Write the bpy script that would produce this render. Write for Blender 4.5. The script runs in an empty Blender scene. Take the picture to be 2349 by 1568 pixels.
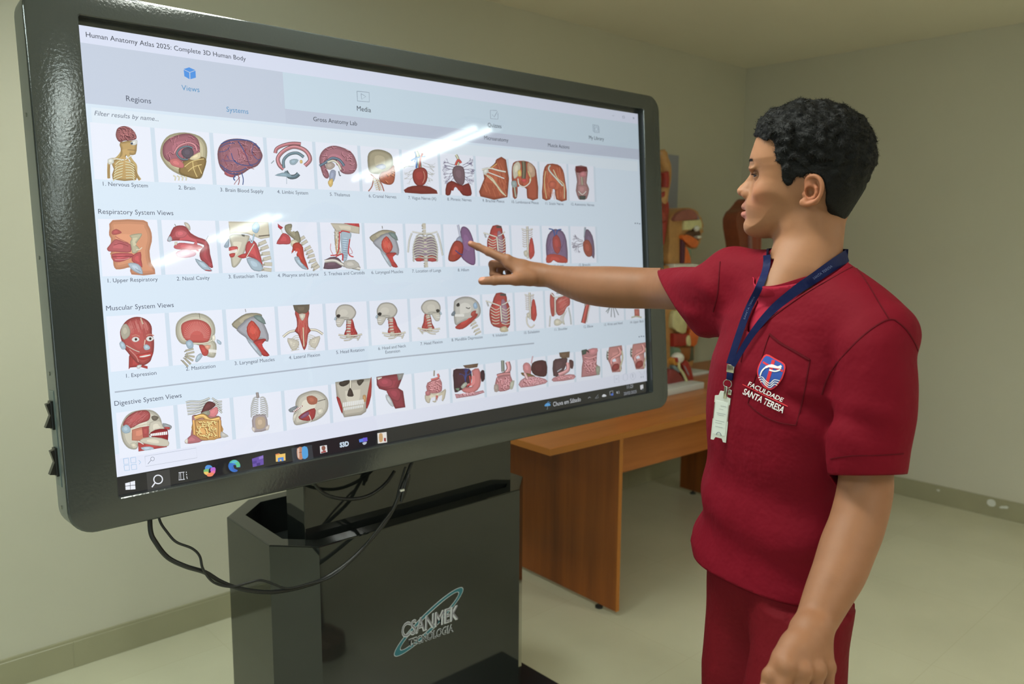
import bpy, bmesh, math, random
import numpy as np
from mathutils import Vector, Matrix
from mathutils.bvhtree import BVHTree

# ---------------------------------------------------------------- camera, light, exposure
sc = bpy.context.scene
COL = sc.collection
FPX = 1833.42                      # focal length in pixels of the 2349 px wide frame
CX, CY = 1174.5, 784.0
CAM = np.array([0.0, 0.0, 1.5])
CR = np.array([0.73818837, -0.674572, 0.00552583])
CU = np.array([0.085877, 0.10209412, 0.99106101])
CF = np.array([0.66910617, 0.73111518, -0.13329491])
cam_data = bpy.data.cameras.new('camera')
cam_data.sensor_width = 36.0
cam_data.lens = FPX / 2349.0 * 36.0
cam_data.clip_start = 0.05
cam_data.dof.use_dof = True
cam_data.dof.focus_distance = 1.5
cam_data.dof.aperture_fstop = 4.5
cam = bpy.data.objects.new('camera', cam_data)
COL.objects.link(cam)
cam.matrix_world = Matrix(((CR[0], CU[0], -CF[0], CAM[0]), (CR[1], CU[1], -CF[1], CAM[1]),
                           (CR[2], CU[2], -CF[2], CAM[2]), (0, 0, 0, 1)))
sc.camera = cam
world = bpy.data.worlds.new('world')
sc.world = world
world.use_nodes = True
world.node_tree.nodes['Background'].inputs[0].default_value = (0.75, 0.85, 1.0, 1)
world.node_tree.nodes['Background'].inputs[1].default_value = 0.6
sc.view_settings.view_transform = 'Standard'
sc.view_settings.look = 'None'
sc.view_settings.gamma = 1.0
sc.view_settings.use_curve_mapping = False
sc.view_settings.exposure = -0.06
sc.cycles.use_denoising = True
sc.cycles.max_bounces = 8
sc.cycles.sample_clamp_indirect = 6.0
LAMP_POWER = 25.0                  # watts of each ceiling tube fixture
LAMP_COLOR = (1.0, 0.98, 0.87)
FILL_POWER = 30.0

# ---------------------------------------------------------------- measuring helpers
def ray(px, py):
    return CF + CR * ((px - CX) / FPX) - CU * ((py - CY) / FPX)
def on_z(px, py, z):
    d = ray(px, py); return CAM + d * ((z - CAM[2]) / d[2])
def on_y(px, py, y):
    d = ray(px, py); return CAM + d * (y / d[1])
def at(px, py, depth):
    return CAM + ray(px, py) * depth
UPC = np.array([CR[2], CU[2], CF[2]])      # world up in (right, up, depth)
def cam2w(P):
    P = np.asarray(P, float)
    return CAM + P[..., 0:1] * CR + P[..., 1:2] * CU + P[..., 2:3] * CF
def w2cam(P):
    Q = np.asarray(P, float) - CAM
    return np.stack([Q @ CR, Q @ CU, Q @ CF], -1)
def pc(px, py, d):                          # point in (right, up, depth) coordinates
    return np.array([(px - CX) / FPX * d, -(py - CY) / FPX * d, d])

# ---------------------------------------------------------------- object helpers
def set_props(o, label=None, cat=None, group=None, kind=None):
    if label: o['label'] = label
    if cat: o['category'] = cat
    if group: o['group'] = group
    if kind: o['kind'] = kind
    return o
def thing(name, loc, label, cat, group=None):
    o = bpy.data.objects.new(name, None)
    o.empty_display_size = 0.1
    o.location = Vector(loc)
    COL.objects.link(o)
    return set_props(o, label, cat, group)
def link(name, me, mats, parent=None, smooth=None):
    if not isinstance(mats, (list, tuple)): mats = [mats]
    for m in mats: me.materials.append(m)
    o = bpy.data.objects.new(name, me)
    COL.objects.link(o)
    if parent is not None:
        o.parent = parent
        p = parent; off = Vector((0, 0, 0))
        while p is not None:
            off += p.location; p = p.parent
        o.location = -off                   # meshes are written in world coordinates
    if smooth: smooth_mesh(me, smooth)
    return o
def smooth_mesh(me, angle=40):
    me.polygons.foreach_set('use_smooth', [True] * len(me.polygons))
    if angle < 180:
        me.update()
        bm = bmesh.new(); bm.from_mesh(me)
        ca = math.radians(angle)
        for e in bm.edges:
            e.smooth = not (len(e.link_faces) == 2 and e.calc_face_angle(0) > ca)
        bm.to_mesh(me); bm.free()
    me.update()
def bm_obj(name, bm, mats, parent=None, smooth=None):
    me = bpy.data.meshes.new(name)
    bmesh.ops.recalc_face_normals(bm, faces=bm.faces[:])
    bm.to_mesh(me); bm.free()
    return link(name, me, mats, parent, smooth)
def np_mesh(name, V, F, mats, parent=None, smooth=None, col=None, attr='Col'):
    """V (n,3), F list or (m,k) array"""
    me = bpy.data.meshes.new(name)
    V = np.asarray(V, np.float32)
    me.vertices.add(len(V)); me.vertices.foreach_set('co', V.ravel())
    if isinstance(F, np.ndarray):
        k = F.shape[1]; m = len(F)
        me.loops.add(m * k); me.polygons.add(m)
        me.loops.foreach_set('vertex_index', F.astype(np.int32).ravel())
        me.polygons.foreach_set('loop_start', np.arange(0, m * k, k, dtype=np.int32))
        me.polygons.foreach_set('loop_total', np.full(m, k, np.int32))
    else:
        tot = np.array([len(f) for f in F], np.int32)
        me.loops.add(int(tot.sum())); me.polygons.add(len(F))
        me.loops.foreach_set('vertex_index', np.concatenate([np.asarray(f, np.int32) for f in F]))
        me.polygons.foreach_set('loop_start', np.concatenate([[0], np.cumsum(tot)[:-1]]).astype(np.int32))
        me.polygons.foreach_set('loop_total', tot)
    me.update(calc_edges=True); me.validate()
    if col is not None:
        a = me.color_attributes.new(attr, 'FLOAT_COLOR', 'POINT')
        C4 = np.ones((len(V), 4), np.float32); C4[:, :3] = col
        a.data.foreach_set('color', C4.ravel())
    return link(name, me, mats, parent, smooth)
def box(bm, x0, x1, y0, y1, z0, z1, bev=0.0, seg=2):
    r = bmesh.ops.create_cube(bm, size=1.0)
    vs = r['verts']
    for v in vs:
        v.co = Vector((x0 + (v.co.x + .5) * (x1 - x0), y0 + (v.co.y + .5) * (y1 - y0), z0 + (v.co.z + .5) * (z1 - z0)))
    if bev:
        es = list({e for v in vs for e in v.link_edges})
        bmesh.ops.bevel(bm, geom=es, offset=bev, segments=seg, profile=0.5, affect='EDGES')
def xform(bm, fn):
    for v in bm.verts: v.co = Vector(fn(np.array(v.co)))
def prism(bm, poly, z0, z1, bev=0.0):
    """closed prism over a plan polygon [(x,y)]"""
    lo = [bm.verts.new((p[0], p[1], z0)) for p in poly]
    hi = [bm.verts.new((p[0], p[1], z1)) for p in poly]
    n = len(poly)
    fs = [bm.faces.new(lo[::-1]), bm.faces.new(hi)]
    for i in range(n): fs.append(bm.faces.new((lo[i], lo[(i + 1) % n], hi[(i + 1) % n], hi[i])))
    if bev:
        es = list({e for f in fs for e in f.edges})
        bmesh.ops.bevel(bm, geom=es, offset=bev, segments=2, profile=0.5, affect='EDGES')
def tube(bm, pts, r, n=10, cap=True):
    """tube through points; r scalar or per point"""
    pts = [Vector(p) for p in pts]; N = len(pts)
    rs = [r] * N if np.isscalar(r) else list(r)
    up = None; rings = []
    for i, p in enumerate(pts):
        t = (pts[min(i + 1, N - 1)] - pts[max(i - 1, 0)]).normalized()
        if up is None:
            up = t.orthogonal().normalized()
        up = (up - t * up.dot(t)).normalized()
        s = t.cross(up)
        rings.append([bm.verts.new(p + (up * math.cos(2 * math.pi * k / n) + s * math.sin(2 * math.pi * k / n)) * rs[i]) for k in range(n)])
    for a, b in zip(rings[:-1], rings[1:]):
        for k in range(n): bm.faces.new((a[k], a[(k + 1) % n], b[(k + 1) % n], b[k]))
    if cap:
        bm.faces.new(rings[0][::-1]); bm.faces.new(rings[-1])
def spline(pts, m=8, closed=False):
    P = [np.array(p, float) for p in pts]; out = []; n = len(P)
    rng = range(n) if closed else range(n - 1)
    for i in rng:
        if closed: a, b, c, d = P[(i - 1) % n], P[i], P[(i + 1) % n], P[(i + 2) % n]
        else: a, b, c, d = P[max(i - 1, 0)], P[i], P[i + 1], P[min(i + 2, n - 1)]
        for k in range(m):
            t = k / m
            out.append(0.5 * ((2 * b) + (c - a) * t + (2 * a - 5 * b + 4 * c - d) * t * t + (3 * b - a - 3 * c + d) * t ** 3))
    if not closed: out.append(P[-1])
    return out

# ---------------------------------------------------------------- materials
def s2l(c):
    """sRGB 0-255 to linear"""
    c = np.asarray(c, float) / 255.0
    return np.where(c <= 0.04045, c / 12.92, ((c + 0.055) / 1.055) ** 2.4)
def rgb(r, g, b):
    v = s2l((r, g, b)); return (float(v[0]), float(v[1]), float(v[2]), 1.0)
def mat(name, color, rough=0.5, metal=0.0, spec=0.5, noise=0.0, nscale=8.0, bump=0.0, bscale=60.0, coat=0.0, attr=None,
        emit=None, sss=0.0, bdist=0.002, coords='Object'):
    m = bpy.data.materials.new(name); m.use_nodes = True
    nt = m.node_tree; b = nt.nodes['Principled BSDF']
    b.inputs['Base Color'].default_value = color
    b.inputs['Roughness'].default_value = rough
    b.inputs['Metallic'].default_value = metal
    b.inputs['Specular IOR Level'].default_value = spec
    b.inputs['Coat Weight'].default_value = coat
    b.inputs['Coat Roughness'].default_value = 0.08
    tc = nt.nodes.new('ShaderNodeTexCoord')
    src = None
    if attr:
        a = nt.nodes.new('ShaderNodeAttribute'); a.attribute_name = attr; src = a.outputs['Color']
    if noise:
        n = nt.nodes.new('ShaderNodeTexNoise'); n.inputs['Scale'].default_value = nscale; n.inputs['Detail'].default_value = 5
        nt.links.new(tc.outputs[coords], n.inputs['Vector'])
        mr = nt.nodes.new('ShaderNodeMapRange'); mr.inputs[1].default_value = 0.3; mr.inputs[2].default_value = 0.7
        mr.inputs[3].default_value = 1 - noise; mr.inputs[4].default_value = 1 + noise
        nt.links.new(n.outputs['Fac'], mr.inputs[0])
        mx = nt.nodes.new('ShaderNodeVectorMath'); mx.operation = 'SCALE'
        if src is not None: nt.links.new(src, mx.inputs[0])
        else: mx.inputs[0].default_value = color[:3]
        nt.links.new(mr.outputs[0], mx.inputs['Scale'])
        src = mx.outputs[0]
    if src is not None: nt.links.new(src, b.inputs['Base Color'])
    if bump:
        n2 = nt.nodes.new('ShaderNodeTexNoise'); n2.inputs['Scale'].default_value = bscale; n2.inputs['Detail'].default_value = 4
        nt.links.new(tc.outputs[coords], n2.inputs['Vector'])
        bp = nt.nodes.new('ShaderNodeBump'); bp.inputs['Strength'].default_value = bump; bp.inputs['Distance'].default_value = bdist
        nt.links.new(n2.outputs['Fac'], bp.inputs['Height']); nt.links.new(bp.outputs[0], b.inputs['Normal'])
    if emit:
        b.inputs['Emission Color'].default_value = emit[0]; b.inputs['Emission Strength'].default_value = emit[1]
    if sss:
        b.inputs['Subsurface Weight'].default_value = sss
        b.inputs['Subsurface Radius'].default_value = (0.012, 0.005, 0.003)
        b.inputs['Subsurface Scale'].default_value = 0.6
    return m
# ---------------------------------------------------------------- the room
YB, XR, ZC = 2.95, 4.75, 2.575          # back wall, right wall, ceiling
XL, YF = -2.6, -8.6
def wall_mat(name, col):
    return mat(name, col, rough=0.55, spec=0.35, noise=0.03, nscale=1.2, bump=0.12, bscale=35, bdist=0.003)
M_wall = wall_mat('cream_wall_paint', rgb(200, 196, 178))
M_ceil = mat('ceiling_paint', rgb(226, 221, 203), rough=0.8, spec=0.2, noise=0.04, nscale=0.8)
def floor_mat():
    m = bpy.data.materials.new('porcelain_floor_tile'); m.use_nodes = True
    nt = m.node_tree; b = nt.nodes['Principled BSDF']
    tc = nt.nodes.new('ShaderNodeTexCoord')
    mp = nt.nodes.new('ShaderNodeMapping'); mp.inputs['Location'].default_value = (0.11, 0.25, 0)
    nt.links.new(tc.outputs['Object'], mp.inputs['Vector'])
    br = nt.nodes.new('ShaderNodeTexBrick'); br.offset = 0.0; br.squash = 1.0
    br.inputs['Scale'].default_value = 1.0
    br.inputs['Brick Width'].default_value = 0.6; br.inputs['Row Height'].default_value = 0.6
    br.inputs['Mortar Size'].default_value = 0.0016; br.inputs['Mortar Smooth'].default_value = 0.2
    br.inputs['Color1'].default_value = rgb(197, 195, 170); br.inputs['Color2'].default_value = rgb(195, 192, 167)
    br.inputs['Mortar'].default_value = rgb(190, 186, 160)
    nt.links.new(mp.outputs[0], br.inputs['Vector'])
    n = nt.nodes.new('ShaderNodeTexNoise'); n.inputs['Scale'].default_value = 3.0; n.inputs['Detail'].default_value = 6
    nt.links.new(tc.outputs['Object'], n.inputs['Vector'])
    mr = nt.nodes.new('ShaderNodeMapRange'); mr.inputs[1].default_value = .3; mr.inputs[2].default_value = .7
    mr.inputs[3].default_value = .95; mr.inputs[4].default_value = 1.04
    nt.links.new(n.outputs['Fac'], mr.inputs[0])
    v = nt.nodes.new('ShaderNodeVectorMath'); v.operation = 'SCALE'
    nt.links.new(br.outputs['Color'], v.inputs[0]); nt.links.new(mr.outputs[0], v.inputs['Scale'])
    nt.links.new(v.outputs[0], b.inputs['Base Color'])
    b.inputs['Roughness'].default_value = 0.22; b.inputs['Specular IOR Level'].default_value = 0.45
    return m
M_floor = floor_mat()
def slab(name, x0, x1, y0, y1, z0, z1, m, kind='structure'):
    bm = bmesh.new(); box(bm, x0, x1, y0, y1, z0, z1)
    o = bm_obj(name, bm, m); o['kind'] = kind
    return o
slab('floor', XL - .1, XR + .1, YF - .1, YB + .1, -0.1, 0, M_floor)
slab('ceiling', XL - .1, XR + .1, YF - .1, YB + .1, ZC, ZC + .1, M_ceil)
slab('wall_back', XL - .1, XR + .1, YB, YB + .1, 0, ZC, M_wall)
slab('wall_right', XR, XR + .1, YF, YB, 0, ZC, M_wall)
M_wall2 = wall_mat('brown_unseen_wall', rgb(112, 98, 80))  # unseen walls: brown as mirrored in the frame, darkened to cut bounce light
slab('wall_front', XL - .1, XR + .1, YF - .1, YF, 0, ZC, M_wall2)
# left wall with an opening for an added window, out of view
WY0, WY1, WZ0, WZ1 = -2.4, 0.2, 0.95, 2.1
bm = bmesh.new()
box(bm, XL - .1, XL, YF, WY0, 0, ZC); box(bm, XL - .1, XL, WY1, YB, 0, ZC)
box(bm, XL - .1, XL, WY0, WY1, 0, WZ0); box(bm, XL - .1, XL, WY0, WY1, WZ1, ZC)
o = bm_obj('wall_left', bm, M_wall2); o['kind'] = 'structure'
M_alu = mat('window_aluminium', rgb(200, 200, 198), rough=0.35, metal=0.6)
bm = bmesh.new()
for a, b_ in ((WY0, WY0 + .05), (WY1 - .05, WY1), ((WY0 + WY1) / 2 - .03, (WY0 + WY1) / 2 + .03)):
    box(bm, XL - .08, XL - .02, a, b_, WZ0, WZ1)
for a, b_ in ((WZ0, WZ0 + .05), (WZ1 - .05, WZ1)):
    box(bm, XL - .08, XL - .02, WY0, WY1, a, b_)
win = bm_obj('added_window', bm, M_alu); win['kind'] = 'structure'
M_glass = bpy.data.materials.new('window_glass'); M_glass.use_nodes = True
_b = M_glass.node_tree.nodes['Principled BSDF']
_b.inputs['Transmission Weight'].default_value = 1.0; _b.inputs['Roughness'].default_value = 0.0; _b.inputs['IOR'].default_value = 1.45
bm = bmesh.new(); box(bm, XL - .053, XL - .047, WY0 + .03, WY1 - .03, WZ0 + .03, WZ1 - .03)
bm_obj('glass_pane', bm, M_glass, win)
# added cool fill light, set just inside the made-up window
ld = bpy.data.lights.new('added_cool_fill', 'AREA'); ld.shape = 'RECTANGLE'; ld.size = WY1 - WY0; ld.size_y = WZ1 - WZ0
ld.energy = FILL_POWER; ld.color = (0.80, 1.0, 1.0)
lo = bpy.data.objects.new('added_cool_fill', ld); COL.objects.link(lo)
lo.location = (XL + 0.02, (WY0 + WY1) / 2, (WZ0 + WZ1) / 2); lo.rotation_euler = (0, -math.pi / 2, 0)
# tile skirting with a pale cement lip on top
M_base = mat('skirting_tile', rgb(160, 156, 128), rough=0.3, spec=0.4, noise=0.05, nscale=4)
M_lip = mat('skirting_lip', rgb(214, 212, 190), rough=0.6)
def skirting(name, segs, axis, sign, c):
    bm = bmesh.new(); a0, a1 = segs
    L = 0.6; p = a0 + 0.24
    cuts = [a0]
    while p < a1: cuts.append(p); p += L
    cuts.append(a1)
    for s, e in zip(cuts[:-1], cuts[1:]):
        if axis == 'x': box(bm, s + .001, e - .001, c - .011, c, 0, .095, .001, 1)
        else: box(bm, c - .011, c, s + .001, e - .001, 0, .095, .001, 1)
    nf = len(bm.faces)
    if axis == 'x': box(bm, a0, a1, c - .0095, c, 0, .1046)
    else: box(bm, c - .0095, c, a0, a1, 0, .1046)
    for f in bm.faces: f.material_index = 0
    bm.faces.ensure_lookup_table()
    for f in bm.faces[nf:]: f.material_index = 1
    o = bm_obj(name, bm, [M_base, M_lip]); o['kind'] = 'structure'
skirting('baseboard_back', (XL, XR), 'x', 1, YB)
skirting('baseboard_right', (YF, YB), 'y', 1, XR)

# marks on the right skirting: a white blob of filler and two smears
M_filler = mat('white_filler', rgb(214, 216, 208), rough=0.8)
def on_x(px, py, x):
    d = ray(px, py); return CAM + d * (x / d[0])
def blob_disc(bm, c, ry, rz, x, n=18, wob=0.12, seed=1):
    rnd = random.Random(seed)
    vs = []
    for k in range(n):
        a = 2 * math.pi * k / n; q = 1 + rnd.uniform(-wob, wob)
        vs.append(bm.verts.new((x, c[1] + ry * q * math.cos(a), c[2] + rz * q * math.sin(a))))
    f = bm.faces.new(vs)
    r = bmesh.ops.extrude_face_region(bm, geom=[f])
    for v in r['geom']:
        if isinstance(v, bmesh.types.BMVert): v.co.x += .002
    return f
for px, py, ry, rz, wob, seed, lab in ((2274, 1153, .022, .020, .05, 1, 'round white filler patch on the skirting of the right wall'),
                                  (2303, 1163, .020, .009, .4, 4, 'smeared white filler mark just right of the round patch on the skirting'),
                                  (2152, 1124, .010, .006, .4, 9, 'faint small filler mark on the right skirting, nearest the young man')):
    bm = bmesh.new(); blob_disc(bm, on_x(px, py, XR - .012), ry, rz, XR - .0125, wob=wob, seed=seed)
    set_props(bm_obj('wall_filler_patch', bm, M_filler), lab, 'patch', None)

# ---------------------------------------------------------------- ceiling lamps (seen mirrored in the screen)
M_lampbody = mat('white_lamp_body', rgb(225, 228, 228), rough=0.4)
M_tube = mat('lit_tube', (1, 1, 1, 1), emit=((0.86, 1.0, 0.96, 1), 15.0))
def ceiling_lamp(x, y0, y1, label, power=1.0, color=LAMP_COLOR, grp=None):
    t = thing('ceiling_lamp', (x, (y0 + y1) / 2, ZC), label, 'lamp', grp)
    bm = bmesh.new()
    box(bm, x - .16, x + .16, y0, y1, ZC - .03, ZC, .004)
    for s in (-1, 1):
        box(bm, x + s * .15 - .004, x + s * .15 + .004, y0 + .02, y1 - .02, ZC - .05, ZC - .03)
    bm_obj('lamp_housing', bm, M_lampbody, t, 30)
    for s in (-1, 1):
        bm = bmesh.new()
        tube(bm, [(x + s * .06, y0 + .03, ZC - .052), (x + s * .06, y1 - .03, ZC - .052)], .014, 12)
        o = bm_obj('light_tube', bm, M_tube, t, 40)
    ld = bpy.data.lights.new('tube_light', 'AREA'); ld.shape = 'RECTANGLE'
    ld.size = 0.24; ld.size_y = y1 - y0; ld.energy = LAMP_POWER * (y1 - y0) * power; ld.color = color; ld.spread = math.radians(150)
    lo = bpy.data.objects.new('tube_light', ld); COL.objects.link(lo); lo.parent = t
    lo.location = (0, 0, -.075); lo.visible_glossy = False if False else True
    return t
ceiling_lamp(3.27, -2.3, -0.68, 'white twin tube ceiling lamp, right row, nearest the display', .75)
ceiling_lamp(3.27, -5.5, -3.85, 'white twin tube ceiling lamp, right row, middle one', 1.0)
ceiling_lamp(3.27, -7.6, -5.95, 'white twin tube ceiling lamp, right row, farthest from the display', .7)
ceiling_lamp(0.78, -2.3, -0.68, 'white twin tube ceiling lamp, middle row, nearest the display', .45)
ceiling_lamp(0.78, -4.4, -2.9, 'white twin tube ceiling lamp, middle row, second from the display', .5)
ceiling_lamp(-1.25, 0.2, 1.8, 'white twin tube ceiling lamp, left row, close to the back wall', .88, (0.80, 1.0, 0.95))
ceiling_lamp(0.84, 0.7, 2.3, 'white twin tube ceiling lamp, middle row, above the touch display', .64, (0.96, 1.0, 0.90))

# ---------------------------------------------------------------- desk behind the display
def wood_mat(name, c1, c2, axis):
    m = bpy.data.materials.new(name); m.use_nodes = True
    nt = m.node_tree; b = nt.nodes['Principled BSDF']
    tc = nt.nodes.new('ShaderNodeTexCoord'); mp = nt.nodes.new('ShaderNodeMapping')
    s = [22, 22, 22]; s[axis] = 1.3
    mp.inputs['Scale'].default_value = s
    nt.links.new(tc.outputs['Object'], mp.inputs['Vector'])
    n = nt.nodes.new('ShaderNodeTexNoise'); n.inputs['Scale'].default_value = .55; n.inputs['Detail'].default_value = 7; n.inputs['Roughness'].default_value = .6
    nt.links.new(mp.outputs[0], n.inputs['Vector'])
    cr = nt.nodes.new('ShaderNodeValToRGB'); cr.color_ramp.elements[0].position = .32; cr.color_ramp.elements[0].color = c1
    cr.color_ramp.elements[1].position = .68; cr.color_ramp.elements[1].color = c2
    nt.links.new(n.outputs['Fac'], cr.inputs[0]); nt.links.new(cr.outputs[0], b.inputs['Base Color'])
    b.inputs['Roughness'].default_value = .32; b.inputs['Specular IOR Level'].default_value = .4
    return m
M_woodx = wood_mat('cherry_board_long', rgb(168, 98, 48), rgb(206, 130, 68), 0)
M_woodz = wood_mat('cherry_board_upright', rgb(112, 58, 22), rgb(158, 88, 34), 2)
M_edge = mat('edge_band', rgb(172, 104, 32), rough=.4)
DESK_O = np.array([1.955, 1.932]); DA = math.radians(-2.2)
def dk(x, y):
    return (DESK_O[0] + x * math.cos(DA) - y * math.sin(DA), DESK_O[1] + x * math.sin(DA) + y * math.cos(DA))
def dxf(p):
    q = dk(p[0], p[1]); return (q[0], q[1], p[2])
def dbox(bm, *a, bev=.0015):
    b2 = bmesh.new(); box(b2, *a, bev, 1); xform(b2, dxf)
    me = bpy.data.meshes.new('t'); b2.to_mesh(me); b2.free(); bm.from_mesh(me); bpy.data.meshes.remove(me)
desk = thing('desk', (*dk(1.0, .3), 0), 'long cherry wood desk with a set-in side panel, holding the anatomical models', 'desk')
DW, DD = 2.25, 0.88
bm = bmesh.new(); dbox(bm, 0, DW, 0.002, DD, .725, .75)
o = bm_obj('tabletop', bm, M_woodx, desk)
bm = bmesh.new(); dbox(bm, 0, DW, 0, .002, .7255, .7495, bev=0); dbox(bm, -.002, 0, 0, DD, .7255, .7495, bev=0)
set_props(bm_obj('edge_banding', bm, M_edge, desk), 'orange brown edge band')
for x0 in (.375, DW - .40):
    bm = bmesh.new(); dbox(bm, x0, x0 + .018, .012, DD - .03, .02, .725)
    sp = bm_obj('side_panel', bm, M_woodz, desk)
    bm = bmesh.new(); dbox(bm, x0 - .0005, x0 + .0185, .010, .012, .02, .725, bev=0)
    set_props(bm_obj('panel_edge', bm, M_edge, sp), 'orange brown edge band')
    for yy in (.11, DD - .12):
        bm = bmesh.new(); c = dk(x0 + .009, yy)
        tube(bm, [(c[0], c[1], 0), (c[0], c[1], .008), (c[0], c[1], .0081), (c[0], c[1], .021)], [.016, .016, .006, .006], 14)
        bm_obj('levelling_foot', bm, mat('dark_plastic', rgb(40, 40, 40), rough=.4), sp)
bm = bmesh.new(); dbox(bm, .393, DW - .40, .42, .438, .40, .725)
bm_obj('modesty_panel', bm, M_woodx, desk)
# ---------------------------------------------------------------- the big touch display on its pedestal
DC = np.array([1.20556, 1.58087, 1.43637])
DR = np.array([0.99985186, -0.01721197, 0.0])
DU = np.array([0.00135263, 0.07857505, 0.99690728])
DN = np.array([-0.01715874, -0.9967596, 0.07858669])      # towards the viewer
def dp(u, v, w=0.0): return DC + DR * u + DU * v + DN * w
def duv(px, py, w=0.0):
    """display coordinates of what is seen at a place of the picture"""
    o = DC + DN * w; d = ray(px, py); P = CAM + d * (DN @ (o - CAM)) / (DN @ d); v = P - o
    return float(v @ DR), float(v @ DU)
M_bezel = mat('powder_coated_steel', rgb(52, 56, 56), rough=0.09, spec=0.8, bump=0.28, bscale=200, bdist=0.0007)
M_side = mat('display_side_steel', rgb(96, 100, 98), rough=0.3, spec=0.5)
M_black = mat('black_gasket', rgb(18, 20, 20), rough=0.25)
M_dark = mat('pedestal_steel', rgb(32, 35, 34), rough=0.05, spec=0.55)
M_blackplastic = mat('black_switch_plastic', rgb(22, 22, 22), rough=0.35)
disp = thing('interactive_display', (1.2, 1.75, 0), 'large grey framed touch display on a dark steel pedestal, showing anatomy pictures', 'display')
def rrect(x0, x1, y0, y1, r, n=8):
    out = []
    for cx, cy, a0 in ((x1 - r, y1 - r, 0), (x0 + r, y1 - r, 90), (x0 + r, y0 + r, 180), (x1 - r, y0 + r, 270)):
        for k in range(n + 1):
            a = math.radians(a0 + 90 * k / n); out.append((cx + r * math.cos(a), cy + r * math.sin(a)))
    return out
def loft(bm, rings, fn, close_last=True, close_first=True, mi=None):
    vr = [[bm.verts.new(Vector(fn(*p))) for p in rg] for rg in rings]
    n = len(vr[0])
    for j, (a, b) in enumerate(zip(vr[:-1], vr[1:])):
        for k in range(n):
            f = bm.faces.new((a[k], a[(k + 1) % n], b[(k + 1) % n], b[k]))
            if mi: f.material_index = mi[j]
    if close_first: bm.faces.new(vr[0][::-1])
    if close_last: bm.faces.new(vr[-1])
OX0, OX1, OY0, OY1 = -0.862, 0.864, -0.482, 0.491
IX0, IX1, IY0, IY1 = -0.776, 0.7865, -0.4275, 0.446
bm = bmesh.new()
def rg(x0, x1, y0, y1, r, w): return [(p[0], p[1], w) for p in rrect(x0, x1, y0, y1, r)]
rings = [rg(OX0 + .012, OX1 - .012, OY0 + .012, OY1 - .012, .036, -.062), rg(OX0, OX1, OY0, OY1, .046, -.056), rg(OX0, OX1, OY0, OY1, .046, .010)]
for k in range(1, 6):
    a = math.radians(18 * k); e = .005
    rings.append(rg(OX0 + e * (1 - math.cos(a)), OX1 - e * (1 - math.cos(a)), OY0 + e * (1 - math.cos(a)), OY1 - e * (1 - math.cos(a)), .046 - e * (1 - math.cos(a)), .010 + e * math.sin(a)))
rings.append(rg(IX0 - .002, IX1 + .002, IY0 - .002, IY1 + .002, .006, .015))
rings.append(rg(IX0, IX1, IY0, IY1, .005, .0135))
rings.append(rg(IX0, IX1, IY0, IY1, .005, -.0045))
mi = [1, 1] + [0] * 6 + [0, 0, 2]
loft(bm, rings, dp, mi=mi)
bm_obj('display_frame', bm, [M_bezel, M_side, M_black], disp, 30)
# switches on the left flank
def dside(y, z, d):      # flank coordinates: y = v, z = w, d = outwards
    return dp(OX0 - d, y, z)
v_a = duv(124, 955, 0)[1]; v_b = duv(136, 1063, 0)[1]
bm = bmesh.new(); box(bm, v_b - .045, v_a + .045, -.040, -.008, -.002, .0015, .001)
xform(bm, lambda p: dside(p[0], p[1], p[2]))
plate = bm_obj('switch_plate', bm, mat('switch_plate_steel', rgb(86, 98, 98), rough=.35), disp)
for vv in (v_a, v_b):
    bm = bmesh.new(); box(bm, vv - .026, vv + .026, -.037, -.015, .0, .006, .0012)
    prof = [(-.023, .005), (-.021, .016), (0, .007), (.021, .012), (.023, .005)]
    lo_ = [bm.verts.new((vv + a, -.034, b)) for a, b in prof]; hi_ = [bm.verts.new((vv + a, -.018, b)) for a, b in prof]
    for k in range(5): bm.faces.new((lo_[k], lo_[(k + 1) % 5], hi_[(k + 1) % 5], hi_[k]))
    bm.faces.new(lo_[::-1]); bm.faces.new(hi_)
    xform(bm, lambda p: dside(p[0], p[1], p[2]))
    bm_obj('rocker_switch', bm, M_blackplastic, disp)
# small screws on the flank
M_screw = mat('screw_steel', rgb(150, 152, 146), rough=.3, metal=.8)
for vv in (v_a + .075, v_b - .085, .02, .27):
    bm = bmesh.new(); c = Vector(dside(vv, -.026, 0)); n_ = Vector(-DR)
    tube(bm, [c, c + n_ * .002, c + n_ * .0025], [.0035, .0035, .002], 12)
    bm_obj('screw', bm, M_screw, disp, 40)

# pedestal
ZP = 0.768
OCT = [(.884, 1.636), (1.531, 1.636), (1.624, 1.722), (1.624, 1.975), (1.53, 2.07), (.905, 2.07), (.805, 1.975), (.800, 1.722)]
cxp, cyp = 1.212, 1.853
def inset(poly, d):
    n = len(poly); out = []
    for i in range(n):
        p0, p1, p2 = np.array(poly[i - 1]), np.array(poly[i]), np.array(poly[(i + 1) % n])
        e1 = (p1 - p0) / np.linalg.norm(p1 - p0); e2 = (p2 - p1) / np.linalg.norm(p2 - p1)
        n1 = np.array([-e1[1], e1[0]]); n2 = np.array([-e2[1], e2[0]])
        b = n1 + n2; b /= (b @ n1); out.append(tuple(p1 + b * d))
    return out
HOLE = inset(OCT, .042)
bm = bmesh.new()
e = .003
rings = [[(x, y, .05) for x, y in OCT], [(x, y, ZP - e) for x, y in OCT], [(x, y, ZP - e * .3) for x, y in inset(OCT, e * .3)], [(x, y, ZP) for x, y in inset(OCT, e)],
         [(x, y, ZP) for x, y in HOLE], [(x, y, ZP - .10) for x, y in HOLE]]
loft(bm, rings, lambda x, y, z: (x, y, z))
ped = bm_obj('pedestal', bm, M_dark, disp)
NECK = [(.882, 1.70), (1.553, 1.70), (1.575, 1.735), (1.575, 1.80), (.886, 1.80)]
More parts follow.
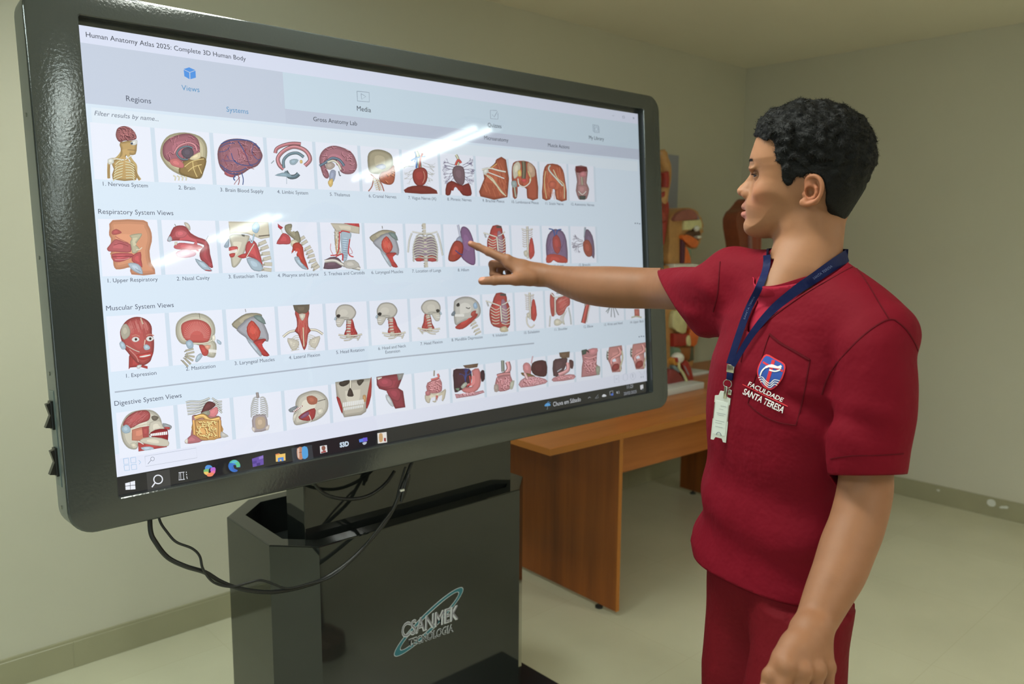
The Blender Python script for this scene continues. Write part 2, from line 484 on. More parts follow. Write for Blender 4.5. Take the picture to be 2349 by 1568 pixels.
bm = bmesh.new(); prism(bm, NECK, ZP - .098, 1.30, .002)
bm_obj('neck_column', bm, M_dark, disp)
bm = bmesh.new(); box(bm, 1.0, 1.42, 1.655, 1.72, 1.2, 1.7, .003); bm_obj('mounting_bracket', bm, M_dark, disp)
bm = bmesh.new(); prism(bm, [(.67, 1.31), (1.757, 1.31), (1.757, 2.25), (1.70, 2.31), (.73, 2.31), (.67, 2.25)], .012, .055, .004)
bm_obj('base_plate', bm, mat('base_plate_steel', rgb(34, 38, 42), rough=.18), disp)
for x in (.72, 1.70):
    for y in (1.37, 2.2):
        bm = bmesh.new(); tube(bm, [(x, y, 0), (x, y, .013)], .022, 16); bm_obj('foot_pad', bm, M_blackplastic, disp)

# ------------------------------------------------ flat shapes and lettering
_tc = {}
def text_geo(s, bold=0.0, shear=0.0):
    key = (s, bold, shear)
    if key not in _tc:
        cu = bpy.data.curves.new('t', 'FONT'); cu.body = s; cu.size = 1; cu.offset = bold; cu.shear = shear; cu.resolution_u = 3
        ob = bpy.data.objects.new('t', cu); COL.objects.link(ob)
        dg = bpy.context.evaluated_depsgraph_get(); me = ob.evaluated_get(dg).to_mesh()
        V = np.array([v.co[:2] for v in me.vertices]).reshape(-1, 2); F = [tuple(p.vertices) for p in me.polygons]
        ob.evaluated_get(dg).to_mesh_clear(); bpy.data.objects.remove(ob); bpy.data.curves.remove(cu)
        _tc[key] = (V, F)
    return _tc[key]
# logo sticker on the pedestal front
def ppt(px, py): p = on_y(px, py, 1.636); return p[0], p[2]
def flat_obj(name, shapes, plane, mats, parent):
    """shapes: (verts2d, faces, material, height)"""
    V = []; F = []; MI = []
    for v2, fs, m_, h in shapes:
        o_ = len(V)
        V += [plane(p[0], p[1], h) for p in v2]; F += [tuple(i + o_ for i in f) for f in fs]; MI += [m_] * len(fs)
    o = np_mesh(name, np.array(V), F, mats, parent)
    o.data.polygons.foreach_set('material_index', MI)
    return o
def fit_text(s, p0, p1, h=None, bold=0.0, slant=0.0, shear=0.0):
    """text whose base line runs from p0 to p1 (2D), cap height h"""
    V, F = text_geo(s, bold, shear)
    x0, x1 = V[:, 0].min(), V[:, 0].max()
    p0 = np.array(p0, float); p1 = np.array(p1, float); L = np.linalg.norm(p1 - p0); ex = (p1 - p0) / L; ey = np.array([-ex[1], ex[0]])
    sx = L / (x1 - x0); cap = 0.70; sy = (h / cap) if h else sx
    q = V.copy(); X = (q[:, 0] - x0) * sx; Y = q[:, 1] * sy; X = X + Y * slant
    return p0 + X[:, None] * ex + Y[:, None] * ey, F
M_teal = mat('logo_teal', rgb(34, 104, 118), rough=.35)
M_lsil = mat('logo_silver', rgb(196, 200, 206), rough=.35)
M_lgrey = mat('logo_grey', rgb(122, 120, 130), rough=.35)
M_lblk = mat('logo_black', rgb(14, 14, 16), rough=.4)
a0 = np.array(ppt(904, 1503)); a1 = np.array(ppt(1062, 1348)); c0 = (a0 + a1) / 2; ax = a1 - a0; La = np.linalg.norm(ax) / 2; ax /= 2 * La; ay = np.array([-ax[1], ax[0]])
def ering(ra, rb, ra2, rb2, sh, n=72):
    v = [c0 + ax * ra * math.cos(t) + ay * rb * math.sin(t) for t in np.linspace(0, 2 * math.pi, n, False)]
    v += [c0 + sh + ax * ra2 * math.cos(t) + ay * rb2 * math.sin(t) for t in np.linspace(0, 2 * math.pi, n, False)]
    return v, [(k, (k + 1) % n, n + (k + 1) % n, n + k) for k in range(n)]
rb_ = La * .235
shapes = [(*ering(La, rb_, La * .84, rb_ * .62, ax * .002), 1, .0006), (*ering(La * .985, rb_ * .93, La * .855, rb_ * .70, ax * .002), 0, .0009)]
t0, t1 = ppt(920, 1463), ppt(1050, 1418); t2 = ppt(918, 1428); hh = np.linalg.norm(np.array(t2) - np.array(t0)) * .92
shapes.append((*fit_text('CSANMEK', t0, t1, hh, bold=.032), 1, .0012))
shapes.append((*fit_text('CSANMEK', np.array(t0) + .001, np.array(t1) + .001, hh * .97, bold=-.006), 2, .0016))
t0, t1 = ppt(936, 1483), ppt(1040, 1446)
shapes.append((*fit_text('TECNOLOGIA', t0, t1, hh * .52, bold=.05), 1, .0012))
shapes.append((*fit_text('TECNOLOGIA', t0, t1, hh * .50, bold=.006), 3, .0016))
lg = flat_obj('logo_sticker', shapes, lambda x, z, h: (x, 1.636 - h, z), [M_teal, M_lsil, M_lgrey, M_lblk], disp)
lg['label'] = 'teal ring logo with silver and black lettering'

# cables hanging from the display
M_cable = mat('black_cable', rgb(24, 26, 26), rough=.4)
def cable(name, pts, r, label, group=None):
    bm = bmesh.new(); tube(bm, spline([at(*p) for p in pts], 6), r, 10)
    return set_props(bm_obj(name, bm, M_cable, None, 60), label, 'cable', group)
def cd(px, py, Y): d = ray(px, py); return (px, py, Y / d[1])
cable('power_cable', [cd(344, 1150, 1.625), cd(345, 1215, 1.61), cd(358, 1245, 1.60), cd(385, 1278, 1.59), cd(425, 1298, 1.58), cd(470, 1312, 1.58), cd(505, 1333, 1.58), cd(545, 1348, 1.58), cd(600, 1357, 1.58), cd(645, 1355, 1.585),
      cd(700, 1343, 1.59), cd(745, 1326, 1.60), cd(800, 1288, 1.60), cd(850, 1238, 1.605), cd(885, 1195, 1.61), cd(905, 1160, 1.61), cd(925, 1110, 1.615), cd(945, 1060, 1.62)], .0048, 'thick black cable looping lowest under the display frame')
cable('data_cable', [cd(362, 1150, 1.62), cd(366, 1192, 1.61), cd(385, 1222, 1.60), cd(405, 1243, 1.59), cd(440, 1257, 1.58), cd(458, 1275, 1.575), cd(466, 1305, 1.57), cd(490, 1335, 1.57), cd(530, 1345, 1.57), cd(570, 1336, 1.57), cd(598, 1330, 1.57),
      cd(630, 1340, 1.575), cd(660, 1349, 1.58), cd(710, 1338, 1.585), cd(760, 1322, 1.59), cd(815, 1277, 1.60), cd(860, 1222, 1.60), cd(895, 1175, 1.605), cd(908, 1155, 1.61), cd(915, 1120, 1.615), cd(930, 1070, 1.62)], .0026, 'thin black cable with a small wave hanging beside the thick one')
cable('video_cable', [cd(715, 1100, 1.66), cd(735, 1125, 1.655), cd(765, 1140, 1.65), cd(810, 1144, 1.65), cd(850, 1134, 1.65), cd(885, 1108, 1.655), cd(905, 1080, 1.66)], .0042, 'black cable sagging just below the frame in front of the pedestal neck')
# plug with a pale label
bm = bmesh.new(); a = Vector(at(*cd(920, 1150, 1.612))); b_ = Vector(at(*cd(937, 1085, 1.615)))
tube(bm, [a, a.lerp(b_, .12), a.lerp(b_, .2), a.lerp(b_, .9), b_], [.004, .0045, .0075, .0075, .005], 12)
pl = set_props(bm_obj('cable_plug', bm, M_blackplastic, None, 40), 'black cable plug with a tiny white label hanging under the frame', 'plug')
bm = bmesh.new(); c = Vector(at(*cd(923, 1124, 1.603)))
box(bm, c.x - .006, c.x + .006, c.y - .001, c.y + .003, c.z - .0025, c.z + .0025); bm_obj('plug_label', bm, mat('white_label', rgb(220, 220, 215), rough=.5), pl)
# ---------------------------------------------------------------- what the screen shows
def scr_mat():
    m = bpy.data.materials.new('lit_screen'); m.use_nodes = True
    nt = m.node_tree; b = nt.nodes['Principled BSDF']
    a = nt.nodes.new('ShaderNodeAttribute'); a.attribute_name = 'Col'
    b.inputs['Base Color'].default_value = (0.008, 0.008, 0.008, 1); b.inputs['Roughness'].default_value = 0.035
    b.inputs['Specular IOR Level'].default_value = 0.5
    # a liquid crystal panel dims towards grazing angles
    lw = nt.nodes.new('ShaderNodeLayerWeight'); lw.inputs['Blend'].default_value = 0.5
    mr = nt.nodes.new('ShaderNodeMapRange'); mr.inputs[1].default_value = 0.02; mr.inputs[2].default_value = 0.42
    mr.inputs[3].default_value = 1.10; mr.inputs[4].default_value = 0.62
    nt.links.new(lw.outputs['Facing'], mr.inputs[0])
    nt.links.new(a.outputs['Color'], b.inputs['Emission Color'])
    nt.links.new(mr.outputs[0], b.inputs['Emission Strength'])
    return m
M_screen = scr_mat()
class Page:
    def __init__(self): self.V = []; self.F = []; self.C = []; self.h = 0.0; self.B = np.zeros((20000, 5), np.float32); self.n = 0
    def add(self, pts, faces, col, h=None):
        """pts in picture places of the 2349 px frame"""
        o = len(self.V); A = np.array(pts, np.float32); x0, y0 = A.min(0); x1, y1 = A.max(0); b = self.B[:self.n]
        m = (b[:, 0] < x1) & (b[:, 1] > x0) & (b[:, 2] < y1) & (b[:, 3] > y0)
        h = max(float(b[m, 4].max()) if m.any() else 0.0, self.h) + .000012
        self.B[self.n] = (x0, x1, y0, y1, h); self.n += 1
        for p in pts: u, v = duv(p[0], p[1]); self.V.append(dp(min(max(u, -.778), .7765), min(max(v, -.4325), .4325), h))
        self.F += [tuple(i + o for i in f) for f in faces]
        self.C += [col] * len(pts) if not isinstance(col, list) else col
    def up(self, d=0): pass
PG = Page(); DTXT = .0022
def K(r, g, b):
    v = s2l((r, g, b)); l = float(v @ np.array([.3, .6, .1])); return tuple(float(x * .84 + l * .16) for x in v)
def uvpx(u, v):
    """picture place of display coordinates"""
    q = w2cam(dp(u, v)[None])[0]; return CX + FPX * q[0] / q[2], CY - FPX * q[1] / q[2]
def rect(u0, u1, v0, v1, col, h):
    o = len(PG.V); PG.V += [dp(u0, v0, h), dp(u1, v0, h), dp(u1, v1, h), dp(u0, v1, h)]; PG.F.append((o, o + 1, o + 2, o + 3)); PG.C += [col] * 4
T_ = [None]
def zt(x0, y0, s):            # shapes are written in the places of an enlarged view: origin and scale
    T_[0] = (x0, y0, s)
def q_(p): x0, y0, s = T_[0]; return (x0 + p[0] / s, y0 + p[1] / s)
def prs(s):
    if not isinstance(s, str): return list(s)
    a = [float(t) for t in s.replace(',', ' ').split()]; return list(zip(a[::2], a[1::2]))
def shade(c, k): return tuple(min(max(x * k, 0), 4) for x in c)
def blob(s, col, m=3, rim=.64, grad=1.25, off=(-.12, -.15)):
    """soft shaded filled shape: darker at the rim, lighter at the heart"""
    P = [np.array(q_(p)) for p in (prs(s) if isinstance(s, str) else s)]
    if m > 1: P = spline(P, m, True)
    c = np.mean(P, 0); ext = np.ptp(np.array(P), 0); n = len(P)
    col = K(*col) if max(col) > 1.001 else col
    from mathutils.geometry import tessellate_polygon
    def fill(Q, cc):
        tri = tessellate_polygon([[Vector((p[0], p[1], 0)) for p in Q]])
        PG.add(Q, [tuple(t) for t in tri], cc); PG.up()
    fill(P, shade(col, rim))
    # inner steps, shrunk along the normals
    A = np.array(P); nx = np.roll(A, -1, 0) - np.roll(A, 1, 0); nn = np.stack([-nx[:, 1], nx[:, 0]], 1); nn /= np.linalg.norm(nn, axis=1)[:, None] + 1e-9
    area = 0.5 * np.sum(A[:, 0] * np.roll(A[:, 1], -1) - np.roll(A[:, 0], -1) * A[:, 1]); nn *= np.sign(area)
    w = min(ext) * .07
    fill(list(A + nn * w * .6), shade(col, (rim + 1) / 2))
    fill(list(A + nn * w * 1.3), col)
    if grad > 1 and min(ext) > 5:
        Q = c + np.array(off) * ext * .35 + (A - c) * .42; fill(list(Q), shade(col, grad))
def flat(s, col, m=1):
    P = [np.array(q_(p)) for p in (prs(s) if isinstance(s, str) else s)]
    if m > 1: P = spline(P, m, True)
    from mathutils.geometry import tessellate_polygon
    tri = tessellate_polygon([[Vector((p[0], p[1], 0)) for p in P]]); PG.add(P, [tuple(t) for t in tri], K(*col)); PG.up()
def line(s, w, col, m=4, closed=False, taper=False):
    P = [np.array(q_(p)) for p in (prs(s) if isinstance(s, str) else s)]
    v, f = stroke2(P, w / T_[0][2], m, closed, taper); PG.add(v, f, K(*col)); PG.up(.00001)
def stroke2(P, w, m, closed=False, taper=False):
    P = spline(P, m, closed) if m > 1 else P
    n = len(P); v = []; fs = []
    for i, p in enumerate(P):
        a = P[(i - 1) % n] if closed else P[max(i - 1, 0)]; b_ = P[(i + 1) % n] if closed else P[min(i + 1, n - 1)]
        t = np.array(b_) - a; t = t / (np.linalg.norm(t) + 1e-9); s = np.array([-t[1], t[0]])
        ww = w * (1 - (i / (n - 1)) * .8 if taper else 1) / 2
        v += [p - s * ww, p + s * ww]
    for i in range(n if closed else n - 1):
        j = (i + 1) % n; fs.append((2 * i, 2 * i + 1, 2 * j + 1, 2 * j))
    return v, fs
def fatline(s, w, col, m=4, hi=1.25, taper=False):
    line(s, w, tuple(c * .62 for c in col), m, False, taper); line(s, w * .68, col, m, False, taper)
    pts = prs(s) if isinstance(s, str) else s
    line([(x - w * .1, y - w * .12) for x, y in pts], w * .25, tuple(min(255, c * hi) for c in col), m, False, taper)
def pil(x, y, s):
    """is (x,y) inside polygon s"""
    c = False; n = len(s)
    for i in range(n):
        x1, y1 = s[i]; x2, y2 = s[i - 1]
        if (y1 > y) != (y2 > y) and x < (x2 - x1) * (y - y1) / (y2 - y1) + x1: c = not c
    return c
def gyri(s, col, n, L, w, seed, dark=(96, 44, 56)):
    """winding folds inside a shape"""
    P = prs(s); r = random.Random(seed); xs = [p[0] for p in P]; ys = [p[1] for p in P]; k = 0; tries = 0
    while k < n and tries < n * 20:
        tries += 1
        x = r.uniform(min(xs), max(xs)); y = r.uniform(min(ys), max(ys)); a = r.uniform(0, 6.28); pts = []
        if not pil(x, y, P): continue
        for j in range(6):
            if not pil(x, y, P): break
            pts.append((x, y)); a += r.uniform(-1.1, 1.1); x += L / 5 * math.cos(a); y += L / 5 * math.sin(a)
        if len(pts) >= 3: line(pts, w, dark, 3); line([(x_ + w * .7, y_ - w * .8) for x_, y_ in pts], w * .7, tuple(min(255, c * 1.22) for c in col), 3); k += 1
def veins(x, y, a, L, w, col, depth, seed, spread=.6, shrink=.74):
    r = random.Random(seed)
    def go(x, y, a, L, w, d):
        pts = [(x, y)]
        for j in range(3):
            a += r.uniform(-.25, .25); x += L / 3 * math.cos(a); y += L / 3 * math.sin(a); pts.append((x, y))
        line(pts, w, col, 2)
        if d:
            for k in range(2 + (r.random() < .3)): go(x, y, a + r.uniform(-spread, spread), L * shrink * r.uniform(.8, 1.1), w * .7, d - 1)
    go(x, y, a, L, w, depth)
def fibers(s, n, col, a, seed, w=1.5, L=40):
    P = prs(s); r = random.Random(seed); xs = [p[0] for p in P]; ys = [p[1] for p in P]
    for k in range(n * 4):
        x = r.uniform(min(xs), max(xs)); y = r.uniform(min(ys), max(ys)); b = a + r.uniform(-.15, .15); x2, y2 = x + L * math.cos(b), y + L * math.sin(b)
        if pil(x, y, P) and pil(x2, y2, P): line([(x, y), (x2, y2)], w, col, 1)
BONE = (206, 200, 180); BONED = (120, 110, 92); RED = (184, 62, 56); DRED = (130, 38, 40); PINK = (204, 120, 128); BRAIN = (168, 104, 112); BLUEG = (168, 190, 204); GREY = (120, 124, 124)
def text(s, x0, y0, x1, y1, col, bold=0.0, shear=0.0, h=None, vs=1.0):
    """picture places of the two ends of the base line"""
    u0, v0 = duv(x0, y0); u1, v1 = duv(x1, y1); v = (v0 + v1) / 2
    V, F = text_geo(s, bold, shear); a, b = V[:, 0].min(), V[:, 0].max(); k = (u1 - u0) / (b - a)
    o = len(PG.V); PG.V += [dp(u0 + (p[0] - a) * k, v + p[1] * k * vs, DTXT) for p in V]; PG.F += [tuple(i + o for i in f) for f in F]; PG.C += [K(*col)] * len(V)
def ctext(s, px, py, cap_h, col, bold=0.0, shear=0.0):
    """centred on a picture place (base line), height of capitals in metres"""
    u, v = duv(px, py); V, F = text_geo(s, bold, shear); a, b = V[:, 0].min(), V[:, 0].max(); k = cap_h / .70
    o = len(PG.V); PG.V += [dp(u + (p[0] - (a + b) / 2) * k, v + p[1] * k, DTXT) for p in V]; PG.F += [tuple(i + o for i in f) for f in F]; PG.C += [K(*col)] * len(V)
# ---- page areas (display coordinates of the borders, read from the picture)
VV = lambda px, py: duv(px, py)[1]
UU = lambda px, py: duv(px, py)[0]
L0, R0, T0, B0_ = -.778, .7765, .4325, -.4325
v_task = VV(262, 1095)
v_title = VV(190, 98); v_tab = VV(648, 250) if False else VV(650, 249); v_bar2 = VV(196, 237)
BG = K(214, 232, 248); WHITE = K(232, 238, 252)
rect(L0, R0, B0_, T0, BG, .0)
rect(L0, R0, v_title, T0, K(218, 226, 248), .0002)
rect(L0, R0, v_bar2, v_title, K(196, 208, 228), .0002)
u_tab = UU(648, 165)
rect(u_tab, R0, v_tab, v_title, K(200, 222, 238), .0003)
v_f0 = VV(212, 285)
rect(L0 + .014, R0 - .01, v_f0, v_bar2 - .006, K(222, 236, 248), .0003)
rect(L0, R0, B0_, v_task, K(30, 31, 36), .0006)
rect(L0, R0, v_task, VV(262, 1042), K(226, 232, 250), .0002)
rect(u_tab, R0, v_bar2, v_tab, K(192, 203, 224), .0003)
# ---- picture cards
def cards(xa, ya, xb, yb, n, total, ytop, ybot, xref, wfrac=.93):
    ua, ub = UU(xa, ya), UU(xb, yb); p = (ub - ua) / (n - 1); vt, vb = VV(xref, ytop), VV(xref, ybot)
    for k in range(total):
        c = ua + p * k; rect(max(c - p * wfrac / 2, L0), min(c + p * wfrac / 2, R0), vb, vt, WHITE, .0004)
        rect(c + p * (wfrac / 2 - .0) , min(c + p * (1 - wfrac / 2), R0), vb, vt, K(206, 224, 240), .00035) if c + p * (1 - wfrac / 2) < R0 else None
    return ua, p
cards(288, 425, 1336, 467, 12, 12, 287, 414, 285)
cards(305, 643, 1340, 600, 12, 12, 503, 632, 300)
cards(323, 858, 1461, 738, 14, 14, 722, 848, 300)
cards(338, 1000, 1463, 830, 14, 14, 938, 1042, 330)
PG.h = .0005
TX = (84, 92, 112); TD = (52, 58, 74); BL = (70, 150, 204)
text('Human Anatomy Atlas 2025: Complete 3D Human Body', 197, 88, 563, 138, TD)
text('Views', 416, 207, 457, 212, BL); text('Regions', 289, 233, 346, 237, TX); text('Systems', 519, 257, 569, 261, BL)
text('Filter results by name...', 216, 265, 363, 278, (110, 118, 136), shear=.25)
text('Gross Anatomy Lab', 718, 278, 818, 288, TD); text('Media', 818, 254, 850, 258, TD); text('Quizzes', 1118, 291, 1149, 294, TD)
text('Microanatomy', 1110, 320, 1165, 326, TD); text('Muscle Actions', 1256, 337, 1305, 341, TD); text('My Library', 1350, 319, 1384, 323, TD)
CAP = .0074
for s, x, y in (('1. Nervous System', 288, 428), ('2. Brain', 428, 435), ('3. Brain Blood Supply', 555, 441), ('4. Limbic System', 671, 445), ('5. Thalamus', 779, 450), ('6. Cranial Nerves', 877, 454), ('7. Vagus Nerve (X)', 968, 458),
                ('8. Phrenic Nerves', 1053, 461), ('9. Brachial Plexus', 1131, 464), ('10. Lumbosacral Plexus', 1204, 467), ('11. Sciatic Nerve', 1271, 470), ('12. Autonomic Nerves', 1336, 472),
                ('1. Upper Respiratory', 305, 646), ('2. Nasal Cavity', 443, 642), ('3. Eustachian Tubes', 569, 637), ('4. Pharynx and Larynx', 684, 634), ('5. Trachea and Carotids', 790, 630), ('6. Laryngeal Muscles', 888, 627),
                ('7. Location of Lungs', 978, 624), ('8. Hilum', 1062, 622), ('9. Inhalation', 1140, 619), ('10. Exhalation', 1213, 615), ('11. Lungs', 1281, 612), ('12. Bronchi', 1340, 610),
                ('1. Expression', 324, 862), ('2. Mastication', 460, 846), ('3. Laryngeal Muscles', 584, 832), ('4. Lateral Flexion', 698, 820), ('5. Head Rotation', 803, 808), ('6. Head and Neck', 899, 799), ('Extension', 900, 809), ('7. Head Flexion', 989, 789),
                ('8. Mandible Depression', 1071, 779), ('9. Inhalation', 1146, 771), ('10. Exhalation', 1219, 764), ('11. Shoulder', 1286, 757), ('12. Elbow', 1349, 751), ('13. Wrist and Hand', 1406, 745), ('14. Upper Back', 1460, 740)):
    ctext(s, x, y, CAP, TX)
text('Respiratory System Views', 225, 491, 397, 493, TX); text('Muscular System Views', 243, 711, 398, 705, TX); text('Digestive System Views', 262, 929, 416, 912, TX)
zt(0, 0, 1)
line([(263, 899), (600, 857), (900, 820), (1225, 787)], 3.2, (172, 184, 200), 1)
# tab icons
zt(180, 40, 3.824)
flat('921 453, 970 438, 1024 462, 975 480', (60, 150, 240)); flat('922 459, 972 484, 974 542, 928 516', (60, 150, 240)); flat('979 484, 1026 467, 1029 528, 981 542', (60, 150, 240))
zt(700, 120, 2.936)
IC = (96, 112, 140)
line('348 262, 430 270, 432 334, 352 328, 348 262', 2.5, IC, 1); line('376 278, 408 298, 380 316, 376 278', 2.2, IC, 1)
line('1290 392, 1246 390, 1248 446, 1298 450, 1298 410', 2.2, IC, 1); line('1260 420, 1272 436, 1294 398', 2.4, IC, 1)
line('1936 486, 1972 492, 1976 538, 1940 532, 1936 486', 1.8, IC, 1); line('1944 494, 1978 500, 1980 542, 1948 540, 1944 494', 1.8, IC, 1); line('1950 508, 1962 504, 1972 514, 1966 530, 1952 526, 1950 508', 1.6, IC, 1)
line('2068 426, 2080 427', 2, IC, 1); line('2138 428, 2150 430, 2150 444, 2138 443, 2138 428', 2, IC, 1); line('2206 436, 2216 450', 2, IC, 1); line('2216 438, 2206 449', 2, IC, 1)
for px, py in ((1457, 512), (1462, 512), (1467, 513), (1466, 772), (1471, 771), (1476, 771)):
    zt(0, 0, 1); flat([(px - 1.4, py - 1.2), (px + 1.4, py - 1.2), (px + 1.4, py + 1.2), (px - 1.4, py + 1.2)], (110, 124, 146))

def ribs(cx, ytop, ybot, w, n, col, lw, open_=.12, tilt=10, mid=None):
    """rib cage seen from the front"""
    for k in range(n):
        t = k / (n - 1); y = ytop + (ybot - ytop) * t; ww = w * (.62 + .38 * math.sin(min(1, t * 1.15 + .15) * math.pi / 1.7))
        for s in (-1, 1):
            line([(cx + s * ww * open_, y), (cx + s * ww * .6, y - tilt * .6), (cx + s * ww, y + tilt * .5), (cx + s * ww * .92, y + tilt * 1.5)], lw * 1.35, tuple(c * .55 for c in col), 3)
            line([(cx + s * ww * open_, y - lw * .2), (cx + s * ww * .6, y - tilt * .6 - lw * .2), (cx + s * ww, y + tilt * .5 - lw * .2), (cx + s * ww * .92, y + tilt * 1.5)], lw * .8, col, 3)
def spine(pts, w, n, col=BONE):
    P = spline(prs(pts) if isinstance(pts, str) else pts, 12); m = len(P)
    for k in range(n):
        p = P[int(k * (m - 1) / (n - 1))]; q = P[min(int(k * (m - 1) / (n - 1)) + 2, m - 1)]; p0 = P[max(int(k * (m - 1) / (n - 1)) - 2, 0)]
        t = (q - p0) / (np.linalg.norm(q - p0) + 1e-9); s = np.array([-t[1], t[0]]); L = np.linalg.norm(P[-1] - P[0]) / n * .82
        blob([tuple(p + s * w * .5 + t * L * .5), tuple(p + s * w * .5 - t * L * .5), tuple(p - s * w * .5 - t * L * .5), tuple(p - s * w * .5 + t * L * .5)], col, 1, .5, 1)
        line([tuple(p + s * w * .4), tuple(p + s * w * .7 + t * L * .4)], L * .5, tuple(c * .8 for c in col), 1)
def skull(cx, cy, r, face=-1, col=(200, 196, 182), jaw=True):
    """skull in side view looking left (-1) or right (1)"""
    X = lambda a: cx + face * a * r
    f = lambda l: [(X(a), cy + b * r) for a, b in l]
    blob(f([(-.05, -1), (.5, -.88), (.82, -.45), (.84, -.05), (.78, .1), (.80, .25), (.62, .34), (.3, .42), (.0, .40), (-.5, .38), (-.85, .1), (-.98, -.35), (-.62, -.85)]), col, 3, .5, 1.12)
    blob(f([(.20, .2), (.80, .25), (.80, .62), (.72, .95), (.40, 1.0), (.12, .62), (.02, .35)]), col, 2, .55, 1.08)
    blob(f([(.42, -.05), (.62, -.12), (.76, .0), (.70, .16), (.50, .18)]), (62, 58, 54), 3, .6, 1)
    flat(f([(.74, .22), (.84, .24), (.82, .38), (.74, .36)]), (80, 74, 68))
    blob(f([(.80, .05), (.98, .30), (.90, .42), (.78, .36)]), BLUEG, 2, .7, 1.1)
    for k in range(5): flat(f([(.46 + k * .065, .50), (.51 + k * .065, .50), (.51 + k * .065, .70), (.46 + k * .065, .70)]), (236, 236, 228))
    line(f([(.44, .60), (.80, .58)]), r * .03, (90, 80, 74), 1)
    line(f([(-.35, .22), (.1, .16), (.45, .20)]), r * .07, tuple(c * .8 for c in col), 3)
    line(f([(-.25, .3), (-.1, .55)]), r * .10, tuple(c * .75 for c in col), 2)

# ================= first row
zt(180, 40, 3.824)
# 1 nervous system
for s_ in ('395 1100, 380 1180, 330 1240, 270 1260, 265 1410', '430 1200, 470 1260, 500 1300, 505 1370, 540 1425'):
    line(s_, 26, (196, 168, 100), 4)
blob('365 1095, 500 1080, 512 1130, 500 1200, 450 1205, 430 1190, 410 1250, 470 1270, 500 1330, 505 1425, 300 1420, 310 1330, 290 1270, 360 1225, 370 1150', (196, 160, 92), 2, .6, 1.1)
for k in range(7): fatline([(395 - k * 2, 1250 + k * 24), (350 - k * 6, 1265 + k * 26), (325 - k * 3, 1290 + k * 24)], 10, (222, 208, 160)); fatline([(410 + k, 1265 + k * 24), (455 + k * 3, 1275 + k * 22), (490, 1300 + k * 22)], 10, (222, 208, 160))
fatline('270 1250, 330 1240, 400 1250', 12, (232, 224, 196)); fatline('410 1250, 440 1225, 470 1215', 10, (232, 224, 196)); blob('255 1245, 300 1235, 310 1275, 265 1290', (214, 216, 206), 2)
fatline('270 1290, 262 1350, 265 1412', 15, (168, 132, 76)); fatline('495 1350, 515 1390, 535 1425', 12, (160, 128, 76))
blob('470 1085, 514 1075, 512 1110, 480 1122, 452 1105', (214, 216, 210), 2); flat('455 1100, 475 1095, 478 1112, 460 1116', (70, 80, 100)); line('430 1160, 500 1165', 4, (110, 90, 60), 1)
veins(400, 1210, 2.3, 60, 2.5, (190, 150, 70), 3, 3)
BR1 = '328 1010, 345 970, 400 952, 460 972, 500 1020, 508 1062, 470 1078, 400 1082, 372 1095, 345 1080, 328 1045'
blob(BR1, (158, 92, 96), 3, .6); gyri(BR1, (170, 104, 106), 26, 50, 6, 4)
# 2 brain in an opened skull
blob('735 1100, 800 1030, 930 1008, 1060 1040, 1120 1110, 1128 1210, 1105 1300, 1090 1380, 1060 1415, 980 1400, 900 1385, 800 1330, 740 1260, 716 1190', (206, 196, 156), 3, .55)
blob('900 1280, 960 1240, 1050 1220, 1118 1240, 1108 1320, 1060 1412, 960 1400, 880 1360', (150, 122, 66), 3, .6)
B2 = '740 1130, 790 1065, 880 1028, 970 1020, 1040 1060, 1062 1120, 1060 1190, 1000 1230, 930 1260, 860 1270, 800 1270, 745 1220'
blob(B2, (170, 100, 116), 3, .6); gyri(B2, (186, 116, 130), 20, 60, 5, 8)
blob('800 1250, 860 1235, 920 1280, 915 1320, 850 1310, 812 1290', (206, 110, 112), 3, .7)
fatline('840 1190, 880 1130, 960 1100, 1020 1120, 1040 1170', 22, (196, 124, 134)); fatline('960 1245, 900 1240, 862 1195, 890 1150, 950 1130, 1000 1145', 17, (96, 116, 128))
blob('900 1180, 930 1145, 985 1145, 1010 1185, 990 1230, 930 1232', (96, 84, 100), 3, .6)
for s_ in ('930 1310, 980 1270, 1040 1250, 1100 1240', '960 1350, 1010 1310, 1080 1290', '1000 1260, 1010 1330, 1040 1400', '1050 1300, 1080 1370'): line(s_, 7, (226, 200, 120), 3)
blob('970 1240, 1020 1200, 1070 1180, 1070 1230, 1020 1252', (222, 206, 160), 2)
for k in range(4): fatline([(830 + k * 32, 1385 + k * 4), (850 + k * 32, 1400), (845 + k * 32, 1430)], 10, (214, 204, 164))
# 3 brain blood supply
B3 = '1218 1200, 1240 1120, 1300 1075, 1390 1062, 1480 1075, 1560 1110, 1605 1180, 1612 1230, 1570 1300, 1500 1330, 1440 1370, 1370 1390, 1300 1370, 1240 1310'
blob(B3, (158, 100, 116), 3, .6); gyri(B3, (178, 120, 134), 26, 80, 5, 11)
blob('1290 1340, 1350 1370, 1380 1400, 1330 1400, 1280 1375', (170, 84, 96), 2)
for s_, w in (('1250 1110, 1330 1078, 1430 1072, 1520 1090, 1590 1150', 9), ('1240 1140, 1300 1110, 1370 1100', 6), ('1400 1085, 1440 1150, 1470 1210, 1500 1290, 1530 1300', 8), ('1340 1190, 1360 1250, 1420 1290, 1500 1300', 7), ('1240 1290, 1320 1345, 1400 1350, 1470 1320', 7),
              ('1540 1110, 1520 1180, 1560 1240, 1600 1250', 5), ('1270 1330, 1330 1370, 1400 1370', 8), ('1430 1360, 1445 1420, 1440 1468', 8), ('1375 1385, 1360 1410, 1372 1430', 10), ('1230 1180, 1290 1170, 1330 1130', 5), ('1500 1290, 1560 1280, 1600 1230', 5)): line(s_, w, (52, 84, 150), 4)
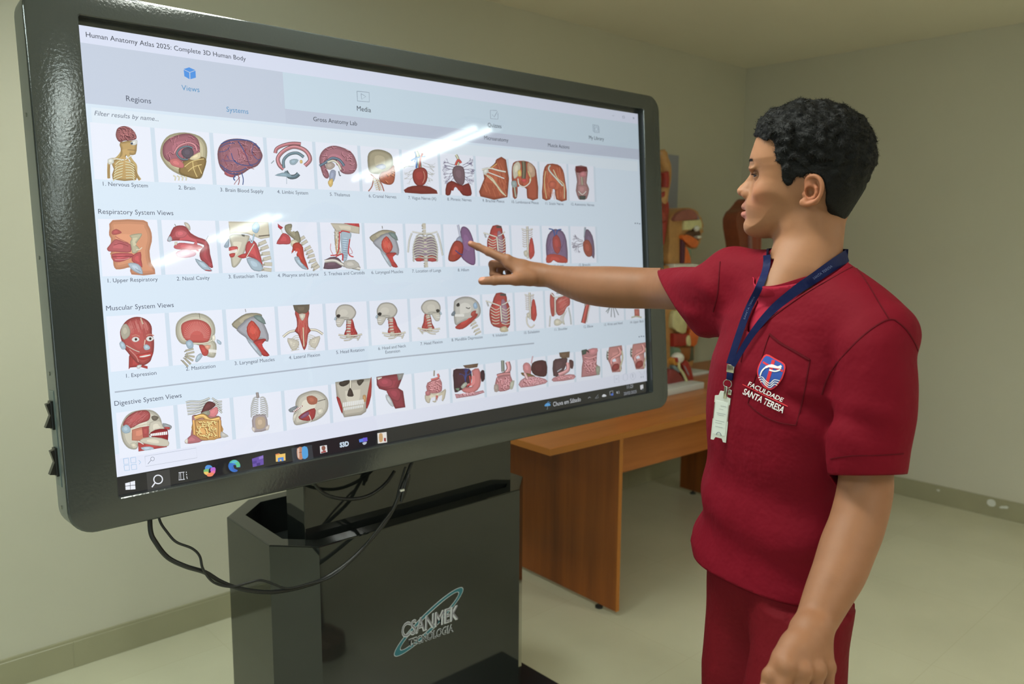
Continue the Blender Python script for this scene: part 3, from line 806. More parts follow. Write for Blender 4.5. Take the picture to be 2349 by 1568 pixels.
for s_, w in (('1400 1380, 1410 1430, 1400 1468', 7), ('1365 1465, 1380 1440, 1415 1400', 5), ('1300 1200, 1280 1250, 1310 1310', 4), ('1450 1160, 1500 1210, 1560 1200', 4), ('1480 1310, 1540 1330', 5)): line(s_, w, (150, 50, 60), 3)
veins(1500, 1300, -1.8, 60, 4, (150, 52, 62), 3, 21); veins(1400, 1300, -2.4, 60, 4, (56, 84, 150), 3, 22)
# 4 limbic system
fatline('1800 1330, 1760 1290, 1750 1230, 1800 1170, 1880 1135, 1960 1150, 2010 1190, 2030 1250, 1985 1300', 36, (188, 120, 128), 6)
fatline('1725 1190, 1740 1150, 1800 1120, 1880 1105, 1950 1110', 32, (182, 112, 120), 6)
fatline('1800 1320, 1800 1250, 1850 1200, 1920 1190, 1975 1225', 26, (104, 130, 144), 6); fatline('1815 1350, 1850 1395, 1900 1395, 1930 1370', 40, (92, 116, 130), 4)
blob('1720 1385, 1790 1360, 1850 1370, 1870 1400, 1800 1395', (136, 166, 182), 2); blob('1850 1255, 1890 1240, 1930 1250, 1900 1290, 1860 1290', (150, 176, 190), 2); line('1825 1395, 1825 1460', 3, (120, 150, 170), 1)
blob('1940 1255, 1960 1250, 1965 1275, 1945 1280', (214, 180, 96), 2); line('1690 1280, 1715 1255', 8, (140, 160, 170), 1)
zt(700, 120, 2.936)
# 5 thalamus
B5 = '95 740, 100 690, 130 650, 185 628, 250 640, 310 672, 340 720, 348 775, 320 815, 270 820, 235 800, 225 760, 180 720, 130 740, 160 820, 150 850, 120 830'
blob(B5, (176, 112, 128), 3, .6); gyri(B5, (190, 128, 142), 22, 44, 4, 31)
fatline('96 765, 140 740, 180 712, 230 725, 262 765', 18, (96, 118, 140)); fatline('150 740, 190 730, 220 750, 240 790', 15, (200, 196, 176)); blob('140 750, 180 740, 200 765, 170 790, 140 780', (176, 160, 150), 3)
blob('180 790, 205 800, 200 850, 180 880, 160 860, 165 810', (150, 160, 186), 2); blob('160 860, 185 850, 185 890, 168 908, 152 880', (214, 180, 96), 2); line('225 800, 232 830, 240 828', 7, (90, 100, 110), 2)
# 6 cranial nerves
blob('420 700, 450 660, 510 655, 570 680, 590 720, 590 780, 560 820, 480 820, 430 800', (170, 160, 130), 3, .6)
blob('560 790, 595 760, 605 810, 598 870, 570 892, 520 880, 495 850, 510 810', (180, 88, 56), 3, .6); gyri('560 790, 595 760, 605 810, 598 870, 570 892, 520 880, 495 850', (220, 130, 80), 8, 40, 5, 33, (120, 50, 30))
for s_ in ('440 820, 480 860, 500 930', '460 840, 450 900, 425 935', '480 850, 510 880, 530 935'): line(s_, 8, (170, 100, 80), 3)
for k in range(6): fatline([(455 + k * 4, 860 + k * 13), (480 + k * 4, 855 + k * 13), (500 + k * 3, 862 + k * 13)], 8, (210, 200, 170))
blob('470 770, 520 750, 545 770, 520 790', (140, 136, 160), 2)
# 7 vagus nerve
for sd in range(5): veins(790, 740 + sd * 20, .3 + sd * .25, 34, 2.2, (150, 146, 120), 3, 40 + sd)
for sd in range(4): veins(730, 770 + sd * 22, 3.3 - sd * .35, 26, 2.2, (150, 146, 120), 3, 50 + sd)
fatline('745 668, 760 700, 775 790', 26, (176, 180, 150)); fatline('735 740, 745 700, 738 668', 8, (60, 100, 160)); fatline('712 730, 750 710, 810 700', 10, (50, 110, 180)); fatline('752 715, 748 780', 12, (50, 110, 180)); fatline('790 680, 775 720, 770 780', 12, (190, 70, 60))
blob('722 820, 740 785, 790 775, 820 800, 822 850, 800 892, 760 900, 730 870', (160, 52, 48), 3, .55); line('795 800, 805 840, 790 880', 3, (220, 160, 130), 3)
blob('672 945, 690 908, 760 896, 840 905, 892 952', (126, 38, 34), 2, .7, 1.15)
# 8 phrenic nerves
for sd in range(6): veins(1010, 760 + sd * 14, 3.5 - sd * .25, 30, 3.4, (84, 62, 116), 4, 60 + sd, .5); veins(1060, 760 + sd * 16, -.6 + sd * .28, 28, 3.4, (84, 62, 116), 4, 70 + sd, .5)
fatline('1015 690, 1030 720, 1028 760', 18, (190, 190, 160)); fatline('1012 760, 1030 725, 1050 745', 16, (196, 64, 56))
blob('990 800, 1010 765, 1060 770, 1075 820, 1070 880, 1045 895, 1005 860', (120, 92, 104), 3, .6)
blob('944 958, 950 890, 985 865, 1020 880, 1060 895, 1100 880, 1118 930, 1115 965, 1060 962, 1030 920, 1005 905, 985 925, 975 960', (136, 40, 36), 2, .6)
# 9 brachial plexus
blob('1180 970, 1185 900, 1205 850, 1200 800, 1250 770, 1280 740, 1290 718, 1352 722, 1362 975', (176, 84, 52), 2, .6); fibers('1180 970, 1185 900, 1205 850, 1250 790, 1290 730, 1352 722, 1362 975', 26, (206, 112, 70), 1.2, 81, 3, 60)
for k in range(5): fatline([(1205 + k * 18, 820 + k * 14), (1260 + k * 14, 850 + k * 22), (1320 + k * 8, 935 + k * 8)], 7, (226, 206, 168))
fatline('1190 790, 1240 780, 1300 795, 1350 805', 12, (222, 216, 196)); fatline('1210 800, 1290 830, 1340 850', 8, (226, 222, 206)); line('1250 780, 1290 750', 6, (226, 180, 90), 1); blob('1196 795, 1225 780, 1235 805, 1205 825', (210, 214, 206), 2)
# 10 lumbosacral plexus
blob('1390 800, 1400 745, 1440 730, 1500 735, 1545 770, 1560 830, 1568 985, 1495 982, 1490 920, 1440 900, 1425 980, 1398 975, 1392 880', (182, 84, 56), 2, .6)
blob('1398 770, 1430 735, 1450 760, 1440 820, 1405 850', (206, 200, 176), 3); blob('1500 740, 1540 770, 1548 830, 1510 840, 1495 790', (196, 160, 130), 3)
fatline('1470 735, 1474 790, 1470 850', 28, (110, 104, 84)); blob('1430 800, 1450 790, 1455 830, 1435 835', (220, 190, 90), 2); fatline('1500 800, 1520 860, 1490 900', 6, (230, 200, 120))
fatline('1432 850, 1440 890, 1475 905, 1510 880, 1515 850', 9, (226, 216, 196)); blob('1452 860, 1475 850, 1495 862, 1475 880', (206, 74, 74), 2); blob('1388 870, 1420 865, 1425 905, 1395 910', (150, 166, 164), 2); fatline('1408 905, 1418 975', 14, (160, 160, 140)); flat('1430 905, 1490 920, 1492 984, 1430 980', (226, 232, 248))
# 11 sciatic nerve
blob('1596 985, 1598 880, 1604 800, 1630 752, 1700 755, 1735 790, 1750 860, 1762 995, 1690 990, 1680 925, 1662 928, 1650 990', (184, 88, 56), 2, .6); fibers('1596 985, 1598 880, 1604 800, 1630 752, 1700 755, 1735 790, 1750 860, 1762 995', 24, (212, 120, 80), 1.4, 91, 3, 50)
fatline('1650 760, 1640 790, 1690 850, 1735 900', 12, (196, 200, 188)); fatline('1670 790, 1700 850, 1740 890, 1745 985', 6, (226, 210, 160)); blob('1640 880, 1665 865, 1690 880, 1680 915, 1645 912', (196, 96, 70), 3); fatline('1620 800, 1610 880, 1625 985', 5, (226, 196, 130))
# 12 autonomic nerves
blob('1820 766, 1896 770, 1900 830, 1895 880, 1912 920, 1896 985, 1860 992, 1840 985, 1822 930, 1830 870, 1822 820', (170, 124, 124), 2, .6)
blob('1822 768, 1896 772, 1896 800, 1860 812, 1824 808', (112, 38, 44), 1); blob('1845 815, 1880 800, 1895 830, 1860 842', (196, 120, 126), 3); fatline('1862 840, 1866 900', 16, (160, 150, 130)); blob('1832 900, 1862 892, 1900 905, 1890 950, 1865 960, 1838 945', (180, 130, 130), 3); blob('1842 965, 1890 965, 1886 992, 1850 990', (70, 78, 76), 1); fatline('1840 935, 1866 958, 1892 935', 6, (220, 214, 200))

# ================= second row
zt(200, 460, 3.92)
# 1 upper respiratory
blob('228 175, 505 175, 548 220, 578 290, 580 370, 560 450, 575 560, 612 660, 398 664, 390 600, 330 612, 260 618, 236 580, 232 540, 215 515, 212 490, 205 475, 215 455, 178 440, 182 420, 210 385, 212 340, 196 310, 200 250', (222, 150, 108), 2, .72, 1.12)
blob('222 275, 260 255, 300 275, 306 292, 250 308, 222 300', (186, 84, 84), 2); blob('182 425, 225 370, 260 345, 330 370, 392 395, 392 460, 330 465, 250 460, 190 455', (190, 92, 98), 2, .7); line('240 400, 300 385, 370 410', 6, (150, 60, 70), 3); line('250 320, 300 350, 370 380', 7, (190, 100, 90), 3)
blob('222 480, 300 468, 400 475, 412 500, 360 530, 290 552, 240 545, 225 515', (196, 84, 92), 2); line('225 505, 300 500, 400 500', 5, (120, 44, 52), 3); line('250 530, 330 530, 380 515', 6, (220, 150, 150), 3)
blob('378 315, 420 300, 490 295, 480 330, 450 370, 440 400, 470 430, 440 470, 405 470, 395 420, 385 370, 400 340', (190, 184, 150), 2); line('440 440, 470 440, 492 420', 8, (222, 216, 190), 2)
blob('410 490, 480 460, 485 530, 495 600, 440 570, 400 540', (196, 80, 84), 2); blob('365 565, 430 560, 480 590, 500 660, 450 650, 400 620', (176, 192, 206), 2); line('430 610, 480 640', 5, (130, 150, 170), 1)
# 2 nasal cavity
blob('720 345, 745 300, 775 240, 830 222, 890 235, 930 290, 1000 330, 1060 350, 1095 400, 1105 480, 1132 600, 1090 590, 1020 530, 1010 470, 1030 430, 1050 400, 950 372, 850 360, 760 362, 725 368', (190, 76, 86), 2, .65)
blob('790 280, 850 262, 900 290, 870 330, 800 330', (206, 96, 106), 3); blob('780 405, 830 378, 920 385, 1010 400, 1040 420, 990 440, 900 445, 830 440, 785 430', (206, 92, 100), 2); blob('795 470, 850 440, 930 445, 980 470, 960 500, 880 515, 815 505', (222, 170, 186), 2, .8); blob('718 350, 745 315, 765 350, 740 372', (170, 180, 190), 2)
blob('870 195, 900 200, 925 230, 925 270, 900 250, 880 225', (196, 188, 170), 2); blob('785 370, 812 368, 805 400, 785 400', BONE, 1); blob('968 520, 1020 540, 1050 550, 1110 610, 1120 635, 1060 630, 1000 580', BLUEG, 2); line('1060 625, 1115 630', 8, (190, 50, 50), 1); line('785 210, 800 235', 6, (130, 130, 120), 1); line('1060 370, 1088 315', 3, (140, 140, 140), 1)
# 3 eustachian tubes
blob('1270 188, 1628 192, 1640 330, 1560 345, 1500 320, 1440 300, 1330 290, 1280 300, 1275 250', (214, 206, 180), 1, .7); blob('1275 320, 1340 300, 1440 310, 1460 330, 1430 420, 1400 500, 1370 560, 1330 600, 1300 590, 1290 520, 1275 480, 1290 400', (206, 200, 178), 2, .6)
blob('1228 410, 1260 360, 1275 340, 1275 410, 1250 425', (150, 170, 186), 2); blob('1272 420, 1345 410, 1350 440, 1290 470', (206, 80, 80), 2); blob('1276 480, 1330 470, 1320 505, 1290 510', (190, 66, 66), 2)
for k in range(6): flat([(1275 + k * 12, 452 - k * 3), (1285 + k * 12, 450 - k * 3), (1285 + k * 12, 476 - k * 3), (1275 + k * 12, 478 - k * 3)], (240, 240, 234))
blob('1440 370, 1500 360, 1540 430, 1582 595, 1560 590, 1500 520, 1440 500, 1420 440', (200, 74, 78), 2, .65); blob('1350 500, 1430 470, 1450 500, 1400 520', (190, 60, 60), 2); fatline('1500 390, 1470 440, 1430 510', 10, (206, 200, 186)); fatline('1460 340, 1480 380, 1500 300', 14, (160, 190, 206))
blob('1480 230, 1520 190, 1550 230, 1530 290, 1490 280', (160, 196, 220), 3); blob('1430 520, 1490 515, 1560 560, 1580 630, 1500 630, 1460 590', BLUEG, 2); spine('1575 380, 1600 440, 1610 500, 1625 560, 1620 620', 74, 6); flat('1385 300, 1415 305, 1415 325, 1390 318', (80, 74, 66)); line('1540 320, 1640 310', 12, (120, 110, 96), 1)
# 4 pharynx and larynx
spine('1930 340, 1980 420, 2010 480, 2030 550, 2060 600', 60, 8)
blob('1700 388, 1730 330, 1760 290, 1810 310, 1830 350, 1820 390, 1760 392', (196, 70, 78), 2, .65); blob('1712 205, 1735 225, 1762 240, 1740 262, 1715 240', (184, 40, 60), 1); line('1745 255, 1755 295', 6, (190, 190, 170), 1)
blob('1780 220, 1835 208, 1840 240, 1820 270, 1850 290, 1890 270, 1910 310, 1920 370, 1890 380, 1850 340, 1800 300, 1775 260', (150, 144, 118), 2, .6); blob('1830 360, 1870 350, 1900 380, 1860 420, 1830 400', (206, 200, 170), 2)
blob('1850 390, 1900 375, 1940 420, 1950 500, 1990 615, 1960 610, 1930 570, 1880 490, 1890 460, 1860 450, 1835 478, 1845 430', (194, 62, 48), 2, .65); blob('1860 510, 1900 505, 1920 550, 1970 600, 1980 620, 1930 610, 1880 560', BLUEG, 2)
zt(700, 480, 2.936)
# 5 trachea and carotids
fatline('215 110, 212 200, 225 300', 30, (196, 188, 164)); spine('212 150, 215 200, 220 250, 228 300', 26, 7)
blob('170 93, 280 96, 330 100, 366 110, 365 165, 330 160, 250 145, 210 150, 190 125', (200, 192, 170), 1, .6); blob('260 93, 362 95, 366 120, 300 105', (196, 50, 56), 1)
blob('240 150, 310 160, 300 210, 280 340, 250 340, 242 250', (170, 192, 206), 2, .7)
for k in range(9): line([(248 + k, 200 + k * 15), (290 - k * 1.5, 204 + k * 15)], 5, (130, 156, 180), 1)
for s_ in ('230 150, 228 230, 215 300, 170 310', '300 200, 290 280, 300 310, 325 320', '235 160, 250 145, 300 155'): fatline(s_, 8, (206, 44, 48))
for s_ in ('190 310, 170 270, 172 230', '300 300, 318 290, 290 240'): line(s_, 3, (196, 60, 60), 3)
blob('125 385, 140 335, 200 318, 240 345, 245 390, 180 402, 125 400', (110, 84, 100), 2); fatline('130 350, 200 345, 260 375, 370 400', 24, (196, 192, 182)); blob('262 350, 330 340, 368 385, 300 400, 262 385', (190, 186, 176), 2); fatline('210 200, 205 260, 215 300', 5, (210, 160, 80)); fatline('205 318, 250 300, 250 345', 9, (200, 40, 46))
def larynx(f):
    blob(f('432 188, 470 160, 520 138, 580 142, 608 155, 600 168, 560 165, 500 185, 480 230, 450 215'), (168, 160, 134), 2, .55)
    blob(f('455 225, 490 190, 540 160, 590 165, 612 200, 632 270, 625 310, 600 300, 560 290, 530 310, 500 270'), (170, 172, 180), 2, .6)
    blob(f('560 155, 605 160, 625 210, 600 200, 575 180'), (120, 140, 136), 2)
    blob(f('515 215, 545 180, 570 205, 590 250, 570 290, 540 295, 515 260'), (206, 70, 54), 2, .6); fibers(f('515 215, 545 180, 570 205, 590 250, 570 290, 540 295'), 14, (224, 110, 90), 1.4, 7, 2, 26)
    blob(f('540 300, 600 290, 615 300, 590 320, 600 350, 625 388, 590 388, 560 350'), (190, 56, 52), 2, .6); blob(f('505 280, 540 300, 580 370, 570 388, 530 330'), (176, 190, 200), 2); line(f('518 112, 520 130'), 5, (120, 110, 100), 1)
larynx(lambda s: s)
# 7 location of lungs
blob('740 200, 800 180, 870 200, 890 280, 880 340, 800 350, 745 330, 730 270', (150, 128, 150), 2, .8); blob('740 325, 790 310, 800 345, 750 350', (180, 66, 66), 2); blob('830 310, 880 318, 880 350, 830 348', (180, 66, 66), 2)
ribs(808, 175, 330, 82, 10, (206, 202, 186), 7, .1, 14); spine('800 102, 802 150, 808 240, 812 340, 815 382', 22, 14)
fatline('720 150, 760 158, 800 160', 9, (206, 204, 192)); fatline('890 150, 850 160, 815 162', 9, (206, 204, 192)); fatline('718 160, 700 210, 692 290', 11, (196, 196, 186)); fatline('888 160, 905 210, 925 310', 11, (196, 196, 186))
# 8 hilum
blob('1050 125, 1075 116, 1105 140, 1130 200, 1140 260, 1145 365, 1105 368, 1050 320, 1055 250, 1045 180', (136, 96, 140), 3, .6, 1.2); fatline('1028 104, 1040 160, 1045 200', 14, (176, 180, 200)); blob('1020 195, 1045 180, 1060 215, 1040 235, 1015 220', (150, 156, 180), 2)
blob('962 335, 975 270, 1005 215, 1045 215, 1065 250, 1055 310, 1020 345, 985 352', (170, 62, 46), 3, .5, 1.35); line('1010 275, 1040 300, 1062 305', 7, (70, 74, 130), 3)
def chest(f, seed):
    blob(f('1262 110, 1320 112, 1330 160, 1345 190, 1350 300, 1320 320, 1250 310, 1228 270, 1225 210, 1240 170'), (184, 64, 58), 2, .6); blob(f('1295 150, 1320 160, 1335 240, 1330 290, 1290 280'), (160, 120, 140), 2)
    for k in range(6): fatline(f([(1228 + k * 3, 190 + k * 20), (1262, 210 + k * 17), (1285, 200 + k * 18)]), 6, (206, 196, 174)); fatline(f([(1300, 200 + k * 18), (1325, 212 + k * 17), (1348, 190 + k * 20)]), 6, (206, 196, 174))
    fatline(f('1200 158, 1240 170, 1285 185'), 9, (210, 204, 188)); fatline(f('1345 150, 1320 170, 1298 180'), 8, (210, 204, 188)); fatline(f('1290 185, 1295 240, 1300 280'), 12, (200, 196, 184)); fatline(f('1208 165, 1218 190'), 10, (170, 170, 166)); flat(f('1285 112, 1322 112, 1322 126, 1288 126'), (90, 80, 76))
chest(lambda s: s, 1)
def ribside(f):
    fatline(f('1495 115, 1498 200, 1500 260, 1500 330'), 15, (196, 192, 178))
    for k in range(8): fatline(f([(1460 + k * .6, 140 + k * 15), (1478, 148 + k * 15), (1495, 140 + k * 15)]), 6, (196, 186, 178)); 
    for k in range(5): fatline(f([(1498, 140 + k * 15), (1515, 146 + k * 15), (1530, 135 + k * 15)]), 6, (190, 180, 176))
    blob(f('1512 205, 1530 195, 1545 290, 1530 325, 1512 335, 1505 280'), (190, 64, 58), 2); blob(f('1470 285, 1495 275, 1500 310, 1480 318'), (196, 190, 172), 2); fatline(f('1455 130, 1495 138, 1532 130'), 7, (206, 202, 190))
ribside(lambda s: s)
# 11 lungs with heart
blob('1625 330, 1620 240, 1635 170, 1670 135, 1700 135, 1735 150, 1760 210, 1768 350, 1735 356, 1700 330, 1660 340, 1650 358, 1624 358', (132, 104, 140), 2, .6); blob('1665 200, 1690 170, 1715 200, 1722 260, 1700 300, 1672 270', (176, 66, 62), 3, .6); fatline('1640 130, 1670 140, 1680 180', 8, (56, 92, 160)); fatline('1725 135, 1700 140, 1690 170', 8, (56, 92, 160)); veins(1650, 200, 1.4, 34, 2, (90, 70, 110), 3, 95); veins(1740, 200, 1.6, 34, 2, (90, 70, 110), 3, 96)
blob('1624 358, 1626 310, 1680 300, 1750 320, 1766 358, 1700 358, 1672 342, 1655 358', (190, 66, 54), 2, .7)
# 12 bronchi
for sd in range(5): veins(1870, 210 + sd * 8, 3.6 - sd * .3, 26, 3, (96, 78, 104), 4, 100 + sd, .6)
fatline('1885 120, 1882 190', 12, (150, 164, 176)); blob('1885 150, 1905 135, 1935 180, 1948 260, 1945 332, 1920 300, 1880 250', (120, 96, 124), 2, .6); blob('1872 220, 1905 205, 1930 250, 1930 310, 1900 318, 1875 280', (164, 74, 56), 3, .6, 1.35)

# ================= third row
zt(200, 460, 3.92)
# 1 expression
blob('385 1500, 372 1516, 375 1400, 385 1380, 470 1480, 545 1500, 540 1500, 505 1490', (176, 64, 60), 1, .7)
blob('300 1230, 298 1160, 340 1090, 400 1052, 470 1045, 540 1075, 578 1130, 582 1200, 600 1250, 598 1350, 580 1410, 560 1450, 500 1482, 450 1460, 400 1410, 360 1360, 330 1320', (184, 80, 76), 3, .6, 1.15)
blob('300 1200, 310 1130, 350 1105, 385 1160, 380 1215, 330 1250', (176, 170, 150), 2, .7); blob('288 1285, 310 1262, 340 1290, 345 1330, 310 1335', (166, 190, 204), 2); fibers('350 1090, 480 1050, 560 1100, 570 1190, 400 1200', 30, (206, 120, 112), 1.3, 111, 4, 70)
for ex, ey in ((437, 1248), (566, 1242)):
    blob([(ex - 38, ey), (ex - 20, ey - 22), (ex + 15, ey - 22), (ex + 32, ey), (ex + 10, ey + 20), (ex - 20, ey + 20)], (222, 222, 218), 3, .7, 1); blob([(ex - 12, ey - 2), (ex, ey - 15), (ex + 13, ey - 2), (ex, ey + 11)], (86, 74, 64), 3, .6, 1); flat([(ex - 5, ey - 4), (ex + 5, ey - 4), (ex + 5, ey + 5), (ex - 5, ey + 5)], (20, 20, 20))
    line([(ex - 36, ey - 30), (ex, ey - 42), (ex + 34, ey - 28)], 8, (206, 130, 110), 3)
blob('505 1310, 530 1290, 562 1310, 560 1335, 520 1342', (170, 192, 204), 3); line('520 1250, 512 1300', 9, (222, 190, 170), 2); blob('440 1385, 500 1375, 580 1358, 578 1400, 510 1430, 450 1415', (190, 60, 56), 3); blob('470 1400, 560 1382, 568 1390, 520 1405, 480 1408', (232, 228, 220), 2, .8, 1); line('380 1340, 440 1400, 460 1450', 9, (210, 130, 120), 3); line('350 1300, 420 1340, 470 1360', 7, (206, 196, 180), 3)
line('480 1055, 500 1110', 14, (206, 176, 150), 2); blob('450 1480, 490 1475, 470 1510, 445 1505', (200, 206, 206), 2)
# 2 mastication
spine('920 1340, 930 1390, 915 1430, 880 1465', 74, 6, (186, 180, 156))
blob('795 1200, 800 1110, 850 1050, 940 1012, 1040 1018, 1110 1060, 1145 1120, 1150 1190, 1130 1240, 1160 1290, 1160 1360, 1140 1410, 1080 1400, 1040 1360, 1000 1300, 930 1290, 860 1290, 820 1260', (206, 202, 178), 3, .62, 1.1)
M2 = '845 1120, 900 1080, 990 1068, 1070 1095, 1112 1150, 1110 1210, 1080 1270, 980 1275, 900 1262, 855 1210'
blob(M2, (206, 92, 84), 3, .7, 1.08)
for k in range(26):
    a = math.pi * (1.0 + k / 25); line([(985 + 60 * math.cos(a), 1230 + 60 * math.sin(a)), (985 + 122 * math.cos(a), 1235 + 150 * math.sin(a))], 3, (226, 150, 140), 1)
blob('1005 1300, 1050 1300, 1090 1350, 1075 1392, 1040 1390, 1020 1350', (196, 76, 66), 3); blob('1050 1300, 1110 1300, 1085 1345', (222, 160, 130), 2); fatline('900 1280, 1000 1285, 1080 1275, 1130 1250', 14, (206, 200, 176)); blob('1120 1220, 1145 1205, 1150 1250, 1130 1265', (226, 222, 200), 2); blob('1165 1245, 1205 1270, 1200 1295, 1170 1280', (166, 190, 206), 2)
for k in range(6): flat([(1092 + k * 12, 1335 + k), (1102 + k * 12, 1335 + k), (1102 + k * 12, 1362 + k), (1092 + k * 12, 1362 + k)], (238, 238, 230))
blob('885 1270, 920 1250, 950 1275, 950 1320, 910 1330, 890 1300', (160, 184, 200), 3); blob('985 1395, 1020 1370, 1035 1400, 990 1450, 970 1440', BLUEG, 2); line('1005 1010, 1012 1060', 4, (110, 100, 80), 2)
# 3 laryngeal muscles: same drawing as the card above, one row lower
A_ = zt
def aff(src, dst):
    """similarity taking two places to two places"""
    (a, b), (c, d) = src, dst; z = (complex(*d) - complex(*c)) / (complex(*b) - complex(*a)); w = complex(*c) - z * complex(*a)
    def f(s):
        pts = prs(s) if isinstance(s, str) else s
        o = [z * complex(*p) + w for p in pts]; return [(t.real, t.imag) for t in o]
    return f
larynx(aff(((432, 188), (625, 388)), ((1298, 1110), (1640, 1390))))
# 4 lateral flexion
fatline('1760 1225, 1820 1180, 1900 1165', 22, (206, 200, 178)); fatline('2118 1200, 2060 1165, 1990 1160', 22, (206, 200, 178)); blob('1800 1235, 1900 1260, 1895 1320, 1850 1350, 1815 1300', (206, 200, 180), 2); blob('2090 1215, 2000 1250, 2000 1300, 2050 1330, 2085 1270', (206, 200, 180), 2)
for k in range(8): fatline([(1905, 1210 + k * 18), (1870 - k * 4, 1215 + k * 19), (1840 - k * 1, 1240 + k * 16)], 7, (200, 196, 178)); fatline([(1985, 1205 + k * 18), (2015 + k * 4, 1210 + k * 18), (2050, 1225 + k * 15)], 7, (200, 196, 178))
blob('1868 985, 1990 980, 1985 1060, 1988 1130, 2010 1170, 1985 1200, 1975 1290, 1950 1345, 1925 1290, 1895 1200, 1865 1170, 1885 1130, 1880 1060', (186, 76, 66), 2, .62); fibers('1880 1010, 1985 1010, 1985 1130, 1975 1290, 1950 1340, 1900 1200', 20, (206, 110, 96), 1.55, 121, 3, 60)
blob('1848 938, 1998 932, 1995 980, 1970 1010, 1900 1015, 1862 985', (112, 102, 84), 1, .7); blob('1902 1020, 1962 1018, 1945 1070, 1925 1075', BONE, 2); fatline('1940 1140, 1945 1250, 1948 1310', 12, (216, 196, 160)); fatline('1865 1170, 1900 1200', 8, (120, 60, 54))
zt(700, 480, 2.936)
def bust(f, face, ex):
    blob(f([(.1, .75), (-.35, .7), (-.5, 1.4), (-.3, 2.0), (.2, 2.1), (.5, 1.6), (.35, 1.0)]), (176, 60, 58), 2, .65); spine(f([(-.05, .8), (-.1, 1.2), (-.05, 1.7)]), 20, 6)
    for k in range(3): fatline(f([(-1.0, 1.9 + k * .28), (-.3, 2.0 + k * .25), (.3, 1.95 + k * .25), (1.0, 1.85 + k * .3)]), 8, (196, 190, 172))
def head(cx, cy, r, face, lean=0, open_=False):
    X = lambda l: [(cx + face * (a + lean * max(b - .3, 0)) * r, cy + b * r) for a, b in l]
    blob(X([(-.62, .2), (-.1, .5), (.05, 1.2), (.3, 1.85), (-.9, 1.85), (-.75, 1.1)]), (178, 56, 54), 2, .62)
    spine(X([(-.35, .5), (-.25, .9), (-.15, 1.4), (-.1, 1.85)]), r * .34, 7)
    fibers(X([(-.62, .2), (-.1, .5), (.05, 1.2), (.3, 1.85), (-.9, 1.85), (-.75, 1.1)]), 8, (210, 100, 90), 1.5, int(cx), 2, 20)
    fatline(X([(-1.3, 1.65), (-.8, 1.75), (0, 1.8), (.8, 1.7)]), r * .16, (200, 194, 176)); fatline(X([(-1.0, 2.0), (-.4, 1.95), (.4, 2.0), (.7, 1.9)]), r * .12, (190, 184, 166)); fatline(X([(-1.1, 1.8), (-.8, 2.2)]), r * .13, (190, 184, 166)); fatline(X([(-.5, 1.9), (-.1, 2.15), (.4, 2.2)]), r * .12, (190, 184, 166))
    skull(cx, cy, r, face)
head(268, 715, 76, -1, -.15); head(546, 702, 76, -1, -.3); head(850, 680, 72, 1, 0)
# 8 mandible depression
blob('1000 640, 1010 610, 1060 588, 1120 592, 1165 625, 1182 680, 1170 720, 1130 745, 1080 750, 1015 780, 1000 720', (196, 194, 186), 3, .6); spine('1120 745, 1140 780, 1165 830', 40, 6); blob('1010 790, 1050 760, 1100 740, 1150 700, 1160 715, 1110 770, 1060 805, 1020 805', (190, 56, 50), 2); blob('1130 640, 1150 625, 1160 660, 1140 670', (150, 180, 206), 3); blob('1018 640, 1035 628, 1040 650, 1022 655', (60, 56, 54), 2); blob('982 705, 1005 680, 1010 710, 990 718', (110, 124, 136), 2)
for k in range(7): flat([(1008 + k * 9, 705), (1015 + k * 9, 705), (1015 + k * 9, 722), (1008 + k * 9, 722)], (236, 236, 230))
line('1082 660, 1100 668, 1110 660', 6, (80, 76, 74), 2); blob('1120 690, 1150 680, 1140 720, 1115 715', (176, 70, 60), 2)
f9 = aff(((1262, 110), (1320, 320)), ((1285, 564), (1345, 800))); chest(f9, 2); blob('1310 800, 1350 785, 1368 820, 1320 825', (196, 184, 150), 2)
f10 = aff(((1495, 115), (1500, 330)), ((1510, 560), (1515, 740))); ribside(f10); fatline('1490 720, 1495 770, 1520 795, 1545 775', 9, (206, 200, 184)); blob('1525 620, 1545 610, 1560 710, 1540 755, 1525 720', (190, 60, 56), 2)
# 11 shoulder
blob('1648 580, 1660 560, 1680 590, 1685 700, 1660 720, 1648 650', (180, 76, 70), 2); blob('1690 610, 1740 578, 1778 590, 1782 640, 1760 660, 1740 700, 1710 715, 1690 690', (186, 80, 74), 3, .62); fibers('1690 610, 1740 578, 1778 590, 1782 640, 1740 700, 1710 715', 16, (212, 120, 110), 2.5, 131, 2.5, 34)
fatline('1655 565, 1680 590, 1720 585, 1755 572', 10, (206, 204, 196)); fatline('1682 600, 1684 710', 12, (200, 192, 180)); fatline('1650 715, 1645 790', 9, (190, 190, 184)); fatline('1772 660, 1785 720, 1790 775', 9, (180, 186, 184)); fatline('1700 540, 1700 570', 16, (150, 156, 156))
for k in range(4): fatline([(1760 - k * 12, 680 + k * 12), (1740 - k * 8, 730 + k * 6), (1745, 775)], 5, (196, 194, 180))
blob('1675 750, 1700 735, 1730 760, 1710 780, 1680 780', BONE, 2)
fatline('1905 625, 1890 690, 1872 765', 32, (180, 72, 66)); fatline('1918 640, 1905 700, 1895 760', 7, (206, 196, 186)); fatline('1885 600, 1888 650', 14, (150, 130, 124))
for k, (a, b) in enumerate(((2035, 700), (2060, 725), (2085, 728), (2110, 712), (2025, 690))): line([(2065, 640), ((2065 + a) / 2, 665), (a, b)], 6, (140, 150, 156), 3)
blob('2215 670, 2250 670, 2252 720, 2218 722', (186, 96, 84), 1); fatline('2196 728, 2230 720, 2265 728', 9, (180, 180, 150)); fatline('2210 620, 2240 610, 2260 640', 10, (190, 100, 90))

# ================= fourth row
zt(200, 800, 3.915)
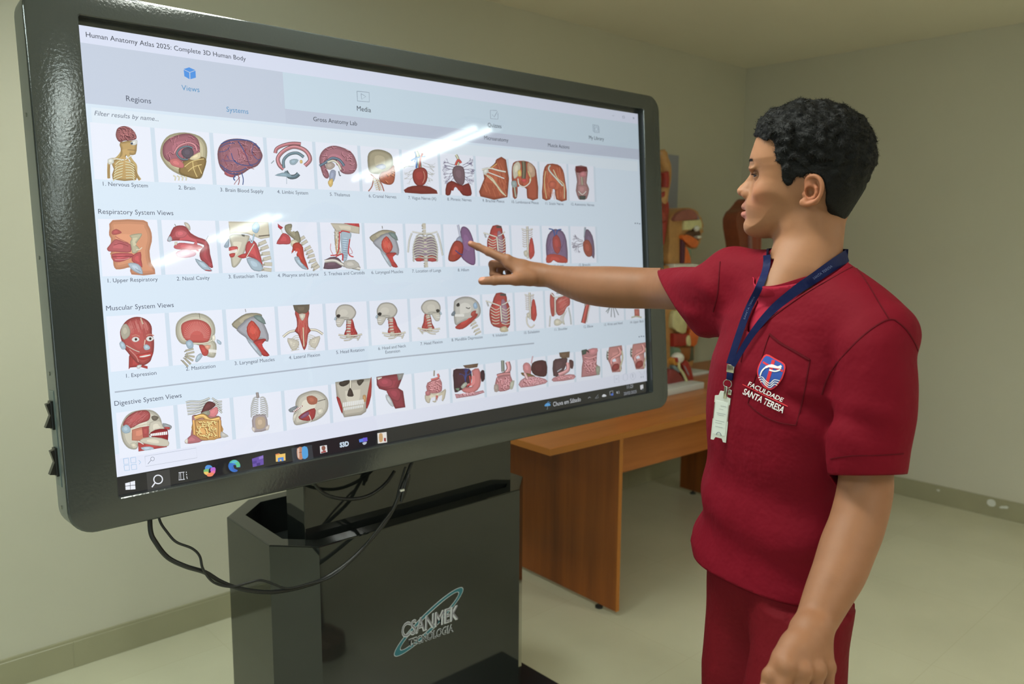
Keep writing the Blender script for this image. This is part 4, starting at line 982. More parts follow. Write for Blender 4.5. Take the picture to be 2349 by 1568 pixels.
# 1 head with open mouth
blob('300 740, 305 680, 350 600, 430 555, 560 545, 630 580, 665 640, 660 700, 560 740, 560 800, 470 850, 440 900, 370 890, 320 830', (206, 202, 182), 3, .6); blob('455 840, 560 850, 640 870, 720 850, 715 880, 620 895, 460 920', (186, 66, 62), 1, .65)
B41 = '325 660, 370 600, 440 560, 530 550, 565 585, 550 640, 470 670, 390 712, 330 700'
blob(B41, (178, 80, 80), 3, .65); fibers(B41, 20, (200, 110, 108), -.7, 141, 3, 50); blob('400 725, 480 700, 555 695, 550 790, 470 825, 400 820', (206, 128, 100), 1, .7); blob('490 700, 555 690, 552 790, 500 795', (176, 76, 74), 1, .8)
blob('560 660, 650 640, 680 690, 720 720, 600 745, 560 760', (206, 200, 180), 2, .7); blob('575 610, 600 598, 640 612, 620 640, 590 640', (112, 104, 90), 3); blob('675 665, 740 680, 760 700, 735 728, 690 715', (150, 156, 160), 2); blob('690 700, 740 700, 735 722, 700 715', (184, 66, 66), 2)
blob('555 765, 610 725, 690 715, 722 730, 724 820, 690 830, 600 800', (150, 34, 40), 2, .7)
for k in range(9): flat([(566 + k * 17, 762 - k * 2.5), (580 + k * 17, 758 - k * 2.5), (582 + k * 17, 780 - k * 1.5), (568 + k * 17, 782 - k * 1.5)], (240, 242, 240))
blob('500 800, 600 790, 720 815, 728 870, 640 870, 520 850, 470 830', (206, 200, 178), 2, .65); blob('310 705, 350 678, 385 705, 385 745, 340 758, 312 735', (160, 186, 200), 3, .7); blob('480 885, 560 875, 600 895, 520 912', (176, 196, 210), 2); line('455 825, 505 855', 8, (222, 222, 214), 1); fatline('390 715, 460 690, 560 670', 9, (206, 196, 170)); blob('385 850, 430 840, 450 880, 410 892', (206, 200, 176), 2)
# 2 abdomen
for k in range(5): fatline([(1100 - 10 * k, 440 + k * 26), (1020 - k * 14, 470 + k * 26), (930 - k * 2, 470 + k * 28), (885 + k * 4, 480 + k * 26)], 18, (186, 188, 182)); fatline([(1120 + 10 * k, 440 + k * 22), (1170 + k * 6, 470 + k * 22), (1210, 470 + k * 26)], 16, (186, 188, 182))
blob('940 600, 1000 590, 1180 600, 1200 640, 1210 760, 1200 800, 950 830, 930 760, 945 680', (196, 136, 136), 2, .6); blob('1030 550, 1060 490, 1100 468, 1150 490, 1140 520, 1080 560, 1020 580', (112, 60, 62), 2); blob('1080 570, 1130 530, 1165 520, 1175 570, 1140 610, 1095 600', (226, 130, 134), 3, .7, 1.1); blob('1020 575, 1090 550, 1100 590, 1040 600', (150, 150, 130), 2)
fatline('965 620, 1040 600, 1100 640, 1190 625', 44, (222, 170, 88)); blob('950 640, 1190 650, 1205 790, 1060 820, 960 780', (216, 162, 82), 2, .7); gyri('955 645, 1185 655, 1200 785, 1060 815, 965 775', (240, 196, 120), 34, 60, 8, 151, (160, 104, 40)); fatline('955 640, 960 700, 962 770', 30, (214, 156, 80)); fatline('1190 640, 1192 720, 1190 790', 26, (214, 156, 80))
blob('875 830, 920 780, 960 770, 1030 825, 960 845, 890 850', (186, 110, 116), 2); blob('870 830, 900 800, 900 850', (214, 210, 196), 2); blob('1200 740, 1240 760, 1268 785, 1200 795', (190, 188, 180), 2)
# 3 small trunk
blob('1490 600, 1600 590, 1622 690, 1625 725, 1500 748, 1482 690', (172, 160, 162), 2, .7); blob('1515 620, 1590 615, 1595 700, 1520 715', (190, 168, 140), 3, .9); ribs(1545, 440, 590, 74, 9, (206, 208, 204), 8, .12, 16); fatline('1525 390, 1530 420, 1535 440', 24, (150, 140, 136)); blob('1478 700, 1510 710, 1500 745, 1482 730', (206, 196, 186), 2); blob('1600 700, 1635 680, 1628 725, 1605 728', (206, 196, 186), 2)
# 4 tilted skull
blob('1870 480, 1900 420, 1970 385, 2050 372, 2120 400, 2162 460, 2160 540, 2120 600, 2060 640, 1990 660, 1880 685, 1850 650, 1850 590, 1870 540', (206, 202, 184), 3, .6); blob('1970 430, 2020 418, 2065 445, 2060 490, 2010 500, 1980 480', (178, 104, 76), 2, .8); blob('1895 610, 1960 560, 2040 530, 2050 580, 2020 640, 1930 640', (170, 62, 60), 2); blob('1910 610, 1980 560, 1990 590, 1930 625', (140, 90, 120), 2)
blob('1805 545, 1850 518, 1890 510, 1870 545, 1830 570', (130, 140, 146), 2); blob('1840 570, 1880 530, 1935 505, 1930 520, 1870 560', (170, 48, 52), 1)
for k in range(6): flat([(1850 + k * 13, 552 - k * 8), (1860 + k * 13, 548 - k * 8), (1862 + k * 13, 562 - k * 8), (1853 + k * 13, 565 - k * 8)], (240, 240, 236))
blob('1855 590, 1900 560, 1860 650, 1845 630', (206, 202, 184), 2); blob('2060 550, 2110 530, 2120 570, 2080 590', (214, 210, 190), 3); line('2070 470, 2140 450', 6, (90, 84, 74), 1); line('1990 590, 2010 640, 1980 665', 8, (222, 220, 206), 2)
zt(750, 760, 2.936)
# 5 skull front
blob('55 340, 300 312, 295 420, 275 490, 262 540, 230 562, 115 578, 90 520, 65 450', (196, 190, 172), 1, .62); blob('85 340, 150 325, 145 352, 110 370, 85 362', (70, 64, 56), 2); blob('200 330, 250 322, 235 350, 215 365', (80, 74, 64), 2); blob('135 430, 155 375, 180 430, 158 438', (74, 64, 56), 2); fatline('158 330, 158 380', 14, (206, 200, 180))
blob('62 440, 85 450, 105 520, 100 552, 80 500', (170, 52, 48), 2); blob('290 330, 300 312, 298 430, 270 520, 262 480', (170, 52, 48), 2); blob('240 430, 262 430, 262 470, 245 470', (196, 150, 90), 2)
for k in range(11):
    flat([(106 + k * 13, 478 - k * 2), (117 + k * 13, 477 - k * 2), (117 + k * 13, 506 - k * 2), (107 + k * 13, 508 - k * 2)], (232, 234, 230)); flat([(112 + k * 12, 514 - k * 2), (122 + k * 12, 512 - k * 2), (121 + k * 12, 530 - k * 2), (113 + k * 12, 532 - k * 2)], (226, 230, 226))
# 6 throat muscles
blob('332 305, 450 288, 518 280, 500 330, 480 380, 512 400, 528 510, 460 520, 430 470, 400 400, 350 385, 335 360', (150, 48, 66), 1, .62); blob('335 310, 370 305, 365 325, 345 330', (206, 204, 190), 1); blob('470 285, 518 280, 505 320, 480 330', (140, 140, 136), 1); blob('340 330, 390 310, 440 330, 430 370, 360 372', (170, 60, 80), 3); blob('395 425, 420 435, 450 500, 430 500, 400 460', (190, 196, 200), 2); blob('400 390, 470 380, 500 420, 480 470, 430 450', (160, 52, 72), 3)
# 7 digestive tract
blob('675 345, 760 315, 775 380, 760 410, 690 420, 672 395', (196, 120, 126), 2, .65); gyri('675 345, 760 320, 772 380, 760 408, 690 415', (216, 146, 150), 22, 34, 5, 161, (150, 76, 84)); fatline('722 262, 720 300', 9, (150, 140, 120)); fatline('745 285, 750 310, 700 325', 14, (206, 100, 96)); blob('658 430, 690 410, 740 425, 796 385, 798 420, 780 470, 740 440, 735 475, 710 472, 700 440, 690 482, 665 470', (206, 196, 172), 2, .65); flat('700 445, 728 440, 728 465, 708 468', (228, 232, 248)); flat('748 440, 775 425, 772 462, 755 465', (228, 232, 248)); blob('730 430, 748 430, 740 468', (196, 90, 86), 1); blob('662 405, 690 395, 695 425, 668 432', (186, 110, 116), 3)
# 8 liver and stomach
blob('850 260, 900 250, 960 252, 975 300, 960 370, 900 395, 860 410, 852 340', (74, 34, 50), 2, .6); veins(945, 360, -2.2, 44, 5, (52, 70, 150), 3, 171, .7); veins(930, 330, -1.2, 34, 5, (52, 70, 150), 3, 172, .7)
blob('915 228, 1018 214, 1012 240, 960 248, 930 245', (110, 82, 64), 1); blob('975 262, 1020 248, 1035 300, 1030 370, 990 410, 940 415, 905 395, 930 375, 975 370, 985 320', (214, 122, 122), 2, .65); blob('1032 270, 1058 262, 1062 320, 1040 338', (60, 28, 44), 2); blob('860 420, 940 420, 1050 395, 1060 410, 1000 430, 870 450', (196, 136, 146), 1); gyri('862 425, 1050 398, 1058 412, 870 448', (214, 156, 164), 14, 26, 4, 173, (150, 84, 92)); fatline('960 300, 965 350, 940 370', 10, (190, 60, 60)); blob('900 370, 930 340, 945 355, 915 385', (170, 176, 160), 2); blob('862 385, 890 380, 885 400', (110, 136, 110), 2)
# 9 stomach and gut
fatline('1182 195, 1185 270', 22, (130, 136, 124)); fatline('1215 205, 1225 250, 1200 285, 1180 290', 32, (214, 146, 150)); fatline('1145 300, 1180 290, 1235 285', 26, (186, 120, 122)); blob('1140 310, 1235 295, 1245 370, 1200 400, 1140 395', (196, 126, 132), 2); gyri('1140 312, 1233 298, 1243 370, 1200 398, 1142 392', (214, 150, 156), 20, 34, 5, 181, (150, 80, 88)); blob('1125 360, 1150 355, 1155 400, 1128 405', (170, 150, 140), 2); blob('1235 340, 1262 330, 1250 385, 1230 385', (180, 180, 160), 2)
# 10 liver gall bladder
blob('1380 215, 1420 195, 1475 200, 1482 280, 1460 305, 1400 295, 1375 260', (84, 38, 46), 2, .6); blob('1318 230, 1340 208, 1370 225, 1372 290, 1330 280', (206, 130, 134), 2); fatline('1385 165, 1375 215', 8, (206, 160, 170)); blob('1308 275, 1370 285, 1410 310, 1400 345, 1350 310, 1315 295', (126, 100, 56), 2); blob('1302 330, 1370 300, 1470 320, 1470 350, 1305 378', (206, 140, 148), 2); gyri('1304 332, 1370 305, 1468 322, 1468 350, 1308 376', (222, 160, 166), 18, 30, 5, 191, (160, 90, 96)); fatline('1330 280, 1350 320', 20, (226, 170, 170))
# 11
blob('1522 200, 1560 182, 1620 180, 1600 250, 1570 290, 1524 300', (92, 60, 68), 2, .6); blob('1562 142, 1635 134, 1632 175, 1590 182, 1568 170', (112, 86, 66), 1); blob('1630 190, 1660 200, 1655 250, 1635 240', (90, 50, 56), 2); fatline('1620 210, 1620 260, 1560 290', 28, (214, 146, 148)); blob('1524 310, 1600 290, 1665 290, 1660 320, 1525 338', (196, 130, 136), 2); gyri('1526 312, 1600 293, 1662 292, 1658 320, 1528 336', (214, 152, 156), 14, 28, 4, 201, (150, 80, 88)); line('1550 270, 1580 250', 6, (190, 200, 210), 1)
# 12
blob('1712 130, 1822 112, 1818 160, 1815 220, 1838 240, 1836 290, 1780 300, 1712 308, 1715 240, 1722 200', (190, 124, 128), 1, .65); gyri('1725 190, 1810 170, 1812 230, 1800 285, 1725 290', (214, 150, 156), 26, 34, 5, 211, (150, 80, 88)); blob('1714 125, 1750 118, 1745 150, 1718 160', (70, 84, 76), 1); blob('1760 120, 1820 112, 1815 150, 1770 160', (206, 130, 136), 2); fatline('1735 175, 1775 180, 1815 165', 16, (206, 136, 140)); blob('1810 235, 1838 235, 1835 285, 1815 290', (150, 156, 136), 2); line('1745 125, 1765 140', 8, (60, 44, 44), 1)
# 13, 14
for dx, dy, k in ((0, 0, 0), (160, -20, 1)):
    g = lambda s: [(x + dx, y + dy) for x, y in prs(s)]
    blob(g('1900 105, 1985 92, 1990 130, 1975 170, 1985 250, 1975 272, 1920 275, 1905 220, 1885 180'), (200, 130, 126), 1, .65); fatline(g('1965 110, 1975 150, 1920 185, 1915 220'), 22, (214, 140, 136)); blob(g('1925 225, 1960 215, 1968 245, 1945 265, 1918 262'), (150, 50, 52), 3); flat(g('1920 190, 1940 180, 1948 200, 1925 205'), (228, 232, 246)); fatline(g('1890 130, 1886 165, 1890 190'), 10, (100, 104, 96)); fatline(g('1985 130, 1990 180, 1975 240, 1980 265'), 10, (190, 184, 150))
    for j in range(3): flat(g('%d %d, %d %d, %d %d, %d %d' % (1888, 130 + j * 18, 1895, 130 + j * 18, 1895, 138 + j * 18, 1888, 138 + j * 18)), (220, 220, 210))
# icons under the last row
zt(1400, 800, 7.842)
G_ = (176, 190, 208)
line('66 480, 150 470, 156 600, 72 606, 66 480', 4, G_, 1); line('85 520, 140 560', 4, G_, 1); line('90 560, 135 515', 4, G_, 1)
line('268 440, 308 470, 306 545, 266 575, 228 545, 230 470, 268 440', 4, G_, 1); line('408 420, 440 450, 450 500, 425 545, 395 550, 365 520, 368 460, 408 420', 4, G_, 3); line('404 520, 404 450, 390 470', 5, (110, 124, 144), 1)
line('500 405, 530 410, 550 460, 605 450, 612 392', 4, G_, 1); flat('545 490, 562 488, 562 520, 546 522', G_); flat('582 484, 598 482, 598 516, 583 518', G_)
# lower left controls
zt(200, 800, 3.915)
C4 = (132, 188, 230)
for a in ('324 985, 368 978, 374 1030, 330 1036, 324 985', '388 978, 434 970, 438 1018, 394 1024, 388 978', '330 1046, 376 1040, 380 1086, 336 1092, 330 1046', '394 1040, 440 1034, 444 1078, 400 1084, 394 1040'): line(a, 4, C4, 1)
line('462 998, 480 1016, 466 1034', 4, C4, 1)
line('517 963, 978 888, 986 976, 524 1054, 517 963', 2.2, (150, 160, 176), 1)
line([(586 + 17 * math.cos(t), 986 + 17 * math.sin(t)) for t in np.linspace(0, 6.3, 13)], 3, (70, 80, 100), 2); line('572 998, 544 1032', 3.4, (70, 80, 100), 1)
# ---- task bar
PG.h = .0008
Wt = (232, 236, 246)
flat('530 1112, 738 1078, 752 1260, 544 1290', (58, 58, 60))
flat('340 1205, 382 1194, 384 1224, 342 1228', Wt); flat('386 1192, 428 1182, 430 1218, 388 1223', Wt); flat('342 1232, 384 1229, 385 1262, 344 1264', Wt); flat('388 1227, 430 1223, 433 1258, 389 1262', Wt)
line([(636 + 39 * math.cos(t), 1170 + 38 * math.sin(t)) for t in np.linspace(0, 6.2832, 17)], 10, Wt, 2); line('608 1200, 580 1240', 11, Wt, 1)
line('826 1106, 824 1176', 3, Wt, 1); line('820 1110, 872 1104', 5, Wt, 1); line('820 1176, 876 1168', 5, Wt, 1); line('838 1112, 840 1170', 4, Wt, 1); line('862 1108, 866 1168', 4, Wt, 1); line('888 1100, 890 1112', 5, Wt, 1); line('890 1122, 892 1132', 7, Wt, 1); line('892 1142, 898 1166', 5, Wt, 1)
# ring of four colours
flat('1058 1060, 1076 1042, 1108 1044, 1124 1064, 1100 1066, 1090 1090, 1060 1092', (66, 150, 230), 2); flat('1046 1084, 1092 1076, 1084 1112, 1050 1114', (110, 190, 110), 2); flat('1046 1104, 1084 1102, 1096 1126, 1080 1134, 1054 1122', (240, 200, 70), 2)
flat('1104 1072, 1140 1060, 1152 1076, 1146 1100, 1112 1104', (190, 100, 220), 2); flat('1112 1096, 1150 1090, 1140 1120, 1110 1122', (240, 110, 170), 2); flat('1072 1128, 1100 1110, 1138 1112, 1122 1140, 1084 1144', (250, 130, 80), 2); flat('1090 1080, 1106 1076, 1104 1104, 1090 1108', (30, 31, 36), 1)
# swirl
E5 = [(1320 + 54 * math.cos(t), 1050 + 54 * math.sin(t)) for t in np.linspace(0, 6.2832, 25)[:-1]]
flat(E5, (40, 120, 214)); flat('1275 1020, 1300 998, 1335 996, 1365 1020, 1372 1052, 1340 1062, 1336 1036, 1310 1024', (70, 200, 140), 2); flat('1290 1010, 1330 998, 1350 1012, 1310 1026', (60, 190, 220), 2); flat('1312 1042, 1336 1044, 1340 1062, 1376 1062, 1362 1090, 1330 1096, 1306 1076', (30, 31, 36), 2); flat('1310 1040, 1318 1072, 1350 1086, 1340 1098, 1312 1092, 1298 1062', (34, 100, 200), 2)
flat('1478 985, 1580 952, 1584 1036, 1486 1060', (104, 74, 178)); flat('1482 1010, 1520 1000, 1522 1024, 1484 1034', (84, 56, 156)); flat('1520 1026, 1552 1018, 1554 1042, 1522 1052', (72, 46, 140)); flat('1540 968, 1580 956, 1581 980, 1542 992', (140, 112, 206))
flat('1690 946, 1724 938, 1734 944, 1778 936, 1780 1000, 1694 1012', (246, 198, 72)); flat('1688 944, 1720 936, 1728 946, 1692 954', (236, 130, 50)); flat('1710 978, 1762 968, 1764 1004, 1744 1008, 1742 990, 1728 992, 1730 1010, 1712 1012', (70, 140, 226))
flat('1832 890, 2016 860, 2032 985, 1846 1022', (56, 62, 68)); flat('1842 1024, 2030 990, 2031 996, 1844 1030', (90, 170, 236))
flat('1884 892, 1930 882, 1936 980, 1900 990, 1884 960', (196, 132, 92), 2); flat('1928 882, 1972 880, 1982 930, 1978 972, 1934 984', (70, 166, 232), 2); flat('1884 895, 1904 888, 1904 985, 1888 970', (226, 190, 170), 1); line('1900 930, 1924 926', 4, (90, 56, 40), 1)
flat('2088 872, 2150 862, 2156 924, 2092 938', (232, 232, 234)); flat('2104 880, 2120 868, 2138 878, 2136 902, 2122 916, 2106 902', (150, 90, 70), 2); flat('2098 924, 2140 908, 2144 926, 2100 934', (170, 60, 60))
zt(750, 760, 2.936)
text('S3D', 750 + 84 / 2.936, 760 + 778 / 2.936, 750 + 145 / 2.936, 760 + 768 / 2.936, (206, 226, 244), bold=.05, vs=1.1)
flat('214 726, 262 714, 264 738, 218 746', (84, 130, 240)); flat('240 716, 270 712, 272 736, 244 744', (110, 90, 230)); flat('238 748, 266 742, 262 756, 246 762', (190, 200, 214), 2)
flat('338 684, 400 676, 404 746, 342 754', (232, 228, 222)); flat('350 690, 372 688, 374 736, 352 742', (206, 160, 96), 2); flat('382 716, 396 716, 396 740, 384 738', (150, 30, 40))
flat('1464 502, 1470 488, 1486 480, 1500 486, 1504 498, 1484 502', (70, 166, 236), 2); line('1484 500, 1484 524, 1478 522', 2.4, (150, 160, 170), 1); line('1484 476, 1494 472', 3, (90, 170, 240), 1); line('1496 480, 1504 476', 3, (90, 170, 240), 1)
text('Chuva em Sábado', 750 + 1520 / 2.936, 760 + 500 / 2.936, 750 + 1706 / 2.936, 760 + 472 / 2.936, (222, 226, 234), vs=1.15)
line('1758 450, 1766 440, 1776 446', 2.6, (190, 196, 206), 1); line('1806 450, 1826 424, 1826 446, 1806 450', 2.4, (150, 156, 166), 1); flat('1852 432, 1862 422, 1876 426, 1880 436, 1854 440', (226, 230, 236), 2); line('1904 404, 1924 398, 1926 424, 1904 428, 1904 404', 2.4, (206, 212, 222), 1); flat('1912 418, 1926 414, 1926 430, 1914 432', (50, 110, 230)); flat('1948 406, 1956 402, 1958 418, 1950 416', (190, 196, 206)); line('1962 400, 1968 408, 1964 418', 2.2, (190, 196, 206), 2)
text('11:23', 750 + 2018 / 2.936, 760 + 384 / 2.936, 750 + 2058 / 2.936, 760 + 377 / 2.936, (196, 202, 214)); text('20/02/2025', 750 + 1996 / 2.936, 760 + 428 / 2.936, 750 + 2082 / 2.936, 760 + 414 / 2.936, (176, 182, 196))
flat('2108 362, 2128 356, 2130 382, 2122 384, 2116 392, 2110 388', (226, 230, 238)); flat('2120 384, 2132 382, 2132 396, 2122 398', (70, 76, 88))
scr = np_mesh('screen', np.array(PG.V), PG.F, M_screen, disp, col=np.array(PG.C))
print('screen verts', len(PG.V), 'height', PG.B[:PG.n, 4].max(), PG.n)
# ---------------------------------------------------------------- implicit modelling
def cap(p, a, b, ra, rb=None):
    rb = ra if rb is None else rb
    a = np.asarray(a, np.float32); b = np.asarray(b, np.float32); ab = b - a
    t = np.clip(((p - a) @ ab) / max(float(ab @ ab), 1e-9), 0, 1)
    d = p - a - t[:, None] * ab
    return np.sqrt((d * d).sum(1)) - (ra + (rb - ra) * t)
def chain(p, pts, rs, k=0.006):
    f = None
    for a, b, ra, rb in zip(pts[:-1], pts[1:], rs[:-1], rs[1:]):
        g = cap(p, a, b, ra, rb); f = g if f is None else smin(f, g, k)
    return f
def ell(p, c, r, A=None):
    q = p - np.asarray(c, np.float32)
    if A is not None: q = q @ np.asarray(A, np.float32).T       # rows of A are the axes
    r = np.asarray(r, np.float32)
    k0 = np.sqrt(((q / r) ** 2).sum(1)); k1 = np.sqrt(((q / (r * r)) ** 2).sum(1)) + 1e-9
    return k0 * (k0 - 1) / k1
def smin(a, b, k):
    h = np.clip(0.5 + 0.5 * (b - a) / k, 0, 1)
    return b * (1 - h) + a * h - k * h * (1 - h)
def smax(a, b, k): return -smin(-a, -b, k)
def poly_sd(x, z, P):
    """signed distance to a closed 2D polygon, negative inside"""
    P = np.asarray(P, np.float32); n = len(P)
    d = np.full(x.shape, 1e9, np.float32); s = np.ones(x.shape, bool)
    for i in range(n):
        ax_, az = P[i]; bx, bz = P[i - 1]
        ex, ez = bx - ax_, bz - az; wx, wz = x - ax_, z - az
        t = np.clip((wx * ex + wz * ez) / max(ex * ex + ez * ez, 1e-12), 0, 1)
        dx, dz = wx - ex * t, wz - ez * t
        d = np.minimum(d, dx * dx + dz * dz)
        c = (az > z) != (bz > z)
        if bz != az: s ^= c & (x < (bx - ax_) * (z - az) / (bz - az) + ax_)
    return np.sqrt(d) * np.where(s, 1, -1)
def wav(p, s, seed):
    """smooth pseudo noise from rotated sines, about -1..1"""
    r = np.random.RandomState(seed); o = 0
    for i in range(4):
        k = r.normal(size=3); k = k / np.linalg.norm(k) * s * (0.8 + 0.5 * i)
        k2 = r.normal(size=3); k2 = k2 / np.linalg.norm(k2) * s * 0.6
        o = o + np.sin(p @ k.astype(np.float32) + 1.7 * np.sin(p @ k2.astype(np.float32) + r.uniform(0, 6)) + r.uniform(0, 6)) / (1 + .5 * i)
    return o / 2.6
def surface(f, lo, hi, h, lip=1.8):
    """naive surface nets with block culling; returns verts, quads"""
    lo = np.asarray(lo, float); hi = np.asarray(hi, float); B = 8
    nb = np.maximum(np.ceil((hi - lo) / h / B).astype(int), 1); n = nb * B
    cs = [lo[i] + (np.arange(nb[i]) * B + (B - 1) / 2) * h for i in range(3)]
    cc = np.stack(np.meshgrid(*cs, indexing='ij'), -1).reshape(-1, 3).astype(np.float32)
    cf = f(cc).reshape(nb)
    act = np.abs(cf) < (B * h * 0.87 * lip)
    F = np.repeat(np.repeat(np.repeat(np.where(cf > 0, 1.0, -1.0).astype(np.float32), B, 0), B, 1), B, 2)
    ids = np.argwhere(act)
    off = np.stack(np.meshgrid(*[np.arange(B)] * 3, indexing='ij'), -1).reshape(-1, 3)
    for s in range(0, len(ids), 1500):
        I = (ids[s:s + 1500, None, :] * B + off[None]).reshape(-1, 3)
        v = f((lo + I * h).astype(np.float32))
        F[I[:, 0], I[:, 1], I[:, 2]] = v
    S = F < 0
    cnt = np.zeros([m - 1 for m in S.shape], np.uint8)
    for a in (0, 1):
        for b in (0, 1):
            for c in (0, 1): cnt += S[a:S.shape[0] - 1 + a, b:S.shape[1] - 1 + b, c:S.shape[2] - 1 + c]
    cells = np.argwhere((cnt > 0) & (cnt < 8)); del cnt
    idx = np.full([m - 1 for m in S.shape], -1, np.int32)
    idx[cells[:, 0], cells[:, 1], cells[:, 2]] = np.arange(len(cells))
    acc = np.zeros((len(cells), 3)); w = np.zeros(len(cells))
    cor = [(a, b, c) for a in (0, 1) for b in (0, 1) for c in (0, 1)]
    val = {q: F[cells[:, 0] + q[0], cells[:, 1] + q[1], cells[:, 2] + q[2]] for q in cor}
    for q in cor:
        for ax in range(3):
            if q[ax]: continue
            q2 = list(q); q2[ax] = 1; q2 = tuple(q2)
            va, vb = val[q], val[q2]; m = (va < 0) != (vb < 0)
            t = np.where(m, va / np.where(m, va - vb, 1), 0)
            P = np.array(q, float) + np.zeros((len(cells), 3)); P[:, ax] += t
            acc += P * m[:, None]; w += m
    V = lo + (cells + acc / w[:, None]) * h
    Q = []
    for ax in range(3):
        o1, o2 = [(1, 2), (2, 0), (0, 1)][ax]
        a = [slice(1, -1)] * 3; a[ax] = slice(0, -1); b = list(a); b[ax] = slice(1, None)
        A = S[tuple(a)]; Bb = S[tuple(b)]
        E = np.argwhere(A != Bb); fl = A[E[:, 0], E[:, 1], E[:, 2]]
        st = np.ones(3, int); st[ax] = 0; E = E + st
        def cell(d1, d2):
            c = E.copy(); c[:, o1] -= d1; c[:, o2] -= d2
            return idx[c[:, 0], c[:, 1], c[:, 2]]
        q = np.stack([cell(1, 1), cell(0, 1), cell(0, 0), cell(1, 0)], 1)
        q[~fl] = q[~fl][:, ::-1]
        q = q[(q >= 0).all(1)]
        Q.append(q)
    return V, np.concatenate(Q)
def relax(V, Q, it=2, lam=0.5):
    E = np.concatenate([Q[:, [0, 1]], Q[:, [1, 2]], Q[:, [2, 3]], Q[:, [3, 0]]])
    for _ in range(it):
        S_ = np.zeros_like(V); n = np.zeros(len(V))
        for a, b in ((0, 1), (1, 0)):
            for c in range(3): S_[:, c] += np.bincount(E[:, a], V[E[:, b], c], len(V))
            n += np.bincount(E[:, a], minlength=len(V))
        V = V * (1 - lam) + lam * S_ / np.maximum(n, 1)[:, None]
    return V
def keep_faces(V, Q, keepv):
    """drop faces that touch a vertex outside keepv, compact"""
    Q = Q[keepv[Q].all(1)]
    u = np.unique(Q); m = np.full(len(V), -1); m[u] = np.arange(len(u))
    return V[u], m[Q], u
def join_vq(parts):
    Vs, Qs, o = [], [], 0
    for V, Q in parts: Vs.append(V); Qs.append(Q + o); o += len(V)
    return np.concatenate(Vs), np.concatenate(Qs)
# ================================================================ the person
# everything here is in (right, up, depth) coordinates and turned into world space when meshes are made
def unit(v): v = np.asarray(v, float); return v / np.linalg.norm(v)
# ---- head frame
HC = pc(1862, 440, 1.42)                    # between the ear holes
RHO = unit(HC)
A0 = unit(np.array([-1, 0, HC[0] / HC[2]]))
B0 = unit(np.cross(RHO, A0)); B0 = B0 if B0[1] > 0 else -B0
A0 = unit(np.cross(B0, RHO)); A0 = A0 if A0[0] < 0 else -A0
_t = math.radians(6)
HF = A0 * math.cos(_t) + RHO * math.sin(_t)         # forward (to the screen)
HL = -RHO * math.cos(_t) + A0 * math.sin(_t)        # the person's left, towards the viewer
HU = B0
def hp(px, py, y=0.0):
    """head coordinates (forward, up) of a picture place on the sagittal plane shifted by y"""
    d = pc(px, py, 1.0); o = HC + HL * y
    P = d * (HL @ o) / (HL @ d) - HC
    return float(P @ HF), float(P @ HU)
def h2c(x, y, z): return HC + HF * x + HL * y + HU * z
HM = np.stack([HF, HL, HU]).astype(np.float32)
Zm = lambda pts: [(1660 + a / 3.734, 220 + b / 3.734) for a, b in pts]
def hpoly(pts, y=0.0): return np.array([hp(a, b, y) for a, b in pts], np.float32)
HEADP = hpoly([(1741, 308), (1731, 335), (1724, 356), (1722, 370), (1727, 386), (1731, 398), (1729, 420), (1724, 440), (1716, 455), (1711, 466), (1710, 480), (1711, 494), (1711, 503), (1707, 512), (1707, 524), (1711, 533), (1720, 540), (1738, 545), (1762, 546),
               (1795, 538), (1830, 525), (1860, 512), (1900, 500), (1935, 490), (1955, 470), (1975, 440), (1990, 400), (1993, 360), (1984, 320), (1960, 285), (1922, 262), (1872, 250), (1820, 253), (1782, 268), (1756, 288)])
NOSEP = hpoly([(1728, 378), (1726, 388), (1721, 400), (1709, 416), (1697, 427), (1691.5, 434), (1691, 441), (1695, 447), (1702, 450), (1707, 452), (1711, 458), (1722, 462), (1742, 452), (1742, 430), (1738, 400)])
ULIP = hpoly([(1709, 462), (1703, 468), (1700.5, 473), (1702, 478), (1706, 481), (1715, 482), (1722, 478), (1722, 464)])
LLIP = hpoly([(1708, 484), (1702, 486), (1699.5, 491), (1701.5, 496), (1707, 500), (1714, 503), (1722, 500), (1722, 485)])
EYE = np.array([*hp(1745, 401, .031)]); EYEC = (EYE[0] - .0005, .031, EYE[1]); EYEC_R = (EYE[0] - .0005, -.031, EYE[1])
HEADP = np.array(spline(HEADP, 3, True), np.float32)
def infl(x, y, z, P, R, W, pw=2.0, bend=0.0):
    s = poly_sd(x + bend * y * y, z, P)
    q = np.maximum(R + s, 0) / R
    return R * ((q ** pw + (np.abs(y) / W) ** pw) ** (1 / pw) - 1)
EARPTS = [(705, 800), (700, 745), (722, 700), (775, 684), (822, 706), (846, 750), (846, 800), (830, 855), (795, 895), (750, 918), (705, 925)]
EAR_H = [hp(1660 + a / 3.734, 220 + b / 3.734, .082) for a, b in EARPTS]
EAR_Y = [.073, .078, .082, .085, .088, .090, .090, .089, .087, .083, .078]
ANTI = [hp(1660 + a / 3.734, 220 + b / 3.734, .08) for a, b in [(735, 745), (775, 750), (798, 790), (800, 830), (782, 868), (745, 878), (715, 880)]]
ANT_Y = [.076, .080, .084, .084, .082, .080, .078]
def limb(spec, m=4):
    """[(px, py, depth, radius in px)] -> smooth centre line and radii"""
    a = np.array([[*pc(x, y, d), r * d / FPX] for x, y, d, r in spec])
    s_ = np.array(spline(a, m)); return s_[:, :3], s_[:, 3]
def pchain(p, P, r):
    f = None
    for i in range(len(P) - 1):
        g = cap(p, P[i], P[i + 1], r[i], r[i + 1]); f = g if f is None else np.minimum(f, g)
    return f
